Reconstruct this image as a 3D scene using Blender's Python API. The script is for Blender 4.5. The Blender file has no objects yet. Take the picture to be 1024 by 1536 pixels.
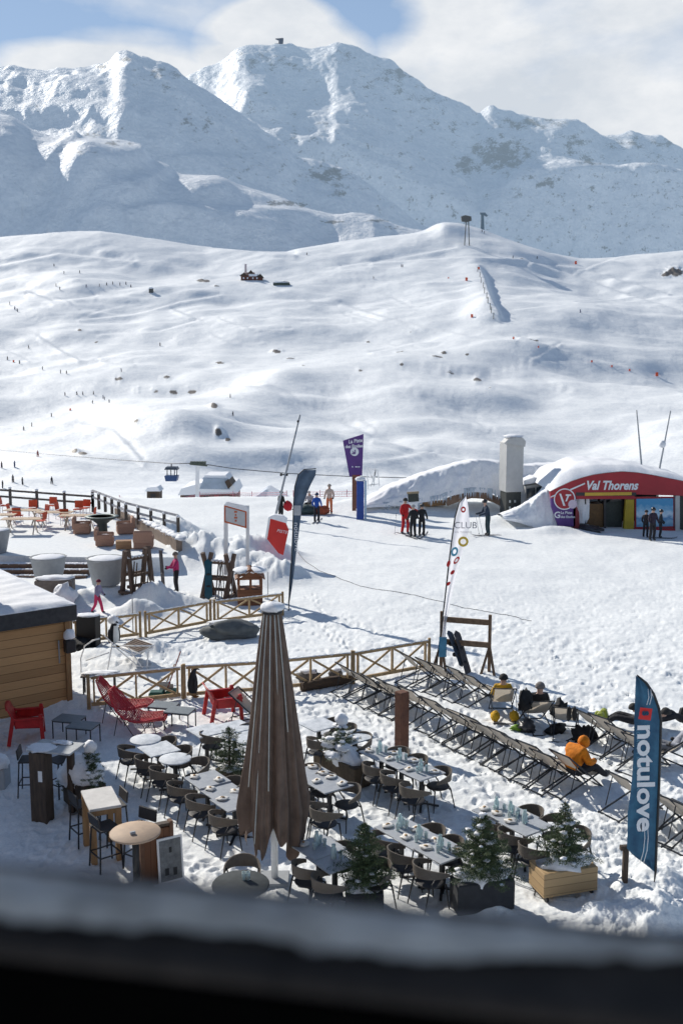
import bpy, math, random
import numpy as np
from mathutils import Vector, Matrix, Euler
R = math.radians; PI = math.pi
rnd = random.Random(7)
scn = bpy.context.scene
col = scn.collection

# ------------------------------------------------------------------ camera model
F = 1550.0; PIT = math.atan(222/1550.0); CH = 8.9
SP, CP = math.sin(PIT), math.cos(PIT)
def dirv(px, py):
    a = (px-512)/F; v = (py-768)/F
    return Vector((a, CP - v*SP, -SP - v*CP))
def G(px, py, z=0.0):                       # point at height z seen at a pixel of the photograph
    d = dirv(px, py); t = (z-CH)/d.z
    return Vector((d.x*t, d.y*t, z))
def P(px, py, Y):                           # point at distance Y
    d = dirv(px, py); t = Y/d.y
    return Vector((d.x*t, Y, CH + d.z*t))
def ZT(b, py):                              # height above z=0 where pixel row py meets the vertical over b
    d = dirv(512, py); return CH + d.z*b.y/d.y

# ------------------------------------------------------------------ noise
def _h(ix, iy, s):
    h = (ix.astype(np.int64)*374761393 + iy.astype(np.int64)*668265263 + s*1442695041) & 0xFFFFFFFF
    h = ((h ^ (h >> 13))*1274126177) & 0xFFFFFFFF
    h = (h ^ (h >> 16)) & 0xFFFFFFFF
    return h/4294967295.0*2*np.pi
def pn(x, y, s=0):
    x = np.asarray(x, float); y = np.asarray(y, float)
    xi = np.floor(x); yi = np.floor(y); xf = x-xi; yf = y-yi
    u = xf*xf*xf*(xf*(xf*6-15)+10); v = yf*yf*yf*(yf*(yf*6-15)+10)
    def g(a, b):
        t = _h(xi+a, yi+b, s); return np.cos(t)*(xf-a) + np.sin(t)*(yf-b)
    return ((g(0,0)*(1-u)+g(1,0)*u)*(1-v) + (g(0,1)*(1-u)+g(1,1)*u)*v)*1.5
def fbm(x, y, o=4, s=0, g=.5):
    r = 0; a = 1; f = 1
    for k in range(o):
        r = r + a*pn(np.asarray(x)*f+k*17.3, np.asarray(y)*f-k*9.1, s+k*13); a *= g; f *= 2.03
    return r
def ridged(x, y, o=4, s=0):
    r = 0; a = 1; f = 1
    for k in range(o):
        r = r + a*(1-2*np.abs(pn(np.asarray(x)*f+k*7.3, np.asarray(y)*f+k*5.1, s+k*11))); a *= .5; f *= 2.1
    return r
def sstep(a, b, x):
    t = np.clip((x-a)/(b-a), 0, 1); return t*t*(3-2*t)

# ------------------------------------------------------------------ materials
MATS = {}
def newmat(name):
    m = bpy.data.materials.new(name); m.use_nodes = True
    nt = m.node_tree; nt.nodes.clear()
    out = nt.nodes.new('ShaderNodeOutputMaterial')
    return m, nt, out
def nn(nt, t, **k):
    n = nt.nodes.new(t)
    for a, b in k.items():
        if a in n.inputs: n.inputs[a].default_value = b
        else: setattr(n, a, b)
    return n
def mat(name, c, rough=.6, var=.25, scale=8, bump=.15, metal=0, c2=None, stretch=None, transl=0, bscale=None, coord='Object', spec=.4):
    if name in MATS: return MATS[name]
    m, nt, out = newmat(name); L = nt.links.new
    b = nn(nt, 'ShaderNodeBsdfPrincipled', Roughness=rough, Metallic=metal)
    b.inputs['Specular IOR Level'].default_value = spec
    tc = nn(nt, 'ShaderNodeTexCoord'); mp = nn(nt, 'ShaderNodeMapping')
    if stretch: mp.inputs['Scale'].default_value = stretch
    L(tc.outputs[coord], mp.inputs[0])
    no = nn(nt, 'ShaderNodeTexNoise', Scale=scale, Detail=6, Roughness=.65)
    L(mp.outputs[0], no.inputs['Vector'])
    if c2 is None: c2 = tuple(x*(1-var) for x in c)
    rp = nn(nt, 'ShaderNodeValToRGB')
    rp.color_ramp.elements[0].position = .35; rp.color_ramp.elements[1].position = .68
    rp.color_ramp.elements[0].color = (*c2, 1); rp.color_ramp.elements[1].color = (*c, 1)
    L(no.outputs['Fac'], rp.inputs[0]); L(rp.outputs[0], b.inputs['Base Color'])
    if bump:
        bp = nn(nt, 'ShaderNodeBump', Strength=bump, Distance=.02)
        n2 = nn(nt, 'ShaderNodeTexNoise', Scale=bscale or scale*4, Detail=4)
        L(mp.outputs[0], n2.inputs['Vector']); L(n2.outputs['Fac'], bp.inputs['Height']); L(bp.outputs[0], b.inputs['Normal'])
    if transl:
        tr = nn(nt, 'ShaderNodeBsdfTranslucent'); L(rp.outputs[0], tr.inputs[0])
        mx = nn(nt, 'ShaderNodeMixShader'); mx.inputs[0].default_value = transl
        L(b.outputs[0], mx.inputs[1]); L(tr.outputs[0], mx.inputs[2]); L(mx.outputs[0], out.inputs[0])
    else: L(b.outputs[0], out.inputs[0])
    MATS[name] = m; return m
def snowmat(name, base=(.86,.87,.89), b1=(6, .25, .05), b2=(40, .25, .012), rock=False, painted_haze=None, rough=.75, spec=.12):
    m, nt, out = newmat(name); L = nt.links.new
    b = nn(nt, 'ShaderNodeBsdfPrincipled', Roughness=rough); b.inputs['Specular IOR Level'].default_value = spec
    geo = nn(nt, 'ShaderNodeNewGeometry')
    n1 = nn(nt, 'ShaderNodeTexNoise', Scale=b1[0], Detail=8, Roughness=.6); L(geo.outputs['Position'], n1.inputs['Vector'])
    n2 = nn(nt, 'ShaderNodeTexNoise', Scale=b2[0], Detail=5, Roughness=.7); L(geo.outputs['Position'], n2.inputs['Vector'])
    bp1 = nn(nt, 'ShaderNodeBump', Strength=b1[1], Distance=b1[2]); L(n1.outputs['Fac'], bp1.inputs['Height'])
    bp2 = nn(nt, 'ShaderNodeBump', Strength=b2[1], Distance=b2[2]); L(n2.outputs['Fac'], bp2.inputs['Height'])
    L(bp1.outputs[0], bp2.inputs['Normal']); L(bp2.outputs[0], b.inputs['Normal'])
    rp = nn(nt, 'ShaderNodeValToRGB')
    rp.color_ramp.elements[0].position = .3; rp.color_ramp.elements[1].position = .6
    rp.color_ramp.elements[0].color = (base[0]*.80, base[1]*.82, base[2]*.85, 1); rp.color_ramp.elements[1].color = (*base, 1)
    sp = nn(nt, 'ShaderNodeMath', operation='MULTIPLY_ADD'); L(n2.outputs['Fac'], sp.inputs[0]); sp.inputs[1].default_value = .9; 
    sp2 = nn(nt, 'ShaderNodeMath', operation='MULTIPLY_ADD'); L(n1.outputs['Fac'], sp2.inputs[0]); sp2.inputs[1].default_value = .6; sp2.inputs[2].default_value = -.27
    L(sp2.outputs[0], sp.inputs[2]); L(sp.outputs[0], rp.inputs[0]); cout = rp.outputs[0]
    if rock:
        at = nn(nt, 'ShaderNodeAttribute', attribute_name='rock')
        n3 = nn(nt, 'ShaderNodeTexNoise', Scale=rock[0], Detail=9, Roughness=.72); L(geo.outputs['Position'], n3.inputs['Vector'])
        ad = nn(nt, 'ShaderNodeMath', operation='MULTIPLY_ADD'); L(n3.outputs['Fac'], ad.inputs[0]); ad.inputs[1].default_value = rock[1]; L(at.outputs['Fac'], ad.inputs[2])
        mr = nn(nt, 'ShaderNodeMapRange'); L(ad.outputs[0], mr.inputs['Value'])
        mr.inputs['From Min'].default_value = rock[2]; mr.inputs['From Max'].default_value = rock[3]
        r2 = nn(nt, 'ShaderNodeValToRGB'); r2.color_ramp.elements[0].color = (.055,.05,.047,1); r2.color_ramp.elements[1].color = (.20,.17,.14,1)
        n4 = nn(nt, 'ShaderNodeTexNoise', Scale=rock[0]*3, Detail=6); L(geo.outputs['Position'], n4.inputs['Vector']); L(n4.outputs['Fac'], r2.inputs[0])
        mr.inputs['To Max'].default_value = rock[4] if len(rock) > 4 else 1
        mx = nn(nt, 'ShaderNodeMixRGB'); L(mr.outputs[0], mx.inputs[0]); L(rp.outputs[0], mx.inputs[1]); L(r2.outputs[0], mx.inputs[2]); cout = mx.outputs[0]
    L(cout, b.inputs['Base Color']); last = b.outputs[0]
    if painted_haze:  # distance haze painted into the surface as emission, rising with world depth
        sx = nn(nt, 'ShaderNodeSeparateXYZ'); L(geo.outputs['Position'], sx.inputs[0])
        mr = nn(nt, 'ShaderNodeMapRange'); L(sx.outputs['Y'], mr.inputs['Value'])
        mr.inputs['From Min'].default_value = painted_haze[0]; mr.inputs['From Max'].default_value = painted_haze[1]
        mr.inputs['To Min'].default_value = painted_haze[3]; mr.inputs['To Max'].default_value = painted_haze[2]
        em = nn(nt, 'ShaderNodeEmission', Strength=1.0); em.inputs[0].default_value = painted_haze[4]
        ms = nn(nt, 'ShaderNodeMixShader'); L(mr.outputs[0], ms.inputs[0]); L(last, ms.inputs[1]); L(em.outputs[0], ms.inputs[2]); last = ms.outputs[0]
    L(last, out.inputs[0]); MATS[name] = m; return m
def planks(name, c1, c2, axis='z', width=.12, dark=.35, rough=.7):
    """boards: tone per board plus a dark joint, laid across the chosen object axis"""
    m, nt, out = newmat(name); L = nt.links.new
    b = nn(nt, 'ShaderNodeBsdfPrincipled', Roughness=rough); b.inputs['Specular IOR Level'].default_value = .25
    tc = nn(nt, 'ShaderNodeTexCoord'); sx = nn(nt, 'ShaderNodeSeparateXYZ'); L(tc.outputs['Object'], sx.inputs[0])
    dv = nn(nt, 'ShaderNodeMath', operation='DIVIDE'); L(sx.outputs['XYZ'.index(axis.upper())], dv.inputs[0]); dv.inputs[1].default_value = width
    fl = nn(nt, 'ShaderNodeMath', operation='FLOOR'); L(dv.outputs[0], fl.inputs[0])
    fr = nn(nt, 'ShaderNodeMath', operation='FRACT'); L(dv.outputs[0], fr.inputs[0])
    wn = nn(nt, 'ShaderNodeTexWhiteNoise', noise_dimensions='1D'); L(fl.outputs[0], wn.inputs['W'])
    mp = nn(nt, 'ShaderNodeMapping'); sc = [2,2,2]; sc['xyz'.index(axis)] = 40; mp.inputs['Scale'].default_value = sc; L(tc.outputs['Object'], mp.inputs[0])
    no = nn(nt, 'ShaderNodeTexNoise', Scale=1.6, Detail=7, Roughness=.65); L(mp.outputs[0], no.inputs['Vector'])
    ad = nn(nt, 'ShaderNodeMath', operation='MULTIPLY_ADD'); L(wn.outputs['Value'], ad.inputs[0]); ad.inputs[1].default_value = .55
    s2 = nn(nt, 'ShaderNodeMath', operation='MULTIPLY_ADD'); L(no.outputs['Fac'], s2.inputs[0]); s2.inputs[1].default_value = .9; s2.inputs[2].default_value = -.2; L(s2.outputs[0], ad.inputs[2])
    mx = nn(nt, 'ShaderNodeMixRGB'); L(ad.outputs[0], mx.inputs[0]); mx.inputs[1].default_value = (*c2,1); mx.inputs[2].default_value = (*c1,1); mx.use_clamp = True
    lt = nn(nt, 'ShaderNodeMath', operation='LESS_THAN'); L(fr.outputs[0], lt.inputs[0]); lt.inputs[1].default_value = .07
    m2 = nn(nt, 'ShaderNodeMixRGB'); m2.blend_type = 'MULTIPLY'; ml = nn(nt, 'ShaderNodeMath', operation='MULTIPLY'); L(lt.outputs[0], ml.inputs[0]); ml.inputs[1].default_value = 1-dark
    L(ml.outputs[0], m2.inputs[0]); L(mx.outputs[0], m2.inputs[1]); m2.inputs[2].default_value = (.08,.06,.05,1)
    L(m2.outputs[0], b.inputs['Base Color'])
    bp = nn(nt, 'ShaderNodeBump', Strength=.3, Distance=.01); L(no.outputs['Fac'], bp.inputs['Height']); L(bp.outputs[0], b.inputs['Normal'])
    L(b.outputs[0], out.inputs[0]); MATS[name] = m; return m

# ------------------------------------------------------------------ mesh builder
class MB:
    def __init__(s): s.v = []; s.f = []; s.m = []; s.sm = []
    def add(s, vs, fs, mi=0, smooth=False):
        o = len(s.v); s.v += [tuple(v) for v in vs]
        s.f += [tuple(i+o for i in f) for f in fs]; s.m += [mi]*len(fs); s.sm += [smooth]*len(fs); return s
    def box(s, c, d, rot=None, mi=0, taper=1.0):
        x, y, z = d[0]/2, d[1]/2, d[2]/2
        vs = [Vector((i*x*(taper if k > 0 else 1), j*y*(taper if k > 0 else 1), k*z)) for k in (-1,1) for j in (-1,1) for i in (-1,1)]
        if rot is not None: M = Euler(rot).to_matrix(); vs = [M @ v for v in vs]
        c = Vector(c)
        return s.add([v+c for v in vs], [(0,2,3,1),(4,5,7,6),(0,1,5,4),(2,6,7,3),(0,4,6,2),(1,3,7,5)], mi)
    def bbox(s, c, d, b=.01, rot=None, mi=0):            # box with chamfered edges
        x, y, z = d[0]/2, d[1]/2, d[2]/2; b = min(b, x*.9, y*.9, z*.9)
        vs = []; 
        for kz, ins in ((-z, b), (-z+b, 0), (z-b, 0), (z, b)):
            X, Y = x-ins, y-ins; q = b*.6
            for (sx, sy, ex, ey) in ((-1,-1,0,q),(-1,-1,q,0),(1,-1,-q,0),(1,-1,0,q),(1,1,0,-q),(1,1,-q,0),(-1,1,q,0),(-1,1,0,-q)):
                vs.append(Vector((sx*X+ex, sy*Y+ey, kz)))
        fs = [tuple(range(7,-1,-1)), tuple(range(24,32))]
        for r in range(3):
            for i in range(8):
                j = (i+1) % 8; fs.append((r*8+i, r*8+j, r*8+8+j, r*8+8+i))
        if rot is not None: M = Euler(rot).to_matrix(); vs = [M @ v for v in vs]
        c = Vector(c); return s.add([v+c for v in vs], fs, mi)
    def bar(s, a, b, w, h=None, up=(0,0,1), mi=0):       # rectangular bar from a to b
        a = Vector(a); b = Vector(b); h = h or w; d = (b-a).normalized(); up = Vector(up)
        sd = d.cross(up)
        if sd.length < 1e-3: sd = d.cross(Vector((0,1,0)))
        sd.normalize(); u = sd.cross(d).normalized()
        vs = []
        for p in (a, b):
            for i, j in ((-1,-1),(1,-1),(1,1),(-1,1)): vs.append(p + sd*i*w/2 + u*j*h/2)
        return s.add(vs, [(3,2,1,0),(4,5,6,7),(0,1,5,4),(1,2,6,5),(2,3,7,6),(3,0,4,7)], mi)
    def tube(s, pts, r, n=8, mi=0, smooth=True, cap=True, flat=1.0):
        pts = [Vector(p) for p in pts]; rs = r if isinstance(r, (list, tuple)) else [r]*len(pts)
        vs = []; pu = None
        for i, p in enumerate(pts):
            d = (pts[min(i+1, len(pts)-1)] - pts[max(i-1, 0)]).normalized()
            if pu is None:
                pu = d.cross(Vector((0,0,1)))
                if pu.length < 1e-3: pu = d.cross(Vector((0,1,0)))
            pu = (pu - d*pu.dot(d)).normalized(); w = d.cross(pu)
            for k in range(n):
                a = 2*PI*k/n; vs.append(p + (pu*math.cos(a) + w*math.sin(a)*flat)*rs[i])
        fs = []
        for i in range(len(pts)-1):
            for k in range(n):
                j = (k+1) % n; fs.append((i*n+k, i*n+j, i*n+n+j, i*n+n+k))
        s.add(vs, fs, mi, smooth)
        if cap:
            o = len(s.v)-len(vs); s.f += [tuple(o+k for k in range(n-1,-1,-1)), tuple(o+(len(pts)-1)*n+k for k in range(n))]; s.m += [mi]*2; s.sm += [False]*2
        return s
    def lathe(s, prof, n=20, c=(0,0,0), mi=0, smooth=True, sx=1, sy=1):
        c = Vector(c); vs = []
        for r, z in prof:
            for k in range(n): a = 2*PI*k/n; vs.append(c + Vector((r*math.cos(a)*sx, r*math.sin(a)*sy, z)))
        fs = []
        for i in range(len(prof)-1):
            for k in range(n): j = (k+1) % n; fs.append((i*n+k, i*n+j, i*n+n+j, i*n+n+k))
        s.add(vs, fs, mi, smooth); o = len(s.v)-len(vs)
        if prof[0][0] > 1e-4: s.f.append(tuple(o+k for k in range(n-1,-1,-1))); s.m.append(mi); s.sm.append(False)
        if prof[-1][0] > 1e-4: s.f.append(tuple(o+(len(prof)-1)*n+k for k in range(n))); s.m.append(mi); s.sm.append(False)
        return s
    def prism(s, poly, thick, origin=(0,0,0), ux=(1,0,0), uy=(0,0,1), mi=0):
        """polygon in plane (ux,uy) pushed by thick along ux x uy"""
        ux = Vector(ux); uy = Vector(uy); n = ux.cross(uy).normalized(); o = Vector(origin); k = len(poly)
        vs = [o+ux*a+uy*b for a, b in poly] + [o+ux*a+uy*b+n*thick for a, b in poly]
        return s.add(vs, [tuple(range(k-1,-1,-1)), tuple(range(k, 2*k))] + [(i, (i+1)%k, (i+1)%k+k, i+k) for i in range(k)], mi)
    def blob(s, c, r, nz=.18, fr=1.6, seed=0, mi=0, n=14, m=9, flat=None):
        c = Vector(c); vs = []; 
        for i in range(m+1):
            ph = PI*i/m
            for k in range(n):
                a = 2*PI*k/n; d = Vector((math.sin(ph)*math.cos(a), math.sin(ph)*math.sin(a), math.cos(ph)))
                q = 1 + nz*float(pn(d.x*fr+seed*3.1+d.z*1.3, d.y*fr+seed*1.7-d.z*fr, seed))*2
                p = Vector((d.x*r[0]*q, d.y*r[1]*q, d.z*r[2]*q))
                if flat is not None: p.z = max(p.z, flat)
                vs.append(c+p)
        fs = []
        for i in range(m):
            for k in range(n): j = (k+1) % n; fs.append((i*n+k, i*n+n+k, i*n+n+j, i*n+j))
        return s.add(vs, fs, mi, True)
    def build(s, name, mt, parent=None, loc=None, rz=0):
        me = bpy.data.meshes.new(name); me.from_pydata(s.v, [], s.f)
        for m in (mt if isinstance(mt, (list, tuple)) else [mt]): me.materials.append(m)
        me.polygons.foreach_set('material_index', s.m); me.polygons.foreach_set('use_smooth', s.sm); me.update()
        o = bpy.data.objects.new(name, me); col.objects.link(o)
        if parent: o.parent = parent
        if loc is not None: o.location = loc; o.rotation_euler = (0,0,rz)
        return o
def tag(o, label=None, cat=None, group=None, kind=None):
    if label: o['label'] = label
    if cat: o['category'] = cat
    if group: o['group'] = group
    if kind: o['kind'] = kind
    return o
def thing(name, label, cat, loc=(0,0,0), rz=0, group=None):
    o = bpy.data.objects.new(name, None); col.objects.link(o); o.empty_display_size = .2
    o.location = loc; o.rotation_euler = (0,0,rz); return tag(o, label, cat, group)
def dup(root, loc, rz, label, group=None, name=None):
    def cp(o, par):
        c = o.copy(); col.objects.link(c); c.parent = par
        for ch in o.children: cp(ch, c)
        return c
    r = cp(root, None); r.location = loc; r.rotation_euler = (0,0,rz); r['label'] = label
    if group: r['group'] = group
    return r
class Kind:                      # first use moves the prototype itself, later uses copy it with its parts
    def __init__(s, make): s.make = make; s.proto = None
    def put(s, loc, rz, label, group=None):
        if s.proto is None:
            s.proto = s.make(); s.proto.location = loc; s.proto.rotation_euler = (0,0,rz); s.proto['label'] = label
            if group: s.proto['group'] = group
            return s.proto
        return dup(s.proto, loc, rz, label, group)
def rzf(fx, fy): return math.atan2(-fx, fy)          # local +Y turned to (fx, fy)
def textmesh(mb, body, size, origin, ux, uy, mi=0, bold=.0, align='LEFT', extr=.004, shear=0, sx=1.0):
    cu = bpy.data.curves.new('t', 'FONT'); cu.body = body; cu.size = size; cu.align_x = align; cu.offset = bold; cu.shear = shear; cu.resolution_u = 3
    ob = bpy.data.objects.new('t', cu); col.objects.link(ob)
    dg = bpy.context.evaluated_depsgraph_get(); me = bpy.data.meshes.new_from_object(ob.evaluated_get(dg))
    ux = Vector(ux).normalized(); uy = Vector(uy).normalized(); n = ux.cross(uy); o = Vector(origin)
    mb.add([o + ux*v.co.x*sx + uy*v.co.y + n*extr for v in me.vertices], [tuple(p.vertices) for p in me.polygons], mi)
    bpy.data.objects.remove(ob); bpy.data.curves.remove(cu); bpy.data.meshes.remove(me)
ORD = ['first','second','third','fourth','fifth','sixth','seventh','eighth','ninth','tenth','eleventh','twelfth']
U = Vector((.6,-.8,0)); N = Vector((.8,.6,0)); RZN = rzf(.8,.6)     # direction of the table rows, and across them
# ------------------------------------------------------------------ light, sky, camera
SUN_AZ = (-.65, .76); SUN_EL = 32
sd = Vector((SUN_AZ[0], SUN_AZ[1], 0)).normalized()*math.cos(R(SUN_EL)); sd.z = math.sin(R(SUN_EL))
li = bpy.data.lights.new('sun', 'SUN'); li.energy = 5.1; li.angle = R(.53); li.color = (1,.94,.845)
so = bpy.data.objects.new('sun', li); col.objects.link(so); so.rotation_euler = sd.to_track_quat('Z','Y').to_euler()
w = bpy.data.worlds.new('World'); scn.world = w; w.use_nodes = True
nt = w.node_tree; nt.nodes.clear(); L = nt.links.new
wo = nn(nt, 'ShaderNodeOutputWorld')
sky = nn(nt, 'ShaderNodeTexSky'); sky.sky_type = 'NISHITA'; sky.sun_disc = False
sky.sun_elevation = R(SUN_EL); sky.sun_rotation = math.atan2(SUN_AZ[0], SUN_AZ[1]); sky.altitude = 2300; sky.air_density = 1.0; sky.dust_density = .6; sky.ozone_density = 1.3
bg = nn(nt, 'ShaderNodeBackground', Strength=.105); L(sky.outputs[0], bg.inputs[0])
tc = nn(nt, 'ShaderNodeTexCoord'); sx = nn(nt, 'ShaderNodeSeparateXYZ'); L(tc.outputs['Generated'], sx.inputs[0])
mp = nn(nt, 'ShaderNodeMapping'); mp.inputs['Scale'].default_value = (1,.6,2.1); mp.inputs['Location'].default_value = (3.35,1.2,.63); L(tc.outputs['Generated'], mp.inputs[0])
n1 = nn(nt, 'ShaderNodeTexNoise', Scale=3.2, Detail=9, Roughness=.56); n1.inputs['Distortion'].default_value = .25; L(mp.outputs[0], n1.inputs['Vector'])
n2 = nn(nt, 'ShaderNodeTexNoise', Scale=7.0, Detail=8, Roughness=.6); L(mp.outputs[0], n2.inputs['Vector'])
# clouds: a bank on the right, puffs behind the peaks
def mr(src, a, b, c, d, clampit=True):
    m = nn(nt, 'ShaderNodeMapRange'); L(src, m.inputs['Value']); m.clamp = clampit
    for k, q in zip(('From Min','From Max','To Min','To Max'), (a,b,c,d)): m.inputs[k].default_value = q
    return m.outputs[0]
def mth(op, a, b, c=None):
    m = nn(nt, 'ShaderNodeMath', operation=op)
    for i, q in enumerate((a, b, c)):
        if q is None: continue
        if isinstance(q, (int, float)): m.inputs[i].default_value = q
        else: L(q, m.inputs[i])
    return m.outputs[0]
def blobm(px, py, rx, ry, amp):
    d = dirv(px, py).normalized()
    dx = mth('DIVIDE', mth('SUBTRACT', sx.outputs[0], d.x), rx/F); dz = mth('DIVIDE', mth('SUBTRACT', sx.outputs[2], d.z), ry/F)
    q = mth('ADD', mth('MULTIPLY', dx, dx), mth('MULTIPLY', dz, dz))
    return mth('MULTIPLY', mr(q, 0, 1.6, 1, 0), amp)
acc = mth('ADD', blobm(880, 70, 400, 200, .36), blobm(180, 104, 140, 44, .38))
acc = mth('ADD', acc, blobm(425, 72, 100, 50, .42))
acc = mth('ADD', acc, blobm(200, 8, 220, 34, .2))
acc = mth('ADD', acc, blobm(40, 110, 130, 40, .2))
acc = mth('ADD', acc, blobm(660, 70, 110, 70, .12))
acc = mth('SUBTRACT', acc, blobm(540, 25, 75, 45, .25))
dens = mth('ADD', mth('MULTIPLY', n1.outputs['Fac'], .72), mth('MULTIPLY', n2.outputs['Fac'], .28))
fac = mr(mth('ADD', dens, acc), .55, .75, .0, 1)
fac = mth('MULTIPLY', mth('MULTIPLY', fac, .95), mr(sx.outputs[2], .36, .55, 1, .12))
cr = nn(nt, 'ShaderNodeValToRGB'); cr.color_ramp.elements[0].position = .36; cr.color_ramp.elements[1].position = .64
cr.color_ramp.elements[0].color = (.68,.73,.79,1); cr.color_ramp.elements[1].color = (.96,.97,.98,1)
n3 = nn(nt, 'ShaderNodeTexNoise', Scale=6.5, Detail=8, Roughness=.6); mp3 = nn(nt, 'ShaderNodeMapping'); mp3.inputs['Location'].default_value = (7,2,4.05); mp3.inputs['Scale'].default_value = (1,1,2); L(tc.outputs['Generated'], mp3.inputs[0]); L(mp3.outputs[0], n3.inputs['Vector'])
L(n3.outputs['Fac'], cr.inputs[0])
bc = nn(nt, 'ShaderNodeBackground', Strength=.98); L(cr.outputs[0], bc.inputs[0])
# thin veil over the blue near the horizon
veil = nn(nt, 'ShaderNodeBackground', Strength=1.0); veil.inputs[0].default_value = (.40,.55,.76,1)
vm = nn(nt, 'ShaderNodeMixShader'); L(mr(sx.outputs[2], .1, .6, .88, .08), vm.inputs[0]); L(bg.outputs[0], vm.inputs[1]); L(veil.outputs[0], vm.inputs[2])
ms = nn(nt, 'ShaderNodeMixShader'); L(fac, ms.inputs[0]); L(vm.outputs[0], ms.inputs[1]); L(bc.outputs[0], ms.inputs[2]); L(ms.outputs[0], wo.inputs[0])
scn.view_settings.view_transform = 'Standard'; scn.view_settings.look = 'None'; scn.view_settings.exposure = 0

cam = bpy.data.cameras.new('camera'); co = bpy.data.objects.new('camera', cam); col.objects.link(co); scn.camera = co
cam.sensor_fit = 'VERTICAL'; cam.sensor_height = 36; cam.lens = 36*F/1536
co.location = (0,0,CH); co.rotation_euler = (PI/2-PIT, 0, 0); cam.clip_start = .05; cam.clip_end = 20000
cam.dof.use_dof = True; cam.dof.focus_distance = 28; cam.dof.aperture_fstop = 2.0

# ------------------------------------------------------------------ snow grounds
def gridmesh(X, Y, Z, name, mt, attr=None, label=None):
    nr, nc = X.shape
    me = bpy.data.meshes.new(name); me.vertices.add(nr*nc)
    me.vertices.foreach_set('co', np.stack([X, Y, Z], -1).reshape(-1).astype(np.float32))
    i = np.arange((nr-1)*nc).reshape(nr-1, nc)[:, :-1].reshape(-1)
    q = np.stack([i, i+1, i+nc+1, i+nc], 1); nf = len(q)
    me.loops.add(nf*4); me.polygons.add(nf)
    me.loops.foreach_set('vertex_index', q.reshape(-1).astype(np.int32))
    me.polygons.foreach_set('loop_start', (np.arange(nf)*4).astype(np.int32)); me.polygons.foreach_set('loop_total', np.full(nf, 4, np.int32))
    me.polygons.foreach_set('use_smooth', np.ones(nf, bool)); me.update(calc_edges=True); me.validate()
    if attr is not None:
        at = me.attributes.new('rock', 'FLOAT', 'POINT'); at.data.foreach_set('value', attr.reshape(-1).astype(np.float32))
    me.materials.append(mt); o = bpy.data.objects.new(name, me); col.objects.link(o); o['kind'] = 'structure'
    return o
# foreground: (x, y, rx, ry, h, lumpiness)
def Gm(px, py, rx, ry, h, lump=.5): g = G(px, py, 0); return (g.x, g.y, rx, ry, h, lump)
MOUNDS = [Gm(285,835,1.6,1.8,.9,1), Gm(330,845,1.8,1.5,.95,1), Gm(375,858,1.5,1.2,.75,1), Gm(420,868,1.2,1.0,.55,1), Gm(255,812,1.8,2.2,.9,1), Gm(235,800,2,2,.6,1), Gm(400,838,1.4,1.2,.6,.6),
  Gm(205,925,1.0,.6,.4,1), Gm(250,905,1.3,.6,.35,1), Gm(165,895,1,.6,.35,1), Gm(225,905,.8,.5,.35,1), Gm(125,905,.7,.7,.5,.6),
  Gm(790,784,2.6,1.3,.62,.2), Gm(828,800,1.5,.8,.35,.2), Gm(812,772,2.0,1.2,.7,.2),
  Gm(950,1345,.7,.35,.20,1.5), Gm(985,1330,.7,.4,.24,1.5), Gm(920,1375,.8,.35,.2,1.5), Gm(1010,1375,.8,.5,.26,1.5), Gm(985,1400,.8,.5,.26,1.5), Gm(735,1372,.35,.12,.18,1), Gm(1020,1300,.5,.4,.15,1.5),
  Gm(75,1052,1.5,.35,.22,.4), Gm(20,1058,1.2,.3,.2,.4), Gm(230,975,.8,.6,.3,.8), Gm(190,1000,1.0,.6,.25,.8), Gm(150,985,.9,.7,.3,.8),
  Gm(610,768,4,1.2,.35,.3), Gm(715,764,3.0,1.2,.35,.3), Gm(520,762,1.6,.8,.4,.4), Gm(545,764,1.2,.7,.35,.4), Gm(400,835,1.2,.9,.5,.3)]
def ground_z(x, y):
    x = np.asarray(x, float); y = np.asarray(y, float)
    near = 1-sstep(30, 46, y - x*.25)
    ter = (1-sstep(-.5, 3.5, (x*.8+y*.6) - 20.6))      # walked terrace
    z = fbm(x*.12, y*.12, 3, 5)*.10 + fbm(x*.6, y*.6, 3, 9)*.03
    amp = .005 + .009*near
    zz = fbm(x*2.6, y*2.6, 4, 21, .62)
    z = z + amp*zz - .03*near*sstep(.2, .75, fbm(x*3.4+9, y*3.4, 2, 33)) 
    # walked-up strips along the deckchair rows
    s = x*.8 + y*.6
    for c, wd in ((20.9, 1.3), (25.2, 1.2)):
        z = z + np.exp(-((s-c)/wd)**2)*.042*fbm(x*1.9, y*1.9, 4, 44, .6)*(1-sstep(34, 40, y))
    br = sstep(.9, 2.0, x - (2.6 + (19-y)*-.1))*(1-sstep(19.5, 21.5, y))*sstep(12,14,y)
    z = z + br*.05*(fbm(x*2.2, y*2.2, 5, 71, .62))
    for mx, my, rx, ry, h, l in MOUNDS:
        q = np.exp(-(((x-mx)/rx)**2 + ((y-my)/ry)**2)*1.1)
        z = z + h*q*(1 + l*.42*fbm(x*.9+mx, y*.9, 3, 81, .5)) + l*.07*np.minimum(1,q*1.6)*ridged(x*1.3, y*.8, 3, 83)*(h > .3)
    z = z + sstep(6, 18, x)*sstep(20, 40, y)*.0
    return z
def gz(p): return float(ground_z(p[0], p[1]))
cols = np.concatenate([np.linspace(-2600,-160,60)[:-1], np.linspace(-160,1184,760), np.linspace(1184,3600,60)[1:]])
ta = (cols-512)/F
Yf = np.concatenate([[-30,-5,4,8,11,13], 1/np.linspace(1/14., 1/71., 440)])
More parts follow.
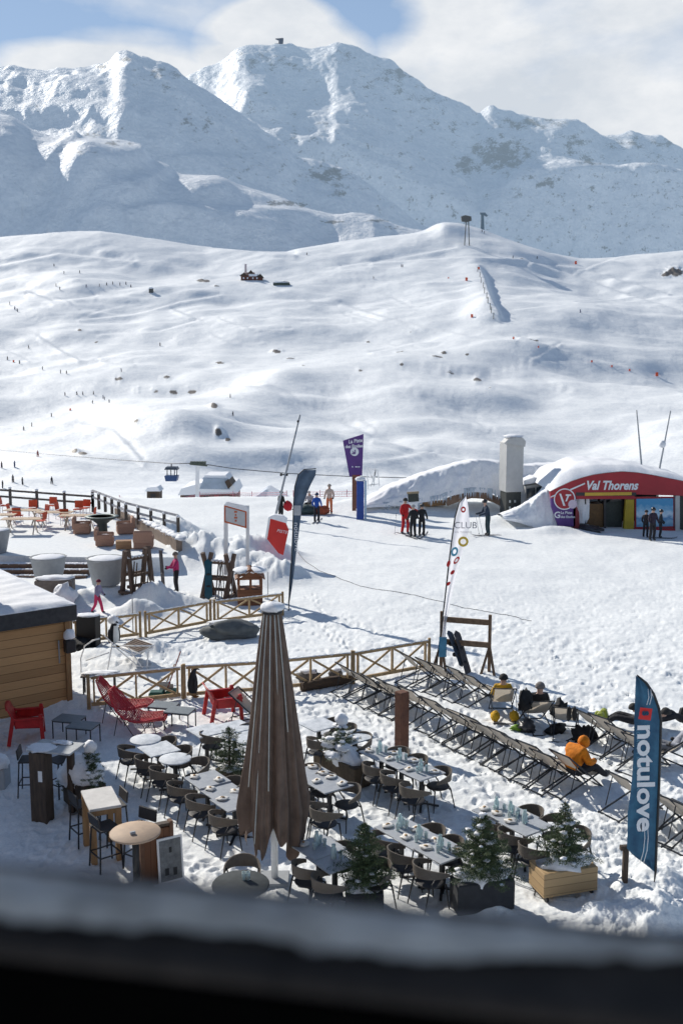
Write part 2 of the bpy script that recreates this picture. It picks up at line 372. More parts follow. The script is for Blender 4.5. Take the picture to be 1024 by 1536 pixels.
TA, YY = np.meshgrid(ta, Yf); XX = np.where(YY < 14, TA*14*1.03, TA*YY*1.03); ZZ = ground_z(XX, YY)
ZZ = ZZ - sstep(69, 71, YY)*1.2
ft = random.Random(3); prints = []
def trail(x, y, dx, dy, n, spread=.35):
    L_ = math.hypot(dx, dy); ux, uy = dx/L_, dy/L_; ph = 0
    for i in range(n):
        t_ = i*.36; wv = .25*math.sin(i*.21+x); sd_ = .11*(1 if i % 2 else -1) + wv + ft.gauss(0, spread*.25)
        prints.append((x+ux*t_-uy*sd_, y+uy*t_+ux*sd_, math.atan2(uy, ux)+ft.gauss(0,.15)))
for o_ in (-1.6,-1.2,1.35,1.6,4.0,4.3,5.3,6.2,6.5,6.9,7.3,9.6,10.4,11.2):
    q_ = Vector((-5.6,23.4,0)) + N*o_; trail(q_.x-U.x*2, q_.y-U.y*2, U.x*ft.choice((1,1,.8)), U.y, ft.randint(20,34))
for _ in range(26): trail(ft.uniform(-6,7), ft.uniform(17,36), ft.uniform(-1,1), ft.uniform(-1,1), ft.randint(8,26))
for _ in range(420): prints.append((ft.uniform(-7,8), ft.uniform(17,32), ft.uniform(0,6)))
for x_, y_, a_ in prints:
    if y_ < 14.5: continue
    r0, r1 = np.searchsorted(Yf, [y_-.3, y_+.3]); c0, c1 = np.searchsorted(ta*1.03, [(x_-.3)/y_, (x_+.3)/y_])
    if r1-r0 < 2 or c1-c0 < 2: continue
    X_ = XX[r0:r1, c0:c1]-x_; Y_ = YY[r0:r1, c0:c1]-y_; u_ = X_*math.cos(a_)+Y_*math.sin(a_); v_ = -X_*math.sin(a_)+Y_*math.cos(a_)
    e_ = (u_/.15)**2 + (v_/.07)**2; ZZ[r0:r1, c0:c1] += -.045*np.exp(-e_**2) + .014*np.exp(-(e_-2.0)**2)
snow_near = snowmat('snow_near', base=(.85,.87,.87), b1=(5,.4,.05), b2=(26,.55,.018))
gridmesh(XX, YY, ZZ, 'snow_ground', snow_near)

# ---- hillside and mountains: control curves (pixel rows of successive crests and dips) at growing distance
def curve(pts, sm=None):
    xs, ys = zip(*pts); g = np.arange(xs[0], xs[-1]+1, 2.0); v = np.interp(g, xs, ys)
    if sm is None: sm = 45 if len(pts) < 12 else 3.5
    k = np.exp(-(np.arange(-int(sm*1.5), int(sm*1.5)+1)*2.0/sm)**2); k /= k.sum(); n = len(k)//2
    v = np.convolve(np.pad(v, n, 'edge'), k, 'valid'); return lambda px: np.interp(px, g, v)
crest1 = curve([(-900,330),(-200,352),(0,357),(75,352),(150,347),(240,362),(310,374),(430,378),(520,362),(600,352),(640,346),(665,338),(690,336),(720,342),(760,360),(820,382),(870,391),(910,388),(960,382),(1024,377),(1300,360),(2200,330)])
crest2 = curve([(-900,60),(-200,110),(0,167),(20,172),(45,187),(70,198),(95,209),(115,210),(150,217),(185,226),(215,240),(235,258),(262,272),(300,277),(345,290),(380,296),(430,310),(470,328),(500,334),(530,330),(560,331),(590,345),(640,356),(700,362),(1024,420),(2000,420)])
crestC = curve([(-900,150),(-200,120),(-60,108),(0,110),(60,112),(110,107),(150,100),(165,95),(178,85),(188,83),(200,88),(210,97),(240,102),(262,108),(275,120),(300,134),(340,163),(380,190),(415,214),(445,240),(462,245),(490,254),(515,262),(545,282),(575,300),(610,320),(650,343),(700,372),(1024,430),(2000,430)])
crestE = curve([(-900,400),(500,400),(640,330),(690,300),(730,275),(780,250),(830,246),(860,244),(900,254),(940,258),(985,264),(1024,270),(1200,262),(2200,200)])
crestD = curve([(-900,200),(-200,180),(200,135),(275,114),(300,106),(320,101),(338,90),(352,78),(370,70),(392,70),(420,73),(445,81),(470,80),(492,79),(505,73),(520,79),(545,88),(572,97),(590,102),(612,117),(640,133),(665,146),(700,166),(716,178),(735,168),(760,174),(785,178),(815,179),(850,176),(868,179),(885,194),(905,206),(925,205),(945,201),(965,206),(990,210),(1010,221),(1040,236),(1200,262),(2200,230)])
ROWS = [(66, None, 'z', -.6), (72, None, 'z', -1.0), (84, None, 'z', -2.6), (120, None, 'z', -10.5),
 (200, curve([(-900,785),(0,776),(200,776),(440,772),(560,758),(1024,752),(2000,752)]), 'p', 0),
 (300, curve([(-900,740),(0,730),(180,728),(330,722),(520,706),(700,712),(1024,712),(2000,712)]), 'p', 0),
 (430, curve([(-900,670),(0,665),(250,655),(330,645),(520,660),(760,650),(1024,640),(2000,640)]), 'p', 0),
 (620, curve([(-900,590),(0,575),(250,560),(500,565),(760,552),(1024,560),(2000,560)]), 'p', 0),
 (820, curve([(-900,500),(0,490),(300,470),(560,480),(760,460),(1024,475),(2000,480)]), 'p', 0),
 (1020, curve([(-900,420),(0,425),(300,420),(500,415),(650,395),(760,402),(900,428),(1024,425),(2000,420)]), 'p', 0),
 (1230, crest1, 'p', 0), (1330, crest1, 'p', 14), (1450, crest1, 'p', 22)]
ROWS2 = [(1330, crest1, 'p', 16), (1500, crest1, 'p', 24), (1640, crest2, 'p', 48), (1850, crest2, 'p', 0), (2050, crest2, 'p', 16), (2200, crestC, 'p', 90), (2330, crestC, 'p', 52), (2480, crestC, 'p', 16), (2600, crestC, 'p', 0), (2760, crestC, 'p', 34),
 (2850, crestD, 'p', 150), (2990, crestE, 'p', 0), (3080, crestE, 'p', 2), (3250, crestD, 'p', 66), (3420, crestD, 'p', 20), (3560, crestD, 'p', 0), (3760, crestD, 'p', 60), (4300, crestD, 'p', 230)]
def zc(k, a, rows):
    Yk, c, t, off = rows[k]
    if t == 'z': return np.full_like(a, off)
    px = 512 + F*a
    for _ in range(4):
        py = c(px) + off; px = 512 + F*a*(CP - (py-768)/F*SP)
    v = (py-768)/F; return CH + Yk*(-SP - v*CP)/(CP - v*SP)
def hfield(rows, a, Ys):
    K = np.array([r[0] for r in rows], float); Zk = np.stack([zc(k, a, rows) for k in range(len(rows))])
    if rows is ROWS2:                      # E only bites on the right; else follow the slope between its neighbours
        i = [r[1] is crestE for r in rows]; n0 = i.index(True); px = 512+F*a
        wE = sstep(690, 780, px)
        for q in (n0, n0+1):
            lin = Zk[n0-1] + (Zk[n0+2]-Zk[n0-1])*((K[q]-K[n0-1])/(K[n0+2]-K[n0-1]))
            Zk[q] = Zk[q]*wE + lin*(1-wE)
    d = np.diff(Zk, axis=0)/np.diff(K)[:, None]; m = np.zeros_like(Zk)
    m[0] = d[0]; m[-1] = d[-1]
    s = d[:-1]*d[1:]; m[1:-1] = np.where(s > 0, 2*s/(d[:-1]+d[1:]+1e-12), 0)
    idx = np.clip(np.searchsorted(K, Ys, side='right')-1, 0, len(K)-2); h = (K[idx+1]-K[idx])[:, None]; t = ((Ys-K[idx])/(K[idx+1]-K[idx]))[:, None]
    return (2*t**3-3*t**2+1)*Zk[idx] + (t**3-2*t**2+t)*h*m[idx] + (-2*t**3+3*t**2)*Zk[idx+1] + (t**3-t**2)*h*m[idx+1]
def project(X, Y, Z):
    dz = Z-CH; D = Y*CP - dz*SP; up = Y*SP + dz*CP
    return 512 + F*X/D, 768 - F*up/D
def seg_d(PX, PY, pts):
    best = np.full(PX.shape, 1e9); side = np.zeros(PX.shape)
    for (x0,y0),(x1,y1) in zip(pts[:-1], pts[1:]):
        dx, dy = x1-x0, y1-y0; l2 = dx*dx+dy*dy
        t = np.clip(((PX-x0)*dx+(PY-y0)*dy)/l2, 0, 1); q = np.hypot(PX-x0-t*dx, PY-y0-t*dy)
        sg = PY-(y0+t*dy); side = np.where(q < best, sg, side); best = np.minimum(best, q)
    return best, side
Y1 = np.concatenate([np.linspace(66, 200, 60)[:-1], 1/np.linspace(1/200., 1/620., 150)[:-1], np.linspace(620, 1450, 260)])
a1 = ta; TA, YY = np.meshgrid(a1, Y1); XX = TA*YY; ZZ = hfield(ROWS, a1, Y1)
blend = sstep(150, 330, YY)
ZZ = ZZ + blend*(fbm(XX/190, YY/170, 4, 3, .48)*9.5*(1-.75*sstep(1080,1200,YY)) + fbm(XX/60, YY/55, 2, 8, .4)*.5 + fbm(XX/13, YY/16, 3, 12)*.05)
ZZ = ZZ + sstep(100,140,YY)*(1-blend)*fbm(XX/30, YY/40, 3, 8)*.6
ZZ = ZZ + blend*sstep(-.2,.6,fbm(XX/220+4, YY/150, 2, 55))*(ridged(XX/120, YY/100, 2, 61))*.3
PX, PY = project(XX, YY, ZZ)
def dent(pts, wpx, amp):                        # a track: uphill side cut, downhill side banked
    global ZZ
    q, s = seg_d(PX, PY, pts); ZZ = ZZ + np.exp(-(q/wpx)**2)*np.tanh(s/ (wpx*.6))*amp*YY/500.
for pts, wp, am in [
  ([(330,595),(380,612),(440,632),(500,655),(560,672),(640,690),(760,697)], 6, 1.6), ([(345,590),(420,618),(480,640),(560,662)], 4, .9),
  ([(120,480),(200,472),(270,455),(330,448)], 4, .8), ([(150,502),(240,497),(300,480),(260,465)], 4, .8), ([(60,505),(90,525),(120,540),(200,548)], 4, .7),
  ([(0,582),(60,592),(120,594)], 4, .9), ([(120,640),(170,660),(215,700)], 5, 1.2), 
  ([(512,400),(600,386),(680,372)], 4, .7), ([(560,335+60),(700,385),(780,388),(860,400),(1000,440)], 5, 1.0), ([(780,520),(860,545),(940,560),(1024,590)], 4, 1.0), ([(560,540),(620,520),(700,518),(770,524)], 6, 1.2),
  ([(800,395),(880,420),(960,450),(1024,470)], 8, 2.0), ([(512,460),(600,482),(700,510),(790,520)], 4, .7), ([(650,690),(540,705),(430,712)], 5, 1.0), ([(560,678),(700,700),(860,712)], 7, 1.5),
  ([(0,398),(90,380),(200,392)], 7, 1.4), ([(0,440),(40,436),(80,452),(140,447)], 5, 1.0), ([(230,350),(320,372),(440,382)], 6, 1.6), ([(0,690),(90,700),(200,705),(260,720)], 5, 1.0)]: dent(pts, wp, am)
rt = random.Random(5)
for _ in range(34):                              # faint ski tracks and piste edges
    x0, y0 = rt.uniform(-40,1000), rt.uniform(400,690); an = rt.uniform(.05,.55)*rt.choice((-1,1,1)); ln = rt.uniform(60,200); bd = rt.uniform(-25,25)
    dent([(x0+ln*t_*math.cos(an) , y0+ln*t_*math.sin(an)*.6 + bd*math.sin(PI*t_)*.4) for t_ in (0,.2,.4,.6,.8,1)], 3.0, rt.uniform(.25,.6))
ZZ = ZZ + blend*sstep(.05,.5,fbm(XX/90+3, YY/120, 2, 77))*fbm(XX/5.5, YY/9, 2, 78)*.16
def hump(px, py, rx, ry, am, sharp=1):
    global ZZ
    q = ((PX-px)/rx)**2 + ((PY-py)/ry)**2; ZZ = ZZ + np.exp(-q**sharp)*am
for h_ in [(420,598,70,26,7), (265,650,110,42,7), (500,625,70,20,-3), (540,615,190,60,12), (900,690,160,40,-6), (830,530,170,44,6), (600,560,120,25,4), (735,612,60,14,3), (300,550,70,20,4), (120,420,60,12,4), (250,435,110,14,4),
   (430,450,120,20,4), (640,430,120,20,5), (880,480,120,25,6), (990,545,80,20,3), (180,620,80,20,3), (60,700,90,20,3), (250,600,80,10,-2), (420,700,120,16,4), (820,690,160,18,4), (668,345,26,9,6)]: hump(*h_)
# the bulldozed bank of snow with a steep shaded flank, right of centre
q = seg_d(PX, PY, [(708,402),(714,430),(722,462),(736,488)])
tt = np.clip((PY-400)/90, 0, 1)
xr = np.interp(PY, [400,430,462,490], [715,724,734,748]); ww = np.interp(PY, [396,404,430,470,488,494], [0,.6,1,1.1,.8,0])
e = PX - xr; ZZ = ZZ + ww*6.0*np.where(e < 0, np.exp(-(e/34)**2), np.exp(-(e/7)**2))
rk = np.zeros_like(ZZ)
for (x, y, rx, ry, h) in [(178,570,9,4,3), (250,571,9,3,2), (207,588,10,3,2), (234,587,8,4,2), (261,591,9,4,2), (288,591,10,6,2), (322,637,8,5,3), (328,672,8,5,3), (342,679,6,4,2), (415,530,9,4,3), (436,545,9,2,1.5), (715,586,9,4,3), (733,600,6,3,2), (675,576,14,4,2.5),
    (667,582,8,3,2), (665,545,8,3,1.5), (602,573,5,2,1.5), (617,501,5,2,1.5), (552,515,5,2,1.5), (1012,408,16,7,7), (998,412,10,4,4), (305,424,14,4,2.5), (325,435,6,2,2), (330,555,9,2,1.5), (500,614,6,3,2), (120,495,5,2,1.5), (112,689,7,3,2), (800,524,10,2,1.5), (424,425,14,2,1.5), (145,513,6,1.5,1), (540,585,7,3,1.5), (600,543,9,3,2),(655,555,12,2,1.5),
    (205,655,5,3,1), (125,690,10,4,2), (700,546,4,2,1),(783,388,6,1.5,1),(455,570,5,2,1)]:
    q = ((PX-x)/rx)**2+((PY-y)/ry)**2; g = np.exp(-q*1.1); ZZ = ZZ + g*h*.45*(1+.9*fbm(XX/4, YY/9, 3, 5)); rk = np.maximum(rk, np.exp(-(((PX-x)/(rx*.85))**2+((PY-y-ry*.5)/(ry*.75))**2)**2)*.62)
PXh, PYh = project(XX, YY, ZZ)
hill_snow = snowmat('snow_hill', spec=.22, rough=.6, base=(.90,.92,.925), b1=(.11,.35,2), b2=(.9,.45,.3), rock=(.25,.8,.72,.86), painted_haze=(200,1450,.07,0.0,(.60,.70,.84,1)))
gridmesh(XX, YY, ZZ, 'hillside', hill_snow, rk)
HX, HY, HZ = XX, YY, ZZ
def hit(px, py, kk=2):                           # where the hillside is seen at a pixel
    pass
def hillpt(px, py):
    c = int(np.argmin(np.abs(PXh[300]-px))); best = None
    pyc = PYh[:, c]; run = np.minimum.accumulate(pyc)
    vis = np.where((pyc <= run+1e-6) & (pyc <= py) & (HY[:, c] > 150))[0]
    r = vis[0] if len(vis) else len(pyc)-60
    # refine column at that row
    c = int(np.argmin(np.abs(PXh[r]-px))); return Vector((HX[r, c], HY[r, c], HZ[r, c]))
# mountains
Y2 = np.concatenate([np.linspace(1330, 3600, 560)[:-1], np.linspace(3600, 4300, 40)]); TA, YY = np.meshgrid(ta, Y2); XX = TA*YY; ZZ = hfield(ROWS2, ta, Y2)
amp = np.interp(YY, [1330,1500,1850,2600,3560,4300], [.1,.6,.35,.55,.45,1.0])
far = sstep(2000, 2500, YY)
ZZ = ZZ + amp*(fbm(XX/360, YY/330, 4, 4, .45)*30) + ridged(XX/260+YY/900, YY/420, 3, 23)*(7+9*far)*amp + far*fbm(XX/60, YY/70, 4, 31, .55)*3.0 + far*ridged(XX/90+YY/400, YY/260, 3, 37)*4.0 + (1-far)*fbm(XX/60, YY/80, 4, 35)*2.5
PX, PY = project(XX, YY, ZZ)
def hump2(px, py, rx, ry, am, y0=0, y1=9999):
    global ZZ
    q = ((PX-px)/rx)**2+((PY-py)/ry)**2; ZZ = ZZ + np.exp(-q)*am*((YY > y0) & (YY < y1))
for h_ in [(120,250,40,30,26,1500,2000), (60,270,40,70,-14,1500,2000), (160,300,40,30,14,1500,2000), (300,300,110,26,14,1500,2000), (420,330,90,14,10,1500,2000), (200,345,90,12,8,1500,2000), (640,320,60,20,-10,2000,3000),
   (300,245,70,12,12,2000,2700), (120,170,90,16,16,2000,2700), (870,262,80,12,16,2700,3200), (700,230,30,40,-14,3000,3600), (380,150,50,20,14,2900,3600), (560,190,60,50,18,2900,3600), (520,280,50,40,-12,2800,3600), (980,260,50,16,14,2700,3200), (1000,330,60,40,8,2000,3600), (780,330,100,40,-8,2000,3600)]: hump2(*h_)
def ridge2(pts, wl, wr, am, y0, y1):
    global ZZ
    q, s = seg_d(PX, PY, pts); xs = np.interp(-PY, [-p[1] for p in pts][::-1] if pts[0][1] < pts[-1][1] else [-p[1] for p in pts], [p[0] for p in pts][::-1] if pts[0][1] < pts[-1][1] else [p[0] for p in pts])
    wd = np.where(PX < xs, wl, wr); ZZ = ZZ + np.exp(-(q/wd)**2)*am*sstep(y0, y0+60, YY)*(1-sstep(y1-170, y1-40, YY))
for r_ in [([(212,238),(150,262),(112,300),(72,352)], 34, 13, 17, 1450, 2000), ([(112,212),(74,240),(34,292)], 26, 10, 12, 1450, 2000), ([(250,262),(222,290),(170,330),(120,356)], 30, 14, 12, 1450, 2000), ([(330,290),(280,320),(230,352)], 44, 26, 9, 1450, 2000),
   ([(205,92),(270,150),(330,200),(420,262)], 30, 20, 16, 2350, 2600), ([(90,120),(140,150),(180,180)], 40, 18, 12, 2300, 2600), ([(500,75),(520,130),(560,200),(600,260)], 40, 24, 20, 3000, 3600), ([(372,72),(360,110),(400,160),(420,200)], 36, 22, 18, 3000, 3600), ([(860,180),(840,210),(800,240)], 30, 16, 14, 3000, 3600), ([(735,170),(752,210),(760,250)], 26, 16, 14, 3000, 3600)]: ridge2(*r_)
hump2(300,352,150,24,30,1450,1850); hump2(330,262,90,16,14,2000,2700)
gyy, gxx = np.gradient(ZZ); dy = np.gradient(YY, axis=0); dx = np.gradient(XX, axis=1)
slope = np.hypot(gyy/dy, gxx/dx)
PX, PY = project(XX, YY, ZZ)
rk = np.clip((slope-.70)*.35, 0, .13)*far
nz = fbm(PX/16, PY/9, 4, 91, .6)
for (x, y, rx, ry, s_) in [(750,232,52,30,.72), (700,248,30,18,.6), (820,275,28,9,.6), (880,240,22,14,.55), (790,185,70,12,.5), (860,215,40,20,.45), (590,112,34,14,.55), (595,130,25,20,.35), (560,130,60,40,.25), (390,92,60,20,.35), (520,85,40,10,.4), (240,112,40,14,.4), (155,100,14,5,.5), (190,90,14,6,.6), (295,185,50,30,.3), (300,190,30,14,.32), (490,262,45,16,.6), (510,285,20,12,.5), (380,250,60,40,.22), (430,100,60,12,.35),
      (940,215,60,14,.4), (980,240,50,26,.3), (430,306,38,6,.6), (175,215,28,5,.5), (497,333,22,3,.8), (560,331,20,3,.8), (590,343,26,4,.4), (150,200,60,20,.25), (60,165,50,20,.12), (1000,215,30,10,.4), (660,190,90,30,.25), (460,200,100,60,.2), (640,150,60,30,.3), (1000,290,30,12,.3), (110,225,60,26,.15)]:
    q = ((PX-x)/rx)**2+((PY-y)/ry)**2; rk = np.maximum(rk, np.exp(-q*1.2)*s_*.72 + 0*nz)
rk = rk + (nz*.22)*(rk > .06)
mt_snow = snowmat('snow_mountain', spec=.35, rough=.55, base=(.95,.95,.96), b1=(.02,.7,16), b2=(.10,.7,4), rock=(.15,1.1,.78,.95,.85), painted_haze=(1330,3600,.34,.13,(.46,.62,.77,1)))
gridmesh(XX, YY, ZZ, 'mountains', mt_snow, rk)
MXg, MYg, MZg = XX, YY, ZZ
# ------------------------------------------------------------------ shared materials
M_snow = snowmat('snow_cap', base=(.87,.88,.90), b1=(9,.3,.03), b2=(60,.3,.008))
M_fence = mat('fence_wood', (.46,.32,.17), .75, c2=(.30,.20,.10), scale=3, stretch=(3,3,3))
M_black = mat('black_metal', (.022,.023,.026), .45, .3)
M_rattan = mat('rattan', (.17,.145,.12), .75, c2=(.10,.085,.07), scale=60, bump=.5)
M_seat = mat('seat_plastic', (.045,.043,.045), .6)
M_top = mat('table_top', (.43,.45,.47), .45, c2=(.33,.35,.38), scale=6)
M_topsnow = mat('frosted_top', (.72,.75,.79), .7, c2=(.42,.46,.5), scale=5, bump=.3)
M_sling = mat('sling_canvas', (.50,.45,.38), .85, c2=(.42,.375,.315), scale=70, bump=.2, transl=.42)
M_navy = mat('navy_frame', (.02,.026,.036), .5)
M_glass = None
m_, nt_, out_ = newmat('pale_glass'); b_ = nn(nt_, 'ShaderNodeBsdfPrincipled', Roughness=.05); b_.inputs['Base Color'].default_value = (.82,.95,.96,1); b_.inputs['Transmission Weight'].default_value = .55; b_.inputs['IOR'].default_value = 1.3
nt_.links.new(b_.outputs[0], out_.inputs[0]); M_glass = m_
M_napkin = mat('napkin', (.78,.76,.72), .8); M_bread = mat('bread', (.45,.29,.15), .8)
M_red = mat('red_plastic', (.50,.02,.02), .4, .3); M_redw = mat('red_cord', (.55,.02,.035), .5)
M_dwood = mat('dark_wood', (.095,.065,.045), .7, c2=(.045,.032,.024), scale=3, stretch=(6,6,1))
M_rust = mat('rust_steel', (.17,.075,.045), .85, c2=(.10,.045,.03), scale=5, bump=.4)
M_needle = mat('needles', (.10,.14,.055), .6, c2=(.03,.055,.026), scale=14, bump=0)
M_bark = mat('bark', (.09,.06,.04), .9)
M_skin = mat('skin', (.52,.33,.25), .6, .1); M_glove = mat('glove', (.02,.02,.022), .7)
M_boot = mat('boot', (.05,.05,.055), .4)
M_white = mat('white_paint', (.78,.79,.80), .5, .08); M_grey = mat('grey_plastic', (.36,.38,.40), .6, .15)
def cloth(n, c, v=.35): return mat('cloth_'+n, c, .85, v, scale=9, bump=1.0, bscale=13)
def on(px, py, z=0.0):
    g = G(px, py, z)
    if z == 0: g = G(px, py, gz(g)); g.z = gz(g)
    return g
def onw(x, y): return Vector((x, y, gz((x, y))))

# ------------------------------------------------------------------ dining tables and chairs
def mk_chair():
    t = thing('dining_chair', '', 'chair')
    m = MB(); n = 22; vs = []; 
    for k in range(n+1):                                  # wrap-around band from arm to arm
        th = R(-112 + 224*k/n); q = abs(th)/R(112)
        x = .285*math.sin(th); y = -.25*math.cos(th) + (.10*q*q); zt = .80 - .15*q**2.2; zb = zt - (.215 - .165*q**1.5)
        for dr, z in ((0,zt),(.022,zt),(.022,zb),(0,zb)):
            f = 1+dr/.28*(1 if th else 1); tilt = (z-.6)*.12*math.cos(th)
            vs.append((x*f, (y)*f - tilt, z))
    fs = []
    for k in range(n):
        for j in range(4): fs.append((k*4+j, k*4+(j+1)%4, k*4+4+(j+1)%4, k*4+4+j))
    fs += [(0,1,2,3), (n*4+3,n*4+2,n*4+1,n*4)]
    m.add(vs, fs, 0, False); m.build('backrest', M_rattan, t)
    m = MB(); pr = [(0,.425),(.2,.425),(.235,.435),(.24,.45),(.22,.462),(.1,.455),(0,.452)]; m.lathe(pr, 20, sx=1.0, sy=.98); m.build('seat', M_seat, t)
    for sx in (-1,1):
        m = MB(); m.tube([(sx*.20,.19,.44),(sx*.235,.235,0)], [.016,.011], 7); m.build('leg', M_black, t)
        m = MB(); m.tube([(sx*.262,-.02,.66),(sx*.235,-.16,.44),(sx*.25,-.265,0)], [.013,.016,.011], 7); m.build('leg', M_black, t)
    m = MB(); m.tube([(-.2,.18,.43),(.2,.18,.43)], .012, 6); m.tube([(-.23,-.15,.43),(.23,-.15,.43)], .012, 6); m.build('seat_frame', M_black, t)
    return t
def mk_table(top=None, rnd_=False, h=.74):
    def f():
        t = thing('dining_table', '', 'table')
        m = MB()
        if rnd_: m.lathe([(.0,h-.03),(.325,h-.03),(.34,h-.02),(.34,h-.005),(.33,h),(0,h)], 32)
        else: m.bbox((0,0,h-.014), (.70,.70,.028), .006)
        m.build('tabletop', top or M_top, t)
        m = MB(); m.bbox((0,0,h/2), (.075,.075,h-.06), .01); m.build('column', M_black, t)
        m = MB()
        for a in (45,135): 
            c, s = math.cos(R(a)), math.sin(R(a)); m.bar((-.36*c,-.36*s,.02), (0,0,.07), .045, .03); m.bar((.36*c,.36*s,.02), (0,0,.07), .045, .03)
        m.build('foot', M_black, t); return t
    return f
CH_ = Kind(mk_chair); T_SQ = Kind(mk_table()); T_SN = Kind(mk_table(M_topsnow)); T_RD = Kind(mk_table(M_topsnow, True))
def chair(px, py, side, label, group, jit=11):
    """backrest top middle at a pixel; side -1: back towards the left (faces N), +1: faces -N"""
    B = G(px, py, .79); f = N*(-side); c = B + f*(.27+rnd.uniform(-.04,.04))
    c = onw(c.x, c.y); f = f
    CH_.put(c, rzf(f.x, f.y) + R(rnd.uniform(-jit, jit)), label, group)
TG = 'square dining tables on the snowy terrace'; CG = 'brown woven dining chairs on the snowy terrace'
rowname = {1:'leftmost table row', 3:'row behind closed parasol', 4:'row by snow-laden spruce', 5:'row before rusty post', 6:'row before charcoal planter', 7:'row behind dark bush', 8:'row behind wooden planter'}
tables = {}
def trow(r, pts, kinds):
    for i, (px, py) in enumerate(pts):
        g = G(px, py, .74); g = onw(g.x, g.y); k = kinds[i] if isinstance(kinds, str) else 'q'
        lab = {'q':'grey square dining table, %s from far end of %s', 's':'frosted square dining table, %s from far end of %s', 'r':'frosted round dining table, %s from far end of %s'}[k] % (ORD[i], rowname[r])
        o = {'q':T_SQ,'s':T_SN,'r':T_RD}[k].put(g, RZN + R(rnd.uniform(-2,2)), lab, 'round dining tables on the snowy terrace' if k == 'r' else TG)
        tables[(r, i)] = g
trow(1, [(218.6,1110),(238.5,1123),(263,1137),(311,1165),(335,1181),(352,1197)], 'rsrqqq')
trow(3, [(310,1098),(352,1093),(372,1107),(395,1121),(468,1156),(494,1173)], 'ssssqq')
trow(4, [(478,1087),(531,1103)], 'ss')
trow(5, [(572,1126),(602,1138),(632,1153)], 'qqq')
trow(6, [(602,1241),(631,1258),(663,1276)], 'qqq')
trow(7, [(478,1272),(502,1290)], 'qq')
trow(8, [(747,1213),(768,1223),(788,1236)], 'qqq')
def crow(r, side, pts):
    for i, (px, py) in enumerate(pts):
        chair(px, py, side, 'woven dining chair, %s from far end, %s side of %s' % (ORD[i], 'left' if side < 0 else 'right', rowname[r]), CG)
crow(1, -1, [(181,1122),(203,1137),(226,1152),(254,1172),(284,1194),(318,1218)])
crow(1, 1, [(262,1105),(286,1119),(310,1137),(362,1160)])
crow(3, -1, [(302,1104),(446,1196),(470,1210)]); crow(3, 1, [(383,1090),(478,1143),(500,1155),(537,1173)])
crow(4, -1, [(463,1108)]); crow(4, 1, [(513,1076),(531,1087),(553,1098)])
crow(5, -1, [(546,1144),(574,1158),(603,1174)]); crow(5, 1, [(611,1120),(635,1131),(672,1144)])
crow(6, -1, [(560,1256),(589,1276),(624,1302)]); crow(6, 1, [(660,1235),(690,1254),(712,1270)])
crow(7, -1, [(440,1300),(470,1320)]); crow(7, 1, [(527,1265),(583,1291)])
crow(8, -1, [(728,1230),(755,1249),(785,1268)]); crow(8, 1, [(806,1206),(847,1223),(877,1242)])
# things lying on the tables
def mk_tumbler():
    m = MB(); m.lathe([(.028,0),(.034,.10),(.035,.135),(.031,.135),(.025,.012),(0,.012)], 12); o = m.build('glass', M_glass); tag(o, '', 'glass'); return o
def mk_carafe():
    m = MB(); m.lathe([(.045,0),(.052,.04),(.050,.16),(.03,.215),(.034,.25),(.030,.25),(.026,.215),(.044,.15),(.044,.01),(0,.01)], 14); o = m.build('carafe', M_glass); tag(o, '', 'carafe'); return o
GL = Kind(mk_tumbler); CF = Kind(mk_carafe)
def mk_napkin():
    o = thing('place_setting', '', 'place setting'); m = MB(); m.blob((0,0,.02), (.12,.09,.022), .3, 2, 3, n=12, m=6, flat=-.018); m.build('napkin', M_napkin, o)
    m = MB(); m.blob((.015,0,.045), (.05,.028,.018), .2, 2, 4, n=8, m=5); m.build('roll', M_bread, o); return o
NP = Kind(mk_napkin)
def settings(key, n, items):
    g = tables[key]; r, i = key; q = rowname[r]
    for k, (u, v) in enumerate([(-.2,-.17),(.2,.15),(-.2,.17),(.2,-.15)][:n]):
        p = g + U*u + N*v; p.z = g.z + .742; pos = ['at near-left place','at far-right place','at far-left place','at near-right place'][k]
        NP.put(p, rnd.uniform(0,3), 'napkin and roll %s, %s table of %s' % (pos, ORD[i], q), 'place settings on the terrace tables')
    gl = 0
    for k, (u, v) in enumerate([(-.04,.0),(.06,.08),(.02,-.12),(-.1,.1),(.13,-.04),(-.14,-.06)][:items]):
        p = g + U*(u+rnd.uniform(-.02,.02)) + N*v; p.z = g.z + .742
        if k == 0: CF.put(p, 0, 'pale glass carafe on the %s table of %s' % (ORD[i], q), 'glass carafes on the terrace tables')
        else: GL.put(p, 0, 'clear drinking glass standing on the %s table of %s' % (ORD[i], q), 'clear glasses on the %s table of %s' % (ORD[i], q))
for k in (3,4,5): settings((1,k), 2, 0)
for k in (4,5): settings((3,k), 3, 0)
for k in (0,1,2): settings((5,k), 2, 3)
for k in (0,1,2): settings((6,k), 2, 4)
settings((7,0), 1, 4); settings((7,1), 0, 2); settings((8,0), 1, 3); settings((8,1), 2, 5); settings((8,2), 1, 1)

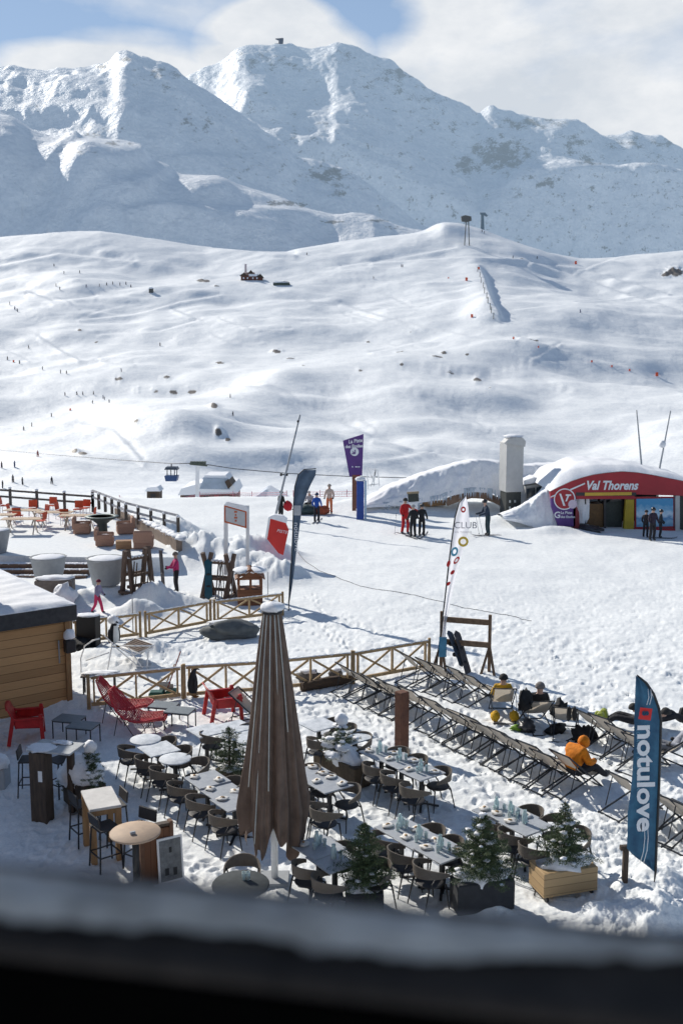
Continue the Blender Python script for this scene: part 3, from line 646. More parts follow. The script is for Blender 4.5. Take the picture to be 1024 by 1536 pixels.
# ------------------------------------------------------------------ deckchairs
def mk_deck():
    t = thing('deckchair', '', 'deckchair'); W = .29
    for sx in (-1,1):
        m = MB(); m.bar((sx*W,-.42,.93), (sx*W,.62,.015), .02, .032); m.build('back_rail', M_navy, t)
        m = MB(); m.bar((sx*(W-.03),-.62,.015), (sx*(W-.03),.50,.36), .02, .032); m.build('seat_rail', M_navy, t)
        m = MB(); m.bar((sx*(W+.022),-.20,.72), (sx*(W+.022),-.36,.10), .012, .02); m.build('prop', M_navy, t)
    for q_ in ((-.42,.93),(.50,.36),(-.58,.03),(.58,.04)): m = MB(); m.bar((-W,q_[0],q_[1]), (W,q_[0],q_[1]), .026); m.build('cross_rail', M_navy, t)
    m = MB(); n = 16; vs = []
    for k in range(n+1):
        s = k/n; y = -.43 + .93*s; zl = .955 + (.375-.955)*s; z = zl - .27*math.sin(PI*min(1, s*1.0))**.9*(.55+.45*s)
        for i in range(5): u = -1+.5*i; vs.append((u*(W-.045), y, z - .012*(1-u*u)))
    fs = [(k*5+i, k*5+i+1, k*5+i+6, k*5+i+5) for k in range(n) for i in range(4)]
    m.add(vs, fs, 0, True); o = m.build('sling', M_sling, t)
    return t
DK = Kind(mk_deck); DG = 'folding deckchairs in rows on the snow'
def deck_w(x, y, fx, fy, lab, dz=0):
    p = onw(x, y); p.z -= .01; o = DK.put(p, rzf(fx, fy), lab, DG); o.scale = (1, 1, rnd.uniform(.86,.97)); return o
def drow(a, b, n, lab, fx=.84, fy=.54, gaps=True):
    A = G(*a); B = G(*b)
    for i in range(n):
        t = i/(n-1) if n > 1 else 0; q = A.lerp(B, t); f = Vector((fx, fy, 0)).rotated(Euler((0,0,R(rnd.uniform(-3,3)))))if False else Vector((fx, fy, 0))
        a_ = R(rnd.uniform(-6,6)); f = Vector((fx*math.cos(a_)-fy*math.sin(a_), fx*math.sin(a_)+fy*math.cos(a_), 0)); s = Vector((f.y, -f.x, 0))
        c = q + f*.60 + s*(.02 if i % 2 else -.05); deck_w(c.x, c.y, f.x, f.y, 'empty beige deckchair, %s from far end of %s' % (ORD[i], lab))
drow((503,1041), (578,1075), 5, 'row ending behind rusty post')
drow((600,1085), (601,1086), 1, 'group right behind rusty post')
drow((634,1099), (800,1191), 9, 'long front row ending at orange jacket')
drow((600,1027), (692,1058), 5, 'back row beside ski rack')
drow((862,1118), (936,1166), 4, 'row running behind blue flag')
drow((914,1232), (916,1233), 1, 'group half hidden by blue flag'); drow((962,1252), (1012,1288), 3, 'cluster at right edge')
c = G(975,1150); deck_w(c.x+.5, c.y, -.9, .43, 'low deckchair turned the other way, just right of the blue flag')
g = G(826,1196) + Vector((.84,.54,0))*.60; OR = onw(g.x, g.y); deck_w(OR.x, OR.y, .84, .54, 'deckchair holding the sitter in the orange jacket')
D2 = G(754,1076); deck_w(D2.x, D2.y+.1, .05, 1, 'deckchair seen from behind with a yellow jacket in it')
D3 = G(806,1092); deck_w(D3.x, D3.y+.1, -.12, 1, 'deckchair seen from behind with dark clothes over its side')
D4 = G(848,1104); deck_w(D4.x, D4.y+.1, .25, .95, 'deckchair with black gloves hanging over its top rail')
g = G(374,1087); deck_w(g.x, g.y, .9, -.3, 'deckchair leaning against the red armchair by the fence')

# ------------------------------------------------------------------ fences
def fence(a, b, h, lab, low=.12, x_bays=2, endpost=True, snow=True, grp='crossed-rail wooden fence panels'):
    A = G(*a); B = G(*b); A.z = gz(A); B.z = gz(B); d = (B-A); L_ = Vector((d.x, d.y, 0)).length; e = Vector((d.x,d.y,0)).normalized()
    t = thing('fence_panel', lab, 'fence', A, math.atan2(e.y, e.x), grp); dz = B.z-A.z
    def pt(s, z): return (s, 0, z + dz*s/L_)
    m = MB(); m.tube([pt(0,-.1), pt(0,h+.07)], [.05,.045], 8); m.build('post', M_fence, t)
    if endpost: m = MB(); m.tube([pt(L_,-.1), pt(L_,h+.07)], [.05,.045], 8); m.build('post', M_fence, t)
    m = MB(); m.bar(pt(.06,h-.03), pt(L_-.06,h-.03), .055, .075); m.build('top_rail', M_fence, t)
    m = MB(); m.bar(pt(.06,low), pt(L_-.06,low), .055, .09); m.build('bottom_rail', M_fence, t)
    for s in (.14, L_/2, L_-.14): m = MB(); m.bar(pt(s,low+.04), pt(s,h-.07), .05, .07, up=(0,1,0)); m.build('upright', M_fence, t)
    for k in range(2):
        s0 = .2 if k == 0 else L_/2+.06; s1 = L_/2-.06 if k == 0 else L_-.2; 
        m = MB(); m.bar((s0,.012,low+.05+dz*s0/L_), (s1,.012,h-.08+dz*s1/L_), .03, .06); m.build('brace', M_fence, t)
        m = MB(); m.bar((s1,-.02,low+.05+dz*s1/L_), (s0,-.02,h-.08+dz*s0/L_), .03, .06); m.build('brace', M_fence, t)
    if snow:
        m = MB(); k = 14
        for i in range(k):
            if rnd.random() < .0: continue
            s = L_*(i+.5)/k; m.blob((s,0,h+.012+dz*s/L_), (L_/k*.62,.03,.02), .3, 2, i, n=8, m=5)
        if m.v: m.build('snow_ridge', M_snow, t)
fence((134,1064),(275,1053),.86,'wooden fence panel with crossed rails nearest the shed')
fence((277,1053),(400,1038),.88,'wooden crossed-rail fence panel behind the left red armchair and the parasol')
fence((402,1038),(528,1024),.88,'wooden crossed-rail fence panel just right of the closed parasol')
fence((530,1024),(643,1004),.88,'wooden crossed-rail fence panel ending beside the white flag')
fence((108,968),(211,955),.80,'wooden crossed-rail fence panel behind the black box and the shed corner')
fence((219,955),(316,937),.80,'wooden crossed-rail fence panel left of the grey tarpaulin heap')
fence((322,937),(424,920),.80,'wooden crossed-rail fence panel in front of the toy house')
def post(px, py, h, w, lab, mt, cap=False):
    p = on(px, py); t = MB(); t.bbox((0,0,h/2-.05), (w,w,h+.1), .012)
    return tag(t.build('post', mt, None, p, RZN), lab, 'post')
p = on(602,1124); post(602,1124, ZT(p,1037)-p.z, .24, 'square rusty brown steel post standing behind the dining tables', M_rust)
m = MB(); p = on(936,1322); m.bbox((0,0,.28), (.085,.085,.66), .01); m.bar((-.10,0,.60),(.16,0,.60), .07,.08); tag(m.build('post', M_dwood, None, p, .1), 'short dark wooden post with a stub arm beside the blue flag', 'post')
m = MB(); A = G(452,1034); B = G(530,1022); A.z=gz(A)+.1; B.z=gz(B)+.1; m.tube([A, A.lerp(B,.5)+Vector((0,0,.03)), B], [.13,.15,.12], 10); tag(m.build('log', M_bark), 'dark log lying along the foot of the fence', 'log')
for i, (px, py, s) in enumerate([(462,1020,.28),(503,1018,.22)]):
    m = MB(); m.blob((0,0,s*.4), (s*1.2,s*.8,s*.75), .25, 1.6, i+5, n=12, m=8); o = m.build('rock', mat('rock', (.16,.15,.14), .9, .4, bump=.6), None, on(px,py), i); tag(o, ['larger','smaller'][i]+' dark rock behind the fence right of the parasol', 'rock')
    m = MB(); m.blob((0,0,s*.95), (s*.9,s*.6,s*.25), .2, 1.6, i, n=10, m=6); m.build('snow_cover', M_snow, o)

# ------------------------------------------------------------------ the closed parasol
def folded_canopy(zt, zb, rb):
    m = MB(); nth = 224; nz = 44; ribs = 8; vs = []
    for i in range(nz+1):
        s = i/nz
        for k in range(nth):
            a = 2*PI*k/nth; a2 = a + .16*math.sin(2*a+1+s*.5) + .07*math.sin(5*a+2.2*s); fold = abs(math.sin(a2*ribs/2+.4)); deep = .10 + .40*s
            r0 = .15 + (rb-.15)*s**.92
            wob = 1 + .10*s*float(pn(math.cos(a)*2.2+s*1.5, math.sin(a)*2.2+s*.8, 3))*2
            r = r0*(1-deep*(1-fold**.8))*wob*(1 + .05*s*math.sin(a*24+3*s) + .02*math.sin(a*40))
            if s > .86: r *= 1-(s-.86)*1.3*(.6+.4*fold)
            hem = (zt-zb)*(.10*math.sin(a*4+1.0)*.5 + .035*math.sin(a*11) )*s**6
            vs.append((r*math.cos(a), r*math.sin(a)*.96, zt-(zt-zb)*s + hem))
    fs = [(i*nth+k, i*nth+(k+1)%nth, (i+1)*nth+(k+1)%nth, (i+1)*nth+k) for i in range(nz) for k in range(nth)]
    m.add(vs, fs, 0, True); return m
pb = on(412,1321); ztop = ZT(pb, 918); zbot = ZT(pb, 1256)
M_par = mat('parasol_canvas', (.185,.13,.10), .9, c2=(.115,.08,.062), scale=5, bump=.3, stretch=(1,1,.6), bscale=150)
t = thing('closed_parasol', 'large closed brown parasol on a white pole with a cap of snow', 'parasol', pb, 0)
folded_canopy(ztop, zbot, .66).build('canopy', M_par, t)
m = MB(); m.lathe([(.06,-.05),(.062,zbot+.9),(.05,ztop)], 16); m.build('pole', M_white, t)
m = MB(); m.bbox((0,0,.03), (.5,.5,.07), .01); m.build('base', M_grey, t)
m = MB(); m.lathe([(.03,ztop-.03),(.17,ztop-.03),(.175,ztop),(.03,ztop+.02)], 20); m.build('crown_ring', M_seat, t)
m = MB(); m.blob((0,0,ztop+.065), (.20,.20,.09), .12, 2, 3, n=18, m=10); m.build('snow_cap', M_snow, t)
M_pipe = mat('piping', (.52,.55,.53), .7, .2)
for a, L2 in ((-118,.97), (-96,.74), (-72,.70), (-140,.74), (-50,.5)):
    m = MB(); pts = []
    for i in range(14):
        s = i/13*L2; r = (.155 + (.66-.155)*s**.92)*(.93+.03*s) + .012; pts.append((r*math.cos(R(a)), r*math.sin(R(a))*.96, ztop-(ztop-zbot)*s))
    m.tube(pts, .010, 6); m.build('piping', M_pipe, t)

# ------------------------------------------------------------------ potted spruces
def spruce(h, r, seed, snowy=0, dens=1.0, z0=.0):
    rg = np.random.default_rng(seed); V = []; Fq = []; tips = []
    nb = int(66*dens*h)
    for b in range(nb):
        t = (b+rg.random())/nb; z = z0 + h*(.06 + .86*t**1.0); Lb = r*(1-t)**.85*(.55+.75*rg.random()) + .04; az = b*2.399 + rg.random()*.6
        el = .05 + .75*t + rg.normal()*.10; d = np.array([math.cos(az)*math.cos(el), math.sin(az)*math.cos(el), math.sin(el)]); dp = np.array([0,0,-1.0])
        n = max(3, int(Lb/.035)); sd_ = np.array([-math.sin(az), math.cos(az), 0])
        for i in range(n):
            s = (i+.6)/n; p = np.array([0,0,z]) + d*Lb*s + dp*.12*Lb*s*s
            tips.append(p)
            for sg in (-1, 1):                              # side twigs shorten towards the tip
                tl = Lb*.42*(1-s*.75)*(.6+.6*rg.random()); td = d*.75 + sd_*sg*.8 + np.array([0,0,.12*rg.normal()]); td /= np.linalg.norm(td)
                k = max(2, int(tl/.032))
                for j in range(k):
                    q = p + td*tl*(j+.5)/k
                    for w_ in range(3):
                        nd = td*.55 + rg.normal(size=3)*.55; nd /= np.linalg.norm(nd); pr = np.cross(nd, rg.normal(size=3)); pr /= np.linalg.norm(pr)+1e-9
                        o = len(V); ln = .030+.014*rg.random(); wd = .0045
                        V += [q-pr*wd, q+pr*wd, q+nd*ln+pr*wd*.5, q+nd*ln-pr*wd*.5]; Fq.append((o,o+1,o+2,o+3))
    m = MB(); m.add([tuple(v) for v in V], Fq, 0, False); return m, tips
def potted(px, py, h, r, seed, lab, pot, snowy=0, dens=1.0, rz=RZN, potdim=(.9,.4,.42), potmat=None, lift=0, cat='potted tree'):
    g = on(px, py); t = thing('potted_spruce', lab, cat, g, rz)
    z0 = potdim[2] + lift
    if pot == 'planks':
        m = MB(); L_, W_, H_ = potdim; m.bbox((0,0,lift+H_/2), (L_,W_,H_), .008); bx = m.build('planter', planks('planter_boards', (.50,.35,.19), (.34,.23,.12), 'z', .14), t)
        for sx in (-1,1):
            for sy in (-1,1): q = MB(); q.tube([(sx*L_*.42-.02,sy*W_*.4,lift/2),(sx*L_*.42+.02,sy*W_*.4,lift/2)], lift/2, 10); q.build('castor', M_black, t)
    else:
        m = MB(); L_, W_, H_ = potdim; m.bbox((0,0,lift+H_/2), (L_,W_,H_), .02); m.build('planter', potmat, t)
    m = MB(); m.blob((0,0,z0+.0), (potdim[0]*.47,potdim[1]*.47,.07+.1*snowy), .25, 2.2, seed, n=18, m=8); m.build('snow_mound', M_snow, t)
    m = MB(); m.tube([(0,0,z0-.1),(0,0,z0+h*.5),(0,0,z0+h)], [.028,.02,.005], 8); m.build('trunk', M_bark, t)
    m, tips = spruce(h, r, seed, snowy, dens, z0); m.build('foliage', M_needle, t)
    k = int([14, 40, 60][snowy]); rg = random.Random(seed); q = MB()
    for i in range(k):
        p = tips[rg.randrange(len(tips))]; s = [.03,.04,.06][snowy]*rg.uniform(.6,1.4); q.blob((p[0]*.85,p[1]*.85,p[2]+.02), (s*1.3,s*1.1,s*.55), .25, 2, i, n=8, m=6)
    if snowy == 2:
        q.blob((0,0,z0+h*.97), (.15,.14,.14), .12, 1.6, 3, n=14, m=9); q.blob((-.26,-.16,z0+h*.30), (.24,.18,.09), .3, 2.2, 4, n=16, m=9); q.blob((.25,-.14,z0+h*.36), (.17,.15,.07), .3, 2.2, 5, n=14, m=9); q.blob((.05,-.3,z0+h*.14), (.20,.14,.08), .3, 2.2, 6, n=14, m=9)
    q.build('snow_clumps', M_snow, t); return t
M_char = mat('charcoal_pot', (.035,.037,.042), .8, .3, bump=.2); M_brnpot = mat('brown_pot', (.10,.075,.05), .9, c2=(.06,.045,.03), bump=.5)
potted(843,1338,1.12,.52,11,'small spruce in a wheeled pine-board planter beside the rightmost dining row','planks',1,1.15,math.atan2(.28,.95),(1.0,.55,.42),None,.10)
potted(722,1362,1.15,.56,12,'bushy spruce in a charcoal planter in front of the rows set with glasses','box',1,1.5,math.atan2(.22,.97),(.98,.42,.52),M_char)
potted(546,1366,1.15,.52,13,'dark round-crowned spruce at the railing edge right of the parasol foot','box',0,1.6,0,(.62,.5,.42),M_char)
potted(345,1180,.95,.58,14,'open-branched little spruce standing among the leftmost dining tables','box',0,.85,RZN,(.45,.45,.40),M_brnpot)
potted(512,1168,.85,.50,15,'spruce heaped with thick snow in a long brown planter between the tables','box',2,.9,RZN+R(90)*0,(1.5,.45,.48),M_brnpot)
# ------------------------------------------------------------------ feather flags
def flag_text(mb, body, size, C, ux, uy, mi, bold=0, sx=1.0): textmesh(mb, body, size, C, ux, uy, mi, bold, extr=.006, sx=sx)
# blue flag at the right
g = on(981,1322); s = 1/ (F/ (g.y*CP + CH*SP))          # metres per photo pixel at its depth
def loc(px, py, base, bpx): return ((px-bpx)*base, 0)
M_fblue = mat('flag_blue', (.035,.115,.20), .7, c2=(.02,.06,.12), scale=3.5, bump=.3, transl=.3)
M_fwhite = mat('flag_white', (.74,.75,.80), .7, .06, scale=3, bump=.2, transl=.6)
M_fnavy = mat('flag_navy', (.06,.095,.15), .7, .35, scale=3, bump=.3, transl=.25)
M_print = mat('print_white', (.75,.77,.80), .7, .05, bump=0); M_printr = mat('print_red', (.62,.03,.03), .7, .05, bump=0)
M_printb = mat('print_blue', (.06,.22,.36), .7, .05, bump=0); M_prints = mat('print_pale_blue', (.14,.30,.42), .7, .05, bump=0)
def px2l(g, bpx, px, py):                      # local x,z of a photo pixel in the upright plane through g facing the camera
    Yp = g.y; q = P(px, py, Yp); return (q.x-g.x, q.z-g.z)
def sail(g, bpx, left, right, wave=.03, k=26, n=8, ph=0):
    """cloth between two edges given in photo pixels (same rows)"""
    vs = []
    for i in range(k+1):
        py = left[0][1] + (left[-1][1]-left[0][1])*i/k
        lx = np.interp(py, [q[1] for q in left], [q[0] for q in left]); rx = np.interp(py, [q[1] for q in right], [q[0] for q in right])
        for j in range(n+1):
            px = lx + (rx-lx)*j/n; x, z = px2l(g, bpx, px, py); vs.append((x, wave*math.sin(j*1.1+i*.33+ph)*(1-j/n*.6 if ph >= 0 else j/n), z))
    fs = [(i*(n+1)+j, i*(n+1)+j+1, (i+1)*(n+1)+j+1, (i+1)*(n+1)+j) for i in range(k) for j in range(n)]
    m = MB(); m.add(vs, fs, 0, True); return m
t = thing('feather_flag', 'tall blue feather flag lettered notulove, flying at the right edge of the deckchairs', 'flag', g, 0)
sail(g, 981, [(953,1014),(952,1060),(950,1120),(945,1180),(940,1220),(941,1250),(940,1278),(958,1290),(975,1302),(981,1308)][:7]+[(958,1290),(981,1308)], [(954,1013),(965,1022),(977,1040),(986,1062),(990,1085),(989,1130),(987,1200),(985,1250),(983,1308)], .035).build('sail', M_fblue, t)
m = MB(); pts = [px2l(g,981,x,y) for x, y in [(980,1322),(982,1306),(984,1250),(987,1180),(989,1120),(990,1080),(987,1062),(979,1040),(968,1024),(954,1012)]]; m.tube([(a,-.02,b) for a, b in pts], [.010]+[.022]*8+[.01], 8); m.build('pole', M_black, t)
m = MB(); x, z = px2l(g,981,956.5,1085); flag_text(m, 'notulove', .40, (x-.02, -.055, z-.0), (0.035,0,-1), (1,0,.03), 0, .012, 1.30)
m.build('lettering', M_print, t)
m = MB(); x, z = px2l(g,981,956,1063); m.bbox((x+.11,-.055,z-.07), (.20,.004,.20), .001, rot=(0,.12,0)); m.build('logo_tile', M_printr, t)
m = MB(); flag_text(m, 's', .2, (x+.06,-.062,z-.02), (.03,0,-1), (1,0,.03), 0, .01); m.build('logo_mark', M_fblue, t)
m = MB(); x, z = px2l(g,981,955,1092); flag_text(m, 'HOTEL CENTRE COURCHEVEL'[:0]+'LOCATION  SKI  SNOWBOARD', .075, (x-.03,-.05,z), (.05,0,-1), (1,0,.03), 0, .0, 1.1); m.build('small_lettering', M_prints, t)
m = MB()
for o in (0, 5): m.tube([(a,-.05,b) for a, b in [px2l(g,981,x+o,y) for x, y in [(964,1232),(965,1255),(963,1275),(958,1292)]]], .007, 5)
for o in (0, 5): m.tube([(a,-.045,b) for a, b in [px2l(g,981,x+o*.8,y) for x, y in [(970,1032),(971,1045),(968,1056)]]], .006, 5)
m.build('swoosh', M_print, t)
# white flag
g = on(654,1004)
t = thing('feather_flag', 'slim white feather flag lettered CLUB leaning beside the ski rack', 'flag', g, 0)
sail(g, 654, [(697,744),(688,752),(682,775),(678,810),(673,850),(668,900),(663,950),(657,985)], [(698,744),(702,757),(704,790),(697,815),(687,850),(677,890),(669,935),(667,960),(667,985)], .03).build('sail', M_fwhite, t)
m = MB(); m.tube([(a,-.02,b) for a, b in [px2l(g,654,x,y) for x, y in [(654,1002),(659,960),(666,905),(672,850),(677,810),(682,775),(688,754),(698,743)]]], [.02]*7+[.012], 8); m.build('pole', M_black, t)
m = MB(); x, z = px2l(g,654,681,792); flag_text(m, 'CLUB', .27, (x-.02,-.05,z), (1,0,0), (0,0,1), 0, .0); m.build('lettering', mat('print_grey', (.30,.30,.34), .7, .05, bump=0), t)
m = MB(); x, z = px2l(g,654,681,799); flag_text(m, 'VAL THORENS', .075, (x,-.05,z), (1,0,0), (0,0,1), 0, .0); m.build('small_lettering', mat('print_grey'if False else 'print_grey2', (.40,.38,.42), .7, .05, bump=0), t)
def disc(m, x, z, r, sx=1, rot=0, ring=0):
    n = 20; c = [(x+(math.cos(2*PI*k/n)*sx*math.cos(rot)-math.sin(2*PI*k/n)*math.sin(rot))*r, z+(math.cos(2*PI*k/n)*sx*math.sin(rot)+math.sin(2*PI*k/n)*math.cos(rot))*r) for k in range(n)]
    if ring:
        ci = [(x+(a-x)*ring, z+(b-z)*ring) for a, b in c]; m.add([(a,-.05,b) for a, b in c+ci], [(k,(k+1)%n,n+(k+1)%n,n+k) for k in range(n)])
    else: m.add([(a,-.05,b) for a, b in c], [tuple(range(n))])
for px, py, r, sx, rot, ring, cc in [(694,764,.09,.8,0,.45,M_printr),(694,812,.15,1,0,.55,mat('print_yellow',(.75,.52,.08),.7,.05,bump=0)),(681,827,.14,.7,-.3,.5,mat('print_cyan',(.12,.42,.58),.7,.05,bump=0)),(684,840,.13,.45,-.6,.5,M_printr),(672,845,.10,.5,-.3,0,M_printr),(678,858,.08,.6,-.7,0,M_printr),(672,875,.07,.6,-.7,0,M_printr)]:
    m = MB(); x, z = px2l(g,654,px,py); disc(m, x, z, r, sx, rot, ring); m.build('printed_mark', cc, t)
m = MB(); a = px2l(g,654,658,955); b = px2l(g,654,669,985); m.box(((a[0]+b[0])/2,-.04,(a[1]+b[1])/2), (b[0]-a[0],.004,a[1]-b[1])); m.build('blue_band', mat('print_sky',(.10,.32,.50),.7,.3,bump=0), t)
# navy flag
g = on(432,916)
t = thing('feather_flag', 'narrow dark navy feather flag curving over behind the closed parasol', 'flag', g, 0)
sail(g, 432, [(455,705),(447,711),(442,730),(440,760),(439,800),(437,840),(434,880),(432,905)], [(474,704),(474,711),(463,733),(453,762),(448,800),(443,840),(438,880),(434,905)], .03).build('sail', M_fnavy, t)
m = MB(); m.tube([(a,-.02,b) for a, b in [px2l(g,432,x,y) for x, y in [(433,916),(434,880),(437,840),(439,800),(440,760),(442,730),(447,712),(456,704),(474,703)]]], .018, 8); m.build('pole', M_black, t)
m = MB(); x, z = px2l(g,432,443,783); flag_text(m, 'notulove', .24, (x-.04,-.05,z), (0.02,0,-1), (1,0,0), 0, .0, 1.25); m.build('lettering', M_print, t)
m = MB(); a = px2l(g,432,441,772); m.bbox((a[0]+.12,-.045,a[1]+.16), (.26,.004,.36), .001); m.build('pale_band', mat('print_lilac',(.45,.47,.50),.7,.2,bump=0), t)

# ------------------------------------------------------------------ ski rack with boards
def board(name, lab, p, top, w, c, bind=True, cat='snowboard'):
    p = Vector(p); top = Vector(top); d = (top-p); L_ = d.length; d.normalize(); m = MB(); sd = Vector((0,0,1)).cross(d).normalized() if abs(d.z) < .99 else Vector((1,0,0)); nrm = sd.cross(d)
    n = 14; vs = []
    for i in range(n+1):
        s = i/n; e = min(s, 1-s)*L_; ww = w/2*(1-.12*math.sin(PI*s))*(math.sqrt(max(0, 1-(1-min(1,e/.14))**2)) if e < .14 else 1) + .004; cv = .035*max(0, 1-e/.16)
        for q, dz in ((-1,0),(1,0),(1,.01),(-1,.01)): vs.append(p + d*L_*s + sd*q*ww + nrm*(dz+cv))
    fs = [(i*4+j, i*4+(j+1)%4, i*4+4+(j+1)%4, i*4+4+j) for i in range(n) for j in range(4)] + [(3,2,1,0), (n*4,n*4+1,n*4+2,n*4+3)]
    o = bpy.data.objects.new(name, None); col.objects.link(o); tag(o, lab, cat)
    m.add(vs, fs); m.build('deck', c, o)
    if bind:
        for s in (.33,.62):
            b = MB(); c0 = p + d*L_*s + nrm*.05; b.bbox(c0, (.16,.16,.09), .03); b.bbox(c0+nrm*.08+d*.04, (.13,.13,.12), .03); b.build('binding', M_black, o)
    return o
A = on(661,1003); B = on(733,1006)
t = thing('ski_rack', 'tall wooden ski rack of two posts and two beams beside the white flag', 'ski rack', A, math.atan2(B.y-A.y, B.x-A.x)); L_ = (B-A).length; h = ZT(A,917)-A.z
M_rack = mat('rack_wood', (.24,.16,.10), .8, c2=(.13,.085,.055), scale=4, stretch=(2,2,2))
for x in (0, L_):
    m = MB(); m.bar((x,0,-.05),(x,0,h), .085,.085, up=(0,1,0)); m.build('post', M_rack, t)
    for sx in (-1,1):
        m = MB(); m.bar((x+sx*.20,-.02*sx-.25,-.03),(x,0,.78), .07,.05, up=(0,1,0)); m.build('brace', M_rack, t)
for z in (h-.22, h*.48): m = MB(); m.bar((.045,-.055,z),(L_-.045,-.055,z), .06,.16); m.build('beam', M_rack, t)
bA = lambda px, py, dy=0: Vector((P(px,py,A.y+dy).x, A.y+dy, P(px,py,A.y+dy).z))
board('snowboard', 'dark narrow snowboard leaning at the left in the ski rack', bA(694,1000,-.5), bA(673,945,-.12), .25, mat('board_dark',(.05,.07,.10),.3))
board('snowboard', 'charcoal snowboard with black bindings leaning at the right in the ski rack', bA(704,1016,-.6), bA(684,945,-.12), .25, mat('board_grey',(.06,.055,.06),.3))

# ------------------------------------------------------------------ timber shed at the left
a = G(108,1056); sy = a.y; zt = CH + sy*dirv(108,907).z/dirv(108,907).y
t = thing('timber_shed', 'timber-clad shed with a snow-covered flat roof at the left edge', 'shed', (a.x, sy, 0), math.atan2(.6,.8))
W = 5.5; Dp = 6.1; zf = P(108,930,sy).z
m = MB(); m.box((-W/2-.06, Dp/2, zf/2-.1), (W-.1, Dp-.1, zf+.2)); m.build('wall', planks('shed_boards', (.60,.35,.16), (.33,.18,.08), 'z', .22), t)
m = MB(); m.bbox((-.045,.045,zf/2-.1), (.14,.14,zf+.2), .01); m.build('corner_post', mat('shed_post',(.36,.20,.09),.8,.4,scale=3,stretch=(5,5,1)), t)
m = MB(); m.bbox((-W/2+.05, Dp/2-.0, (zf+zt)/2), (W+.25, Dp+.3, zt-zf), .01); m.build('fascia', mat('fascia',(.055,.055,.058),.7,.4), t)
m = MB(); nx_, ny_ = 40, 50; vs = []
for j in range(ny_+1):
    for i in range(nx_+1):
        x = -W-.05 + (W+.2)*i/nx_; y = -.14 + (Dp+.28)*j/ny_; e = min(i/nx_, 1-i/nx_, j/ny_, 1-j/ny_)*20
        vs.append((x, y, zt + .10*min(1, e)**.5 + .02 + .035*float(fbm(x*1.1+a.x, y*2.2, 3, 8))))
m.add(vs, [(j*(nx_+1)+i, j*(nx_+1)+i+1, (j+1)*(nx_+1)+i+1, (j+1)*(nx_+1)+i) for j in range(ny_) for i in range(nx_)], 0, True)
m.box((-W/2+.05, Dp/2, zt+.012), (W+.2, Dp+.27, .03)); m.build('snow_layer', M_snow, t)
m = MB(); q = P(105,962,sy-.15); lx, lz = -.06, q.z; m.bbox((lx,-.16,lz-.12), (.26,.22,.34), .02); lb = m.build('lantern', M_black, t)
m = MB(); m.blob((lx,-.16,lz+.16), (.15,.13,.17), .15, 2, 2, flat=-.09); m.build('snow_cap', M_snow, lb)
m = MB(); m.tube([(-.3,-.03,zf-.5),(-.3,-.03,zf-1.1)], .02, 6); m.build('pipe', M_grey, t)
# building further left, outside the frame, that throws the shade over the lower-left corner
m = MB(); m.box((-17.3,24.5,3.3), (12,9,7.6)); tag(m.build('neighbouring_building', planks('neighbour_boards',(.3,.2,.12),(.2,.13,.08),'z',.2)), 'timber building wing standing left of the shed', 'building')
m = MB(); m.box((-7.5,3.9,6), (7.8,6.2,18)); tag(m.build('balcony_shade_block', planks('shade_block_boards',(.28,.19,.12),(.2,.13,.08),'z',.2)), 'unseen timber block added left of the balcony to shade it', 'building')  # unseen block added to keep the sun off the balcony

# ------------------------------------------------------------------ red seats and low tables
def mk_redchair():
    t = thing('armchair', '', 'armchair'); m = MB()
    n = 8; vs = []
    for i in range(n+1):
        z = .40 + .52*i/n; y = -.30 - .20*(i/n)**1.3
        for j in range(7): u = -1+j/3; vs.append((u*.40, y+.04*u*u, z - (.05*u*u if i == n else 0)))
    k = len(vs); vs += [(x, y-.035, z) for x, y, z in vs]
    fs = [(i*7+j, i*7+j+1, i*7+j+8, i*7+j+7) for i in range(n) for j in range(6)]; fs += [tuple(k+q for q in f[::-1]) for f in fs]
    fs += [(n*7+j, n*7+j+1, k+n*7+j+1, k+n*7+j) for j in range(6)] + [(i*7, i*7+7, k+i*7+7, k+i*7) for i in range(n)] + [(i*7+13, i*7+6, k+i*7+6, k+i*7+13) for i in range(n)]
    m.add(vs, fs, 0, True); m.build('backrest', M_red, t)
    m = MB(); m.bbox((0,.02,.40), (.72,.66,.06), .02, rot=(-.06,0,0)); m.build('seat', M_red, t)
    for sx in (-1,1):
        m = MB(); m.bbox((sx*.40,.02,.62), (.10,.66,.05), .015); m.bbox((sx*.40,.30,.36), (.085,.09,.72), .015, rot=(.06,0,0)); m.build('arm', M_red, t)
        m = MB(); m.bbox((sx*.40,-.40,.33), (.08,.09,.68), .015, rot=(-.18,0,0)); m.build('leg', M_red, t)
        m = MB(); m.bbox((sx*.40,-.02,.51), (.03,.55,.20), .01); m.build('side_panel', M_red, t)
    return t
RC = Kind(mk_redchair)
g = on(45,1108); RC.put(g, rzf(.93,.25), 'red plastic armchair standing in the shade beside the shed', 'red plastic armchairs')
g = on(338,1077); RC.put(g, rzf(.90,.35), 'red plastic armchair in the sun next to the crossed-rail fence', 'red plastic armchairs')
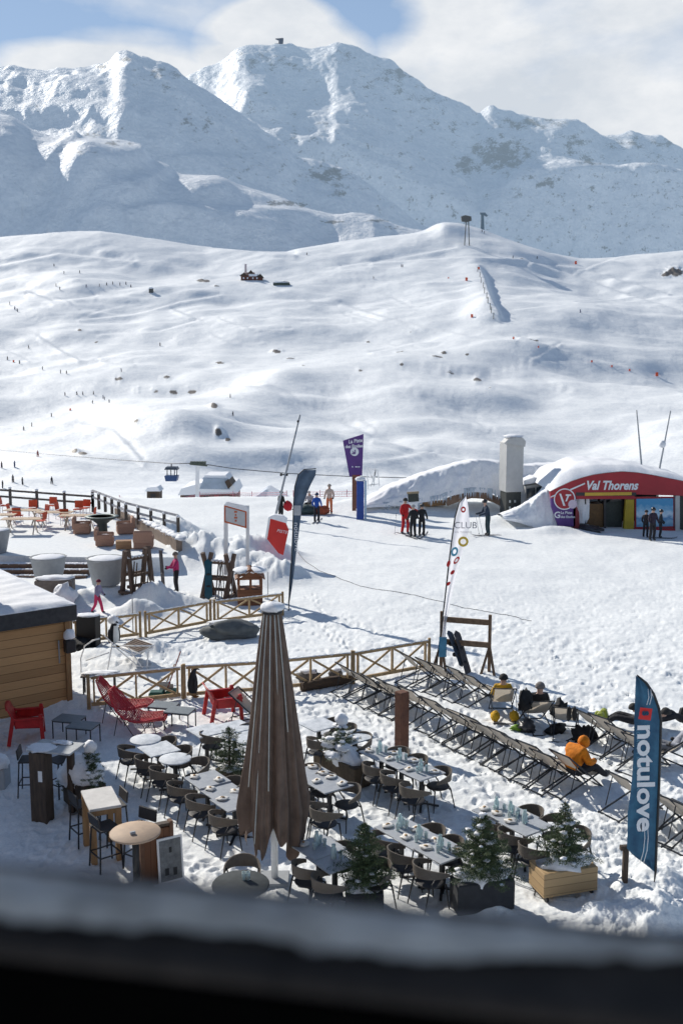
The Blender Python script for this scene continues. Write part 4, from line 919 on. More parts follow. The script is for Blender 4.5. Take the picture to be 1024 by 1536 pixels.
def mk_lounge():
    t = thing('cord_lounger', '', 'lounge chair'); 
    prof = [(-.62,1.00),(-.50,.80),(-.36,.56),(-.18,.40),(.05,.33),(.30,.34),(.55,.40),(.72,.40)]
    wd = [.20,.34,.40,.40,.38,.35,.30,.18]
    m = MB(); L1 = [( -w,y,z+.06) for (y,z),w in zip(prof,wd)]; L2 = [(w,y,z+.06) for (y,z),w in zip(prof,wd)]
    m.tube(L1+L2[::-1]+[L1[0]], .016, 6); m.build('rim', M_redw, t)
    m = MB()
    for i in range(44):
        s = i/43*(len(prof)-1); k = min(int(s), len(prof)-2); f = s-k; y = prof[k][0]*(1-f)+prof[k+1][0]*f; z = prof[k][1]*(1-f)+prof[k+1][1]*f; w_ = wd[k]*(1-f)+wd[k+1]*f
        m.tube([(-w_,y,z+.06),(-w_*.5,y-.01,z-.035),(0,y-.015,z-.06),(w_*.5,y-.01,z-.035),(w_,y,z+.06)], .019, 4, cap=False)
    m.build('cords', M_redw, t)
    for sx in (-1,1):
        m = MB(); m.tube([(sx*.30,-.35,.52),(sx*.34,-.45,.0)], .010, 5); m.tube([(sx*.30,-.30,.48),(sx*.34,.05,.0)], .010, 5); m.build('leg', M_black, t)
        m = MB(); m.tube([(sx*.28,.50,.38),(sx*.32,.62,.0)], .010, 5); m.tube([(sx*.28,.45,.38),(sx*.32,.15,.0)], .010, 5); m.build('leg', M_black, t)
    return t
LC = Kind(mk_lounge)
g = on(186,1079); LC.put(g, rzf(.95,-.05), 'red corded lounge chair nearest the fence', 'red corded lounge chairs')
g = on(206,1098); LC.put(g, rzf(.95,-.15), 'red corded lounge chair nearest the round tables', 'red corded lounge chairs')
def mk_low():
    t = thing('side_table', '', 'low table'); m = MB(); m.bbox((0,0,.45), (.66,.50,.025), .006); m.build('tabletop', mat('zinc_top',(.20,.23,.25),.5), t)
    m = MB(); 
    for y in (-.23,.23): m.bar((-.31,y,.425),(.31,y,.425),.02,.025)
    for x in (-.31,.31): m.bar((x,-.23,.425),(x,.23,.425),.02,.025)
    m.build('apron', M_black, t)
    for sx in (-1,1):
        for sy in (-1,1): m = MB(); m.bar((sx*.31,sy*.23,.0),(sx*.31,sy*.23,.43),.022,.022,up=(0,1,0)); m.build('leg', M_black, t)
    return t
LT = Kind(mk_low)
for (px, py, lab) in [(104,1079,'low dark metal table right beside the shaded red armchair'),(125,1091,'low dark metal table nearest the high pillar table'),(246,1063,'low grey metal table closest to the crossed-rail fence'),(270,1074,'low grey metal table between the fence and the round tables')]:
    g = G(px,py,.45); LT.put(onw(g.x,g.y), rzf(.25,.97), lab, 'low metal side tables')

# ------------------------------------------------------------------ bar tables, stools, menu board
def mk_stool():
    t = thing('bar_stool', '', 'bar stool'); m = MB(); m.bbox((0,0,.76), (.42,.40,.035), .012); m.build('seat', M_seat, t)
    m = MB(); m.bbox((0,-.205,.92), (.42,.03,.22), .012, rot=(.12,0,0)); m.build('backrest', M_seat, t)
    for sx in (-1,1):
        for sy in (-1,1): m = MB(); m.bar((sx*.22,sy*.22,0),(sx*.18,sy*.18,.75),.024,.024,up=(0,1,0)); m.build('leg', M_black, t)
    m = MB(); 
    for z in (.28,): 
        for s in (-1,1): m.bar((-.205,s*.205,z),(.205,s*.205,z),.02); m.bar((s*.205,-.205,z),(s*.205,.205,z),.02)
    m.build('foot_rail', M_black, t); return t
ST = Kind(mk_stool)
for (px, py, f, lab) in [(47,1192,(1,.1),'black bar stool left of the dark pillar table'),(92,1190,(-.6,-.8),'black bar stool between the pillar table and the snowy planter'),(128,1262,(.8,.6),'black bar stool at the left side of the wooden high table'),(172,1262,(-.8,-.5),'black bar stool behind the wooden high table'),(160,1300,(.75,.6),'black bar stool in front of the round high table'),(212,1300,(-.5,-.8),'black bar stool tucked behind the round high table')]:
    ST.put(on(px,py), rzf(*f), lab, 'black bar stools')
# pillar table
g = on(65,1229); zt_ = ZT(g, 1124)-g.z
t = thing('high_table', 'high table on a broad dark pillar with a half snowy top', 'high table', g, rzf(.25,.97)); 
m = MB(); m.bbox((0,0,zt_/2-.03), (.34,.30,zt_), .01); m.build('pillar', M_dwood, t)
m = MB(); m.bbox((.42,.42,zt_/2), (.12,.12,zt_-.04), .01); m.build('leg', M_dwood, t)
m = MB(); m.bbox((.24,.18,zt_), (.95,.62,.04), .008); m.build('tabletop', mat('pale_top',(.45,.47,.48),.6,.2), t)
m = MB(); m.blob((.0,.05,zt_+.02), (.30,.26,.02), .2, 2, 2, n=16, flat=0); m.blob((.28,.35,zt_+.03), (.2,.1,.03), .4, 3, 3, flat=0); m.build('snow_patch', M_snow, t)
m = MB(); m.bbox((.07,-.155,zt_*.66), (.09,.006,.22), .001); m.build('notice', M_white, t)
# wooden high table
pts = [G(x,y,1.06) for x, y in ((113,1186),(160,1179),(191,1204),(143,1212))]; c = sum(pts, Vector())/4; g = onw(c.x, c.y)
t = thing('high_table', 'high pine table with four thick legs and a snow-dusted top', 'high table', g, math.atan2(pts[2].y-pts[3].y, pts[2].x-pts[3].x)); Lx = (pts[2]-pts[3]).length; Ly = (pts[3]-pts[0]).length
M_pine = mat('pine', (.40,.25,.12), .7, c2=(.27,.16,.08), scale=3, stretch=(4,4,1))
m = MB(); m.bbox((0,0,1.04), (Lx,Ly,.05), .01); m.build('tabletop', mat('dusted_top',(.68,.66,.63),.8,.25,scale=3), t)
m = MB(); m.bbox((0,-Ly/2+.05,.965), (Lx-.2,.05,.10), .006); m.bbox((0,Ly/2-.05,.965), (Lx-.2,.05,.10), .006); m.build('apron', M_pine, t)
for sx in (-1,1):
    for sy in (-1,1): m = MB(); m.bbox((sx*(Lx/2-.06),sy*(Ly/2-.06),.505), (.11,.11,1.01), .01); m.build('leg', M_pine, t)
# snow-covered planter between the tables
g = on(128,1212); t = thing('planter', 'stone planter buried under a tall heap of snow between the high tables', 'planter', g, RZN)
m = MB(); m.bbox((0,0,.30), (.95,.55,.62), .05); m.build('trough', mat('trough',(.09,.07,.055),.9,c2=(.045,.035,.03),bump=.6), t)
m = MB(); m.blob((-.05,0,.72), (.52,.36,.34), .16, 1.8, 3, n=24, m=16); m.blob((-.32,-.12,.60), (.28,.28,.26), .16, 1.8, 5, n=18, m=12); m.build('snow_heap', M_snow, t)
q, tips = spruce(.5, .26, 5, 0, 1.4, 0); 
for k_, (dx_, dy_, dz_) in enumerate([(.1,.12,.78),(.40,.02,.55),(-.42,-.18,.30)]):
    o_ = q.build('foliage', M_needle, t); o_.location = (dx_,dy_,dz_)
    if k_ == 0: fm = o_.data
    else: bpy.data.meshes.remove(o_.data) if False else None
m = MB(); m.blob((.1,.12,1.28), (.13,.13,.13), .15, 1.6, 8); m.blob((.02,.10,1.16), (.08,.08,.08), .15, 1.6, 8)
for i in range(14): m.blob((.40+rnd.uniform(-.16,.16),.02+rnd.uniform(-.16,.16),.62+rnd.uniform(0,.34)), (.05,.05,.03), .2, 2, i, n=8, m=6)
m.build('snow_clumps', M_snow, t)
# round high table
g0 = G(203,1248,1.06); g = onw(g0.x, g0.y); t = thing('high_table', 'round high wooden table on a dark pedestal beside the menu board', 'high table', g, 0)
m = MB(); m.lathe([(0,1.02),(.40,1.02),(.43,1.035),(.43,1.055),(.42,1.065),(0,1.065)], 40); m.build('tabletop', mat('round_wood',(.46,.34,.24),.7,c2=(.33,.25,.19),scale=3), t)
m = MB(); m.lathe([(.06,0.02),(.06,1.02)], 14); m.build('column', M_black, t); m = MB(); m.lathe([(.30,0),(.30,.02),(.07,.05)], 24); m.build('base_plate', M_black, t)
m = MB(); m.bbox((.0,0,1.09),(.09,.06,.05),.01); tag(m.build('ashtray', M_grey, None, Vector((g.x-.02,g.y-.1,g.z)), .4), 'small grey ashtray on the round high table', 'ashtray')
# round table at the railing
g0 = G(361,1325,.74); g = onw(g0.x,g0.y); t = thing('round_table', 'round grey metal table at the bottom edge left of the parasol pole', 'table', g, 0)
m = MB(); m.lathe([(0,.71),(.43,.71),(.455,.72),(.455,.74),(.44,.75),(0,.745)], 44); m.build('tabletop', mat('grey_slate',(.085,.095,.10),.8,.3,spec=.1), t)
for a_ in (0,120,240): m = MB(); m.tube([(.12*math.cos(R(a_)),.12*math.sin(R(a_)),.71),(.34*math.cos(R(a_)),.34*math.sin(R(a_)),0)], .016, 7); m.build('leg', M_black, t)
ST2 = onw(g.x-.03, g.y+.62); CH_.put(ST2, rzf(0,-1), 'dark dining chair pushed in behind the round grey table', CG)
for i in range(2): GL.put(Vector((g.x+.04+i*.07, g.y+.12, g.z+.747)), 0, 'clear glass on the round grey metal table at the bottom edge', 'clear glasses on the round grey table')
# wooden bin and chalk board
A = G(216,1257,.0); q = on(236,1322); t = thing('menu_stand', 'tall brown wooden stand in front of the round high table', 'stand', q, math.atan2(.45,.9)); 
hh = 1.02
m = MB(); m.bbox((0,0,hh/2-.05), (.46,.10,hh), .008); m.build('panel', planks('stand_boards',(.21,.10,.05),(.13,.06,.035),'x',.12), t)
for sx in (-1,1): m = MB(); m.bbox((sx*.26,0,hh/2), (.07,.14,hh+.10), .008); m.build('post', mat('stand_post',(.16,.08,.045),.7), t)
m = MB(); m.bbox((0,0,hh-.0), (.50,.13,.05), .008); m.build('top_rail', M_dwood, t)
q = on(256,1322); t = thing('chalk_board', 'white-framed chalk menu board leaning beside the brown stand', 'menu board', q, math.atan2(.5,.87))
m = MB(); m.bbox((0,-.02,.42), (.46,.03,.80), .006, rot=(-.10,0,0)); m.build('frame', M_white, t)
m = MB(); m.bbox((0,-.038,.42), (.39,.012,.72), .003, rot=(-.10,0,0)); m.build('slate', mat('slate',(.20,.215,.225),.6,.5,scale=9), t)
m = MB(); m.bar((-.2,.05,.8),(-.2,.36,0),.025); m.bar((.2,.05,.8),(.2,.36,0),.025); m.build('strut', M_black, t)
m = MB(); 
for (x, z, w_, h_) in [(-.08,.22,.07,.14),(.07,.20,.07,.16),(.0,.60,.05,.10)]: m.bbox((x,-.048-(.42-z)*.10,z), (w_,.004,h_), .001)
m.build('chalk_marks', M_black, t)


# ------------------------------------------------------------------ balcony parapet the picture is taken over
pz = CH-.42
def bp_(px, py): return G(px, py, pz)
E0, E1 = bp_(-500,1238), bp_(1500,1440); e = (E1-E0).normalized(); nrm = Vector((-e.y, e.x, 0))
A = bp_(0,1300); L_ = 1.6; mid = bp_(512,1351)
t = thing('balcony_parapet', 'dark out-of-focus balcony parapet with a strip of snow across the bottom foreground', 'parapet', (mid.x, mid.y, pz), math.atan2(e.y, e.x))
M_ledge = mat('ledge', (.055,.04,.03), .9, .6, scale=14)
m = MB(); m.bbox((0,-.052,-.006), (L_,.118,.014), .004); m.build('ledge', M_ledge, t)
m = MB(); m.bbox((0,-.065,-.725), (L_,.088,1.42), .004); m.build('panel', mat('panel_dark',(.003,.0028,.0025),1.0,.3,spec=0), t)
m = MB(); vs = []; nxx, nyy = 160, 10
for i in range(nxx+1):
    x = -L_/2 + L_*i/nxx; wv = 1 - .45*float(sstep(.0,.30,x)); c0 = -.030 + .006*float(pn(x*9,3,4)); c1 = -.074*wv + .012*float(pn(x*7,1,9)) - .004
    for j in range(nyy+1):
        s = j/nyy; y = c0 + (c1-c0)*s; vs.append((x, y, .006 + .016*math.sin(PI*s)**.5*(1 - .6*float(sstep(.05,.30,x))) + .004*float(fbm(x*40, y*60, 3, 3))))
m.add(vs, [(i*(nyy+1)+j, (i+1)*(nyy+1)+j, (i+1)*(nyy+1)+j+1, i*(nyy+1)+j+1) for i in range(nxx) for j in range(nyy)], 0, True); m.build('snow_strip', mat('warm_grey_snow', (.70,.64,.57), .9, c2=(.36,.32,.28), scale=18, bump=.4), t)  # snow base set darker and warmer to offset the blue skylight
# ------------------------------------------------------------------ people
def skin_mesh(V, E, Rd, levels=1):
    me = bpy.data.meshes.new('s'); me.from_pydata([tuple(v) for v in V], E, []); o = bpy.data.objects.new('s', me); col.objects.link(o)
    md = o.modifiers.new('sk', 'SKIN'); md.use_smooth_shade = True
    for i, r in enumerate(Rd): me.skin_vertices[0].data[i].radius = (r, r) if not isinstance(r, tuple) else r
    me.skin_vertices[0].data[0].use_root = True
    if levels: s = o.modifiers.new('ss', 'SUBSURF'); s.levels = levels
    dg = bpy.context.evaluated_depsgraph_get(); r = bpy.data.meshes.new_from_object(o.evaluated_get(dg)); bpy.data.objects.remove(o); bpy.data.meshes.remove(me); return r
def person(label, loc, rz, H=1.75, pose='stand', jacket=(.03,.03,.035), trousers=(.02,.02,.025), hat=None, helmet=None, hair=(.06,.04,.03), skis=None, arms=None, lean=0.0, hood=False, legs=None, group=None, bulk=1.0):
    S = H/1.75; t = thing('person', label, 'person', loc, rz, group)
    J = {}
    if pose == 'stand':
        hl = lean
        J.update(pel=(0,0,.93), spi=(0,.10*hl,1.12), che=(0,.25*hl,1.33), nec=(0,.33*hl,1.50), hd0=(0,.36*hl+.015,1.585), hd1=(0,.38*hl+.015,1.685))
        for s, k in ((-1,'l'),(1,'r')):
            J['sh'+k] = (s*.185,.27*hl,1.40); J['hp'+k] = (s*.10,0,.88)
            kn, an = ((.03,.48),(-.03,.09)) if not legs else legs[0 if s < 0 else 1]
            J['kn'+k] = (s*.115,kn[0],kn[1]); J['an'+k] = (s*.12,an[0],an[1]); J['to'+k] = (s*.13,an[0]+.15,an[1]-.045)
            J['el'+k] = (s*.27,.27*hl+.02,1.13); J['wr'+k] = (s*.26,.27*hl+.18,.97); J['ha'+k] = (s*.25,.27*hl+.26,.93)
    elif pose == 'sit':
        J.update(pel=(0,0,.12), spi=(0,-.06,.32), che=(0,-.08,.52), nec=(0,-.02,.69), hd0=(0,.03,.76), hd1=(0,.06,.86))
        if lean == 3: J.update(spi=(0,.0,.30), che=(0,.08,.48), nec=(0,.17,.60), hd0=(0,.22,.63), hd1=(0,.28,.67))
        elif lean == 2: J.update(spi=(0,-.20,.17), che=(0,-.42,.26), nec=(0,-.57,.34), hd0=(0,-.63,.38), hd1=(0,-.72,.42))
        elif lean: J.update(spi=(0,-.12,.28), che=(0,-.28,.44), nec=(0,-.36,.58), hd0=(0,-.36,.66), hd1=(0,-.36,.76))
        for s, k in ((-1,'l'),(1,'r')):
            cy = J['che'][1]; cz = J['che'][2]
            J['sh'+k] = (s*.185,cy,cz+.07); J['hp'+k] = (s*.10,.03,.10); J['kn'+k] = (s*.14,.46,.16); J['an'+k] = (s*.14,.80,-.12); J['to'+k] = (s*.14,.93,-.06)
            J['el'+k] = (s*.26,cy+.10,cz-.17); J['wr'+k] = (s*.18,cy+.33,cz-.20); J['ha'+k] = (s*.14,cy+.40,cz-.18)
    if arms: J.update(arms)
    R_ = dict(pel=.145, spi=.14, che=.155, nec=.065, hd0=.085, hd1=.09, sh=.08, el=.062, wr=.05, ha=.048, hp=.105, kn=.082, an=.072, to=.055)
    names = list(J); V = [Vector(J[n])*S for n in names]; ix = {n: i for i, n in enumerate(names)}
    Ed = [('pel','spi'),('spi','che'),('che','nec'),('nec','hd0'),('hd0','hd1')]
    for k in 'lr': Ed += [('che','sh'+k),('sh'+k,'el'+k),('el'+k,'wr'+k),('wr'+k,'ha'+k),('pel','hp'+k),('hp'+k,'kn'+k),('kn'+k,'an'+k),('an'+k,'to'+k)]
    Rd = [R_.get(n, R_.get(n[:2], .06))*S*(bulk if n[:2] in ('sp','ch','sh','el','wr','pe') else 1) for n in names]
    me = skin_mesh(V, [(ix[a], ix[b]) for a, b in Ed], Rd); me.name = 'body'
    Rd_ = None
    zone = {}
    for a, b in Ed:
        z = 1
        if a[:2] in ('hp','kn') or b[:2] == 'hp': z = 2
        if a[:2] == 'an' : z = 4
        if b in ('hd0','hd1'): z = 0
        if a[:2] == 'wr': z = 3
        zone[(a, b)] = z
    for m_ in (M_skin, cloth('j%.3f%.3f%.3f' % jacket, jacket), cloth('t%.3f%.3f%.3f' % trousers, trousers), M_glove, M_boot): me.materials.append(m_)
    segs = [(V[ix[a]], V[ix[b]], z) for (a, b), z in zone.items()]
    for p in me.polygons:
        c = p.center; bd = 1e9
        for a, b, z in segs:
            d = b-a; tt = max(0, min(1, (c-a).dot(d)/max(d.length_squared,1e-6))); q = (c-a-d*tt).length
            if q < bd-1e-4: bd = q; p.material_index = z
        p.use_smooth = True
    o = bpy.data.objects.new('body', me); col.objects.link(o); o.parent = t
    hc = (Vector(J['hd0'])*.4+Vector(J['hd1'])*.6)*S; up = (Vector(J['hd1'])-Vector(J['hd0'])).normalized()
    m = MB(); m.blob(hc+Vector((0,.098,-.012))*S, (.014,.018,.022), 0, 1, 1, n=6, m=5); m.bbox(hc+Vector((0,.088,-.055))*S, (.045,.01,.012), .003); m.build('face', M_skin, o)
    def cap(c, grow=1.0, low=-.02, name='hair'):
        m = MB(); m.blob(hc+up*.02, (.112*S*grow,.118*S*grow,.125*S*grow), .02, 1, 3, n=14, m=10, flat=low*S); m.build(name, c, t)
    if helmet:
        cap(mat('helmet%.2f%.2f' % helmet[:2], helmet, .3, .1), 1.13, -.03, 'helmet'); m = MB(); m.bbox(hc+Vector((0,.10,.02))*S, (.17*S,.05*S,.07*S), .015); m.build('goggles', M_boot, t)
    elif hood: cap(cloth('j%.3f%.3f%.3f' % jacket, jacket), 1.12, -.12, 'hood')
    elif hat: cap(cloth('h%.2f%.2f' % hat[:2], hat), 1.10, -.01, 'hat')
    else: cap(cloth('hr', hair), 1.05, -.04, 'hair')
    if skis:
        for s, k in ((-1,'l'),(1,'r')):
            a = Vector(J['an'+k])*S; m = MB(); ln = 1.6 if skis is True else skis
            vs = []; n = 10
            for i in range(n+1):
                y = a.y+.05 - ln*.45 + ln*i/n; z = .012 + (.09*((i-7.5)/2.5)**2 if i > 7.5 else 0)
                for q, dz in ((-1,0),(1,0),(1,.012),(-1,.012)): vs.append((a.x + q*.04, y, z+dz))
            m.add(vs, [(i*4+j, i*4+(j+1)%4, i*4+4+(j+1)%4, i*4+4+j) for i in range(n) for j in range(4)] + [(3,2,1,0),(n*4,n*4+1,n*4+2,n*4+3)])
            m.build('ski', mat('ski_top', (.10,.10,.12), .35), t)
    return t
def pole(a, b, lab, c=None, cat='ski pole'):
    a = Vector(a); b = Vector(b); m = MB(); m.tube([a, b], .010, 6); d = (b-a).normalized(); m.tube([a+d*.06, a+d*.075], .045, 8); m.tube([b-d*.12, b], .018, 6)
    return tag(m.build('ski_pole', c or M_grey), lab, cat)
def at(px, py, tall):                              # foot point and height for a person seen from py down to tall
    g = on(px, py); return g, (ZT(g, tall)-g.z)
def W(t, v): return Matrix.Translation(t.location) @ Matrix.Rotation(t.rotation_euler.z, 4, 'Z') @ Vector(v)
g, h = at(265,889,829)
t = person('person in a pink jacket and black trousers holding a pair of skis upright', g, rzf(-.9,-.35), h, jacket=(.52,.03,.16), trousers=(.02,.02,.025), hat=(.22,.18,.16), arms=dict(ell=(-.26,.16,1.15), wrl=(-.12,.42,1.18), hal=(-.08,.48,1.20), elr=(.26,.16,1.12), wrr=(.14,.40,1.05), har=(.08,.46,1.08)))
q = W(t, (0,.50,0)); m = MB()
for i in (-1,1): m.bar(q+Vector((i*.035,.0,.0)), q+Vector((i*.035-.10,.05,1.72)), .02, .075)
m.bbox(q+Vector((-.04,.02,.75)), (.12,.12,.2), .03); tag(m.build('skis', mat('ski_dark',(.16,.15,.15),.5)), 'pair of dark skis held upright by the person in the pink jacket', 'skis')
g, h = at(147,921,870)
person('person in a speckled purple jacket, pink trousers and dark red beanie walking right', g, rzf(.9,-.3), h, jacket=(.30,.28,.42), trousers=(.60,.04,.14), hat=(.16,.02,.05), lean=.25, legs=(((.14,.50),(.22,.09)),((-.04,.5),(-.28,.12))))
g, h = at(475,783,740); person('skier in a bright blue jacket standing with back turned, right of the navy flag', g, rzf(.2,1), h, jacket=(.02,.09,.42), trousers=(.02,.02,.03), helmet=(.03,.04,.10), skis=1.5)
g, h = at(421,779,737); t = person('person dressed in black by the leaning pole carrying a red bag', g, rzf(.7,.7), h, jacket=(.018,.022,.02), trousers=(.018,.018,.02), hat=(.03,.03,.03), lean=.15)
m = MB(); q = g + Vector((.42,-.05,.78)); m.blob(q, (.27,.15,.30), .12, 1.5, 4); tag(m.build('bag', cloth('redbag',(.55,.02,.03))), 'round red bag carried by the person in black', 'bag')
g, h = at(607,801,748); t = person('skier in an all red suit facing the two skiers in black', g, rzf(.5,-.85), h, jacket=(.62,.02,.025), trousers=(.60,.02,.025), hat=(.03,.03,.03), skis=1.5, arms=dict(ell=(-.42,.10,1.22), wrl=(-.62,.22,1.12), hal=(-.68,.26,1.10)), legs=(((.1,.50),(.05,.09)),((.02,.48),(-.10,.09))))
q = g + Vector((-.55,-.1,0)); pole(q, q+Vector((.08,0,1.12)), 'thin ski pole held out by the skier in red')
g, h = at(619,806,758); person('left one of two skiers in black standing beside the skier in red', g, rzf(-.4,.9), h, jacket=(.018,.018,.022), trousers=(.018,.018,.022), hat=(.35,.35,.36), skis=1.5)
g, h = at(632,804,757); person('right one of two skiers in black standing beside the skier in red', g, rzf(.3,.9), h, jacket=(.022,.022,.028), trousers=(.02,.02,.024), helmet=(.04,.04,.04), skis=1.5)
g, h = at(731,803,750); t = person('skier in dark navy clothes gliding left below the grey tower', g, rzf(-.95,-.2), h, jacket=(.03,.05,.085), trousers=(.03,.06,.075), helmet=(.03,.03,.035), skis=1.6, lean=.45, arms=dict(ell=(-.25,.22,1.12), wrl=(-.24,.50,1.05), hal=(-.24,.56,1.05), elr=(.25,.22,1.12), wrr=(.24,.50,1.05), har=(.24,.56,1.05)))
for s in (-1,1): pole(W(t,(s*.34,.35,0)), W(t,(s*.25,.60,1.10)), ['','near','far'][s]+' ski pole of the skier below the grey tower')
for (px, py, tp, f, lab, jk, hm) in [(967,806,766,(.4,.6),'leftmost of three dark-clad people standing by the blue poster',(.03,.025,.03),0),(977,811,762,(.3,-.8),'middle one of three dark-clad people by the blue poster',(.035,.025,.045),1),(989,807,765,(.8,-.3),'rightmost of three dark-clad people by the blue poster',(.02,.03,.04),1)]:
    g, h = at(px, py, tp); person(lab, g, rzf(*f), h, jacket=jk, trousers=(.02,.02,.025), helmet=(.03,.03,.03) if hm else None, hat=(.05,.04,.04), skis=1.5 if lab[0] == 'r' else None)
g, h = at(494,769,727); person('figure in a pale top, orange trousers and broad hat standing on the snow', g, rzf(-.2,-1), h, jacket=(.72,.55,.45), trousers=(.75,.20,.08), hat=(.42,.36,.30))
m = MB(); m.blob((0,0,.22), (.42,.3,.3), .25, 1.6, 2, flat=-.2); o = m.build('gear_bag', cloth('orangebag',(.42,.10,.05)), None, on(484,771)); tag(o, 'orange-brown gear bag lying at the feet of the pale figure', 'bag')
m = MB(); m.blob((0,0,.25), (.75,.45,.34), .3, 1.8, 5, flat=-.25); o = m.build('gear_pile', mat('teal_gear',(.06,.10,.10),.7,.5), None, on(460,771)); tag(o, 'dark teal heap of gear between the navy flag and blue skier', 'gear pile')
g, h = at(464,765,741); person('person in white and black sitting behind the teal heap of gear', g+Vector((0,0,.30)), rzf(-.3,-.9), 1.6, pose='sit', jacket=(.6,.56,.58), trousers=(.03,.03,.03), hat=(.55,.5,.5))
# sitter in orange
p = OR + Vector((.84,.54,0))*.02; p.z += .30
person('person sitting in an orange puffer jacket with hood, back turned to the terrace', p, rzf(.84,.54), 1.78, pose='sit', jacket=(.74,.22,.006), trousers=(.025,.025,.03), hood=True, bulk=1.35, lean=3)
p = Vector((D2.x, D2.y+.42, gz(D2)+.30)); person('person in a yellow jacket reclining in a deckchair seen from behind', p, 0, 1.7, pose='sit', jacket=(.62,.36,.02), trousers=(.04,.04,.05), hat=(.03,.03,.03), lean=1)
for s in (-1,1): m = MB(); m.blob((0,0,.14), (.12,.16,.14), .1, 1.5, s+3, flat=-.12); tag(m.build('yellow_bag', cloth('yb',(.66,.38,.02))), ['','right','left'][s]+' yellow bag under the deckchair seen from behind', 'bag').location = Vector((D2.x+s*.24, D2.y-.25, gz(D2)))
p = Vector((D3.x, D3.y+.40, gz(D3)+.30)); person('person in black lying back in the second deckchair seen from behind', p, .1, 1.8, pose='sit', jacket=(.025,.025,.028), trousers=(.03,.03,.035), hat=(.22,.20,.19), lean=1)
def heap(px, py, r, c, lab, name='clothes_heap', cat='clothes', z=0, sd=1):
    m = MB(); m.blob((0,0,r[2]*.6), r, .35, 1.9, sd, flat=-r[2]*.6); g = on(px, py) if not z else G(px, py, z); return tag(m.build(name, c, None, g, sd), lab, cat)
M_bk = cloth('black', (.016,.017,.02))
heap(838,1074,(.22,.15,.24), M_bk, 'black jacket heaped right of the second deckchair seen from behind', sd=3)
heap(833,1098,(.34,.18,.12), M_bk, 'black trousers and gear on the snow under the deckchairs', sd=4)
heap(874,1112,(.26,.2,.24), M_bk, 'black rucksack standing behind the orange jacket', 'rucksack', 'rucksack', sd=6)
heap(787,1064,(.20,.12,.30), M_bk, 'black coat hanging over the left side of a deckchair', z=.55, sd=7)
heap(790,1098,(.16,.2,.2), M_boot, 'dark ski boots beneath the second deckchair seen from behind', 'ski_boots', 'ski boots', sd=8)
heap(776,1096,(.17,.1,.08), cloth('lime',(.16,.30,.03)), 'lime green item on the snow by the deckchair feet', 'green_bag', 'bag', sd=9)
for i, (px, py) in enumerate([(853,1070),(861,1071)]):
    p_ = G(px,py,.8); m = MB(); m.blob((0,0,0), (.06,.05,.17), .2, 1.8, i); tag(m.build('glove', M_glove, None, p_), ['left','right'][i]+' black glove hanging from the top rail of a deckchair', 'glove')
# two pairs of legs with boots stretched out beyond the right-hand chairs
def lying(px, py, f, lab, jk, bt):
    g = on(px, py); t = person(lab, g+Vector((0,0,.20)), rzf(*f), 1.75, pose='sit', jacket=jk, trousers=(.03,.03,.035), hat=(.04,.04,.04), lean=2)
    for s in (-1,1): m = MB(); m.bbox((s*.14,.90,.02), (.13,.30,.14), .04, rot=(.5,0,0)); m.bbox((s*.14,.80,.08), (.13,.15,.30), .04, rot=(-.3,0,0)); m.build('ski_boot', mat('boot_%s' % bt[0], bt[1], .4), t)
    return t
lying(952,1098,(-.85,.5),'person lying back left of the blue flag with yellow-green ski boots up',(.45,.43,.42),('lime',(.42,.48,.08)))
lying(985,1096,(.9,.3),'person in dark clothes lying just right of the blue flag top',(.035,.035,.04),('blk',(.03,.03,.03)))
g = on(1003,1146); person('person in pale grey sitting in the low deckchair right of the flag', g+Vector((0.1,0,.28)), rzf(-.9,.4), 1.7, pose='sit', jacket=(.38,.40,.46), trousers=(.25,.26,.29), hat=(.1,.1,.1), lean=1)
for i, (px, py, l_) in enumerate([(840,1062,'nearer'),(872,1068,'further')]):
    pass

# ------------------------------------------------------------------ red board, leaning pole, notice board, purple sign, tower
def plate(g, pts, th, mt, name, parent, dy=0):
    """upright plate with the outline given in photo pixels, standing at the distance of g"""
    P2 = [px2l(g, 0, x, y) for x, y in pts]; m = MB()
    a = sum(P2[i][0]*P2[(i+1)%len(P2)][1]-P2[(i+1)%len(P2)][0]*P2[i][1] for i in range(len(P2)))
    if a < 0: P2 = P2[::-1]
    m.prism([(x, z) for x, z in P2], th, (0,th/2+dy,0), (1,0,0), (0,0,1)); return m.build(name, mt, parent)
M_sred = mat('sign_red', (.60,.03,.025), .5, .12, scale=2, bump=.05); M_purple = mat('sign_purple', (.105,.04,.22), .5, .2, scale=1.5, bump=.05)
g = on(424,832)
t = thing('piste_sign', 'large red angular sign board with snow on top sunk in the snowbank', 'sign', g)
plate(g, [(406,777),(428,783),(433,795),(425,832),(418,829),(401,808),(400,803)], .25, M_sred, 'board', t)
plate(g, [(402,776),(430,784),(431,778),(424,773),(412,771),(406,773)], .34, M_snow, 'snow_cap', t)
plate(g, [(406,777),(401,808),(398,806),(403,776)], .30, M_white, 'edge', t)
m = MB(); x, z = px2l(g,0,415,797); textmesh(m, 'PISTE', .20, (x,-.14,z), (1,0,-.22), (.22,0,1), 0, .0, extr=.004, shear=.2); m.build('lettering', M_print, t)
g = on(413,790); t = thing('leaning_pole', 'tall grey pole leaning right above the red sign', 'pole', g); m = MB(); a = px2l(g,0,413,775); b = px2l(g,0,450,622); m.tube([(a[0]-.05,0,a[1]-.4),(a[0],0,a[1]),(b[0],0,b[1])], [.075,.075,.045], 10); m.build('shaft', M_grey, t)
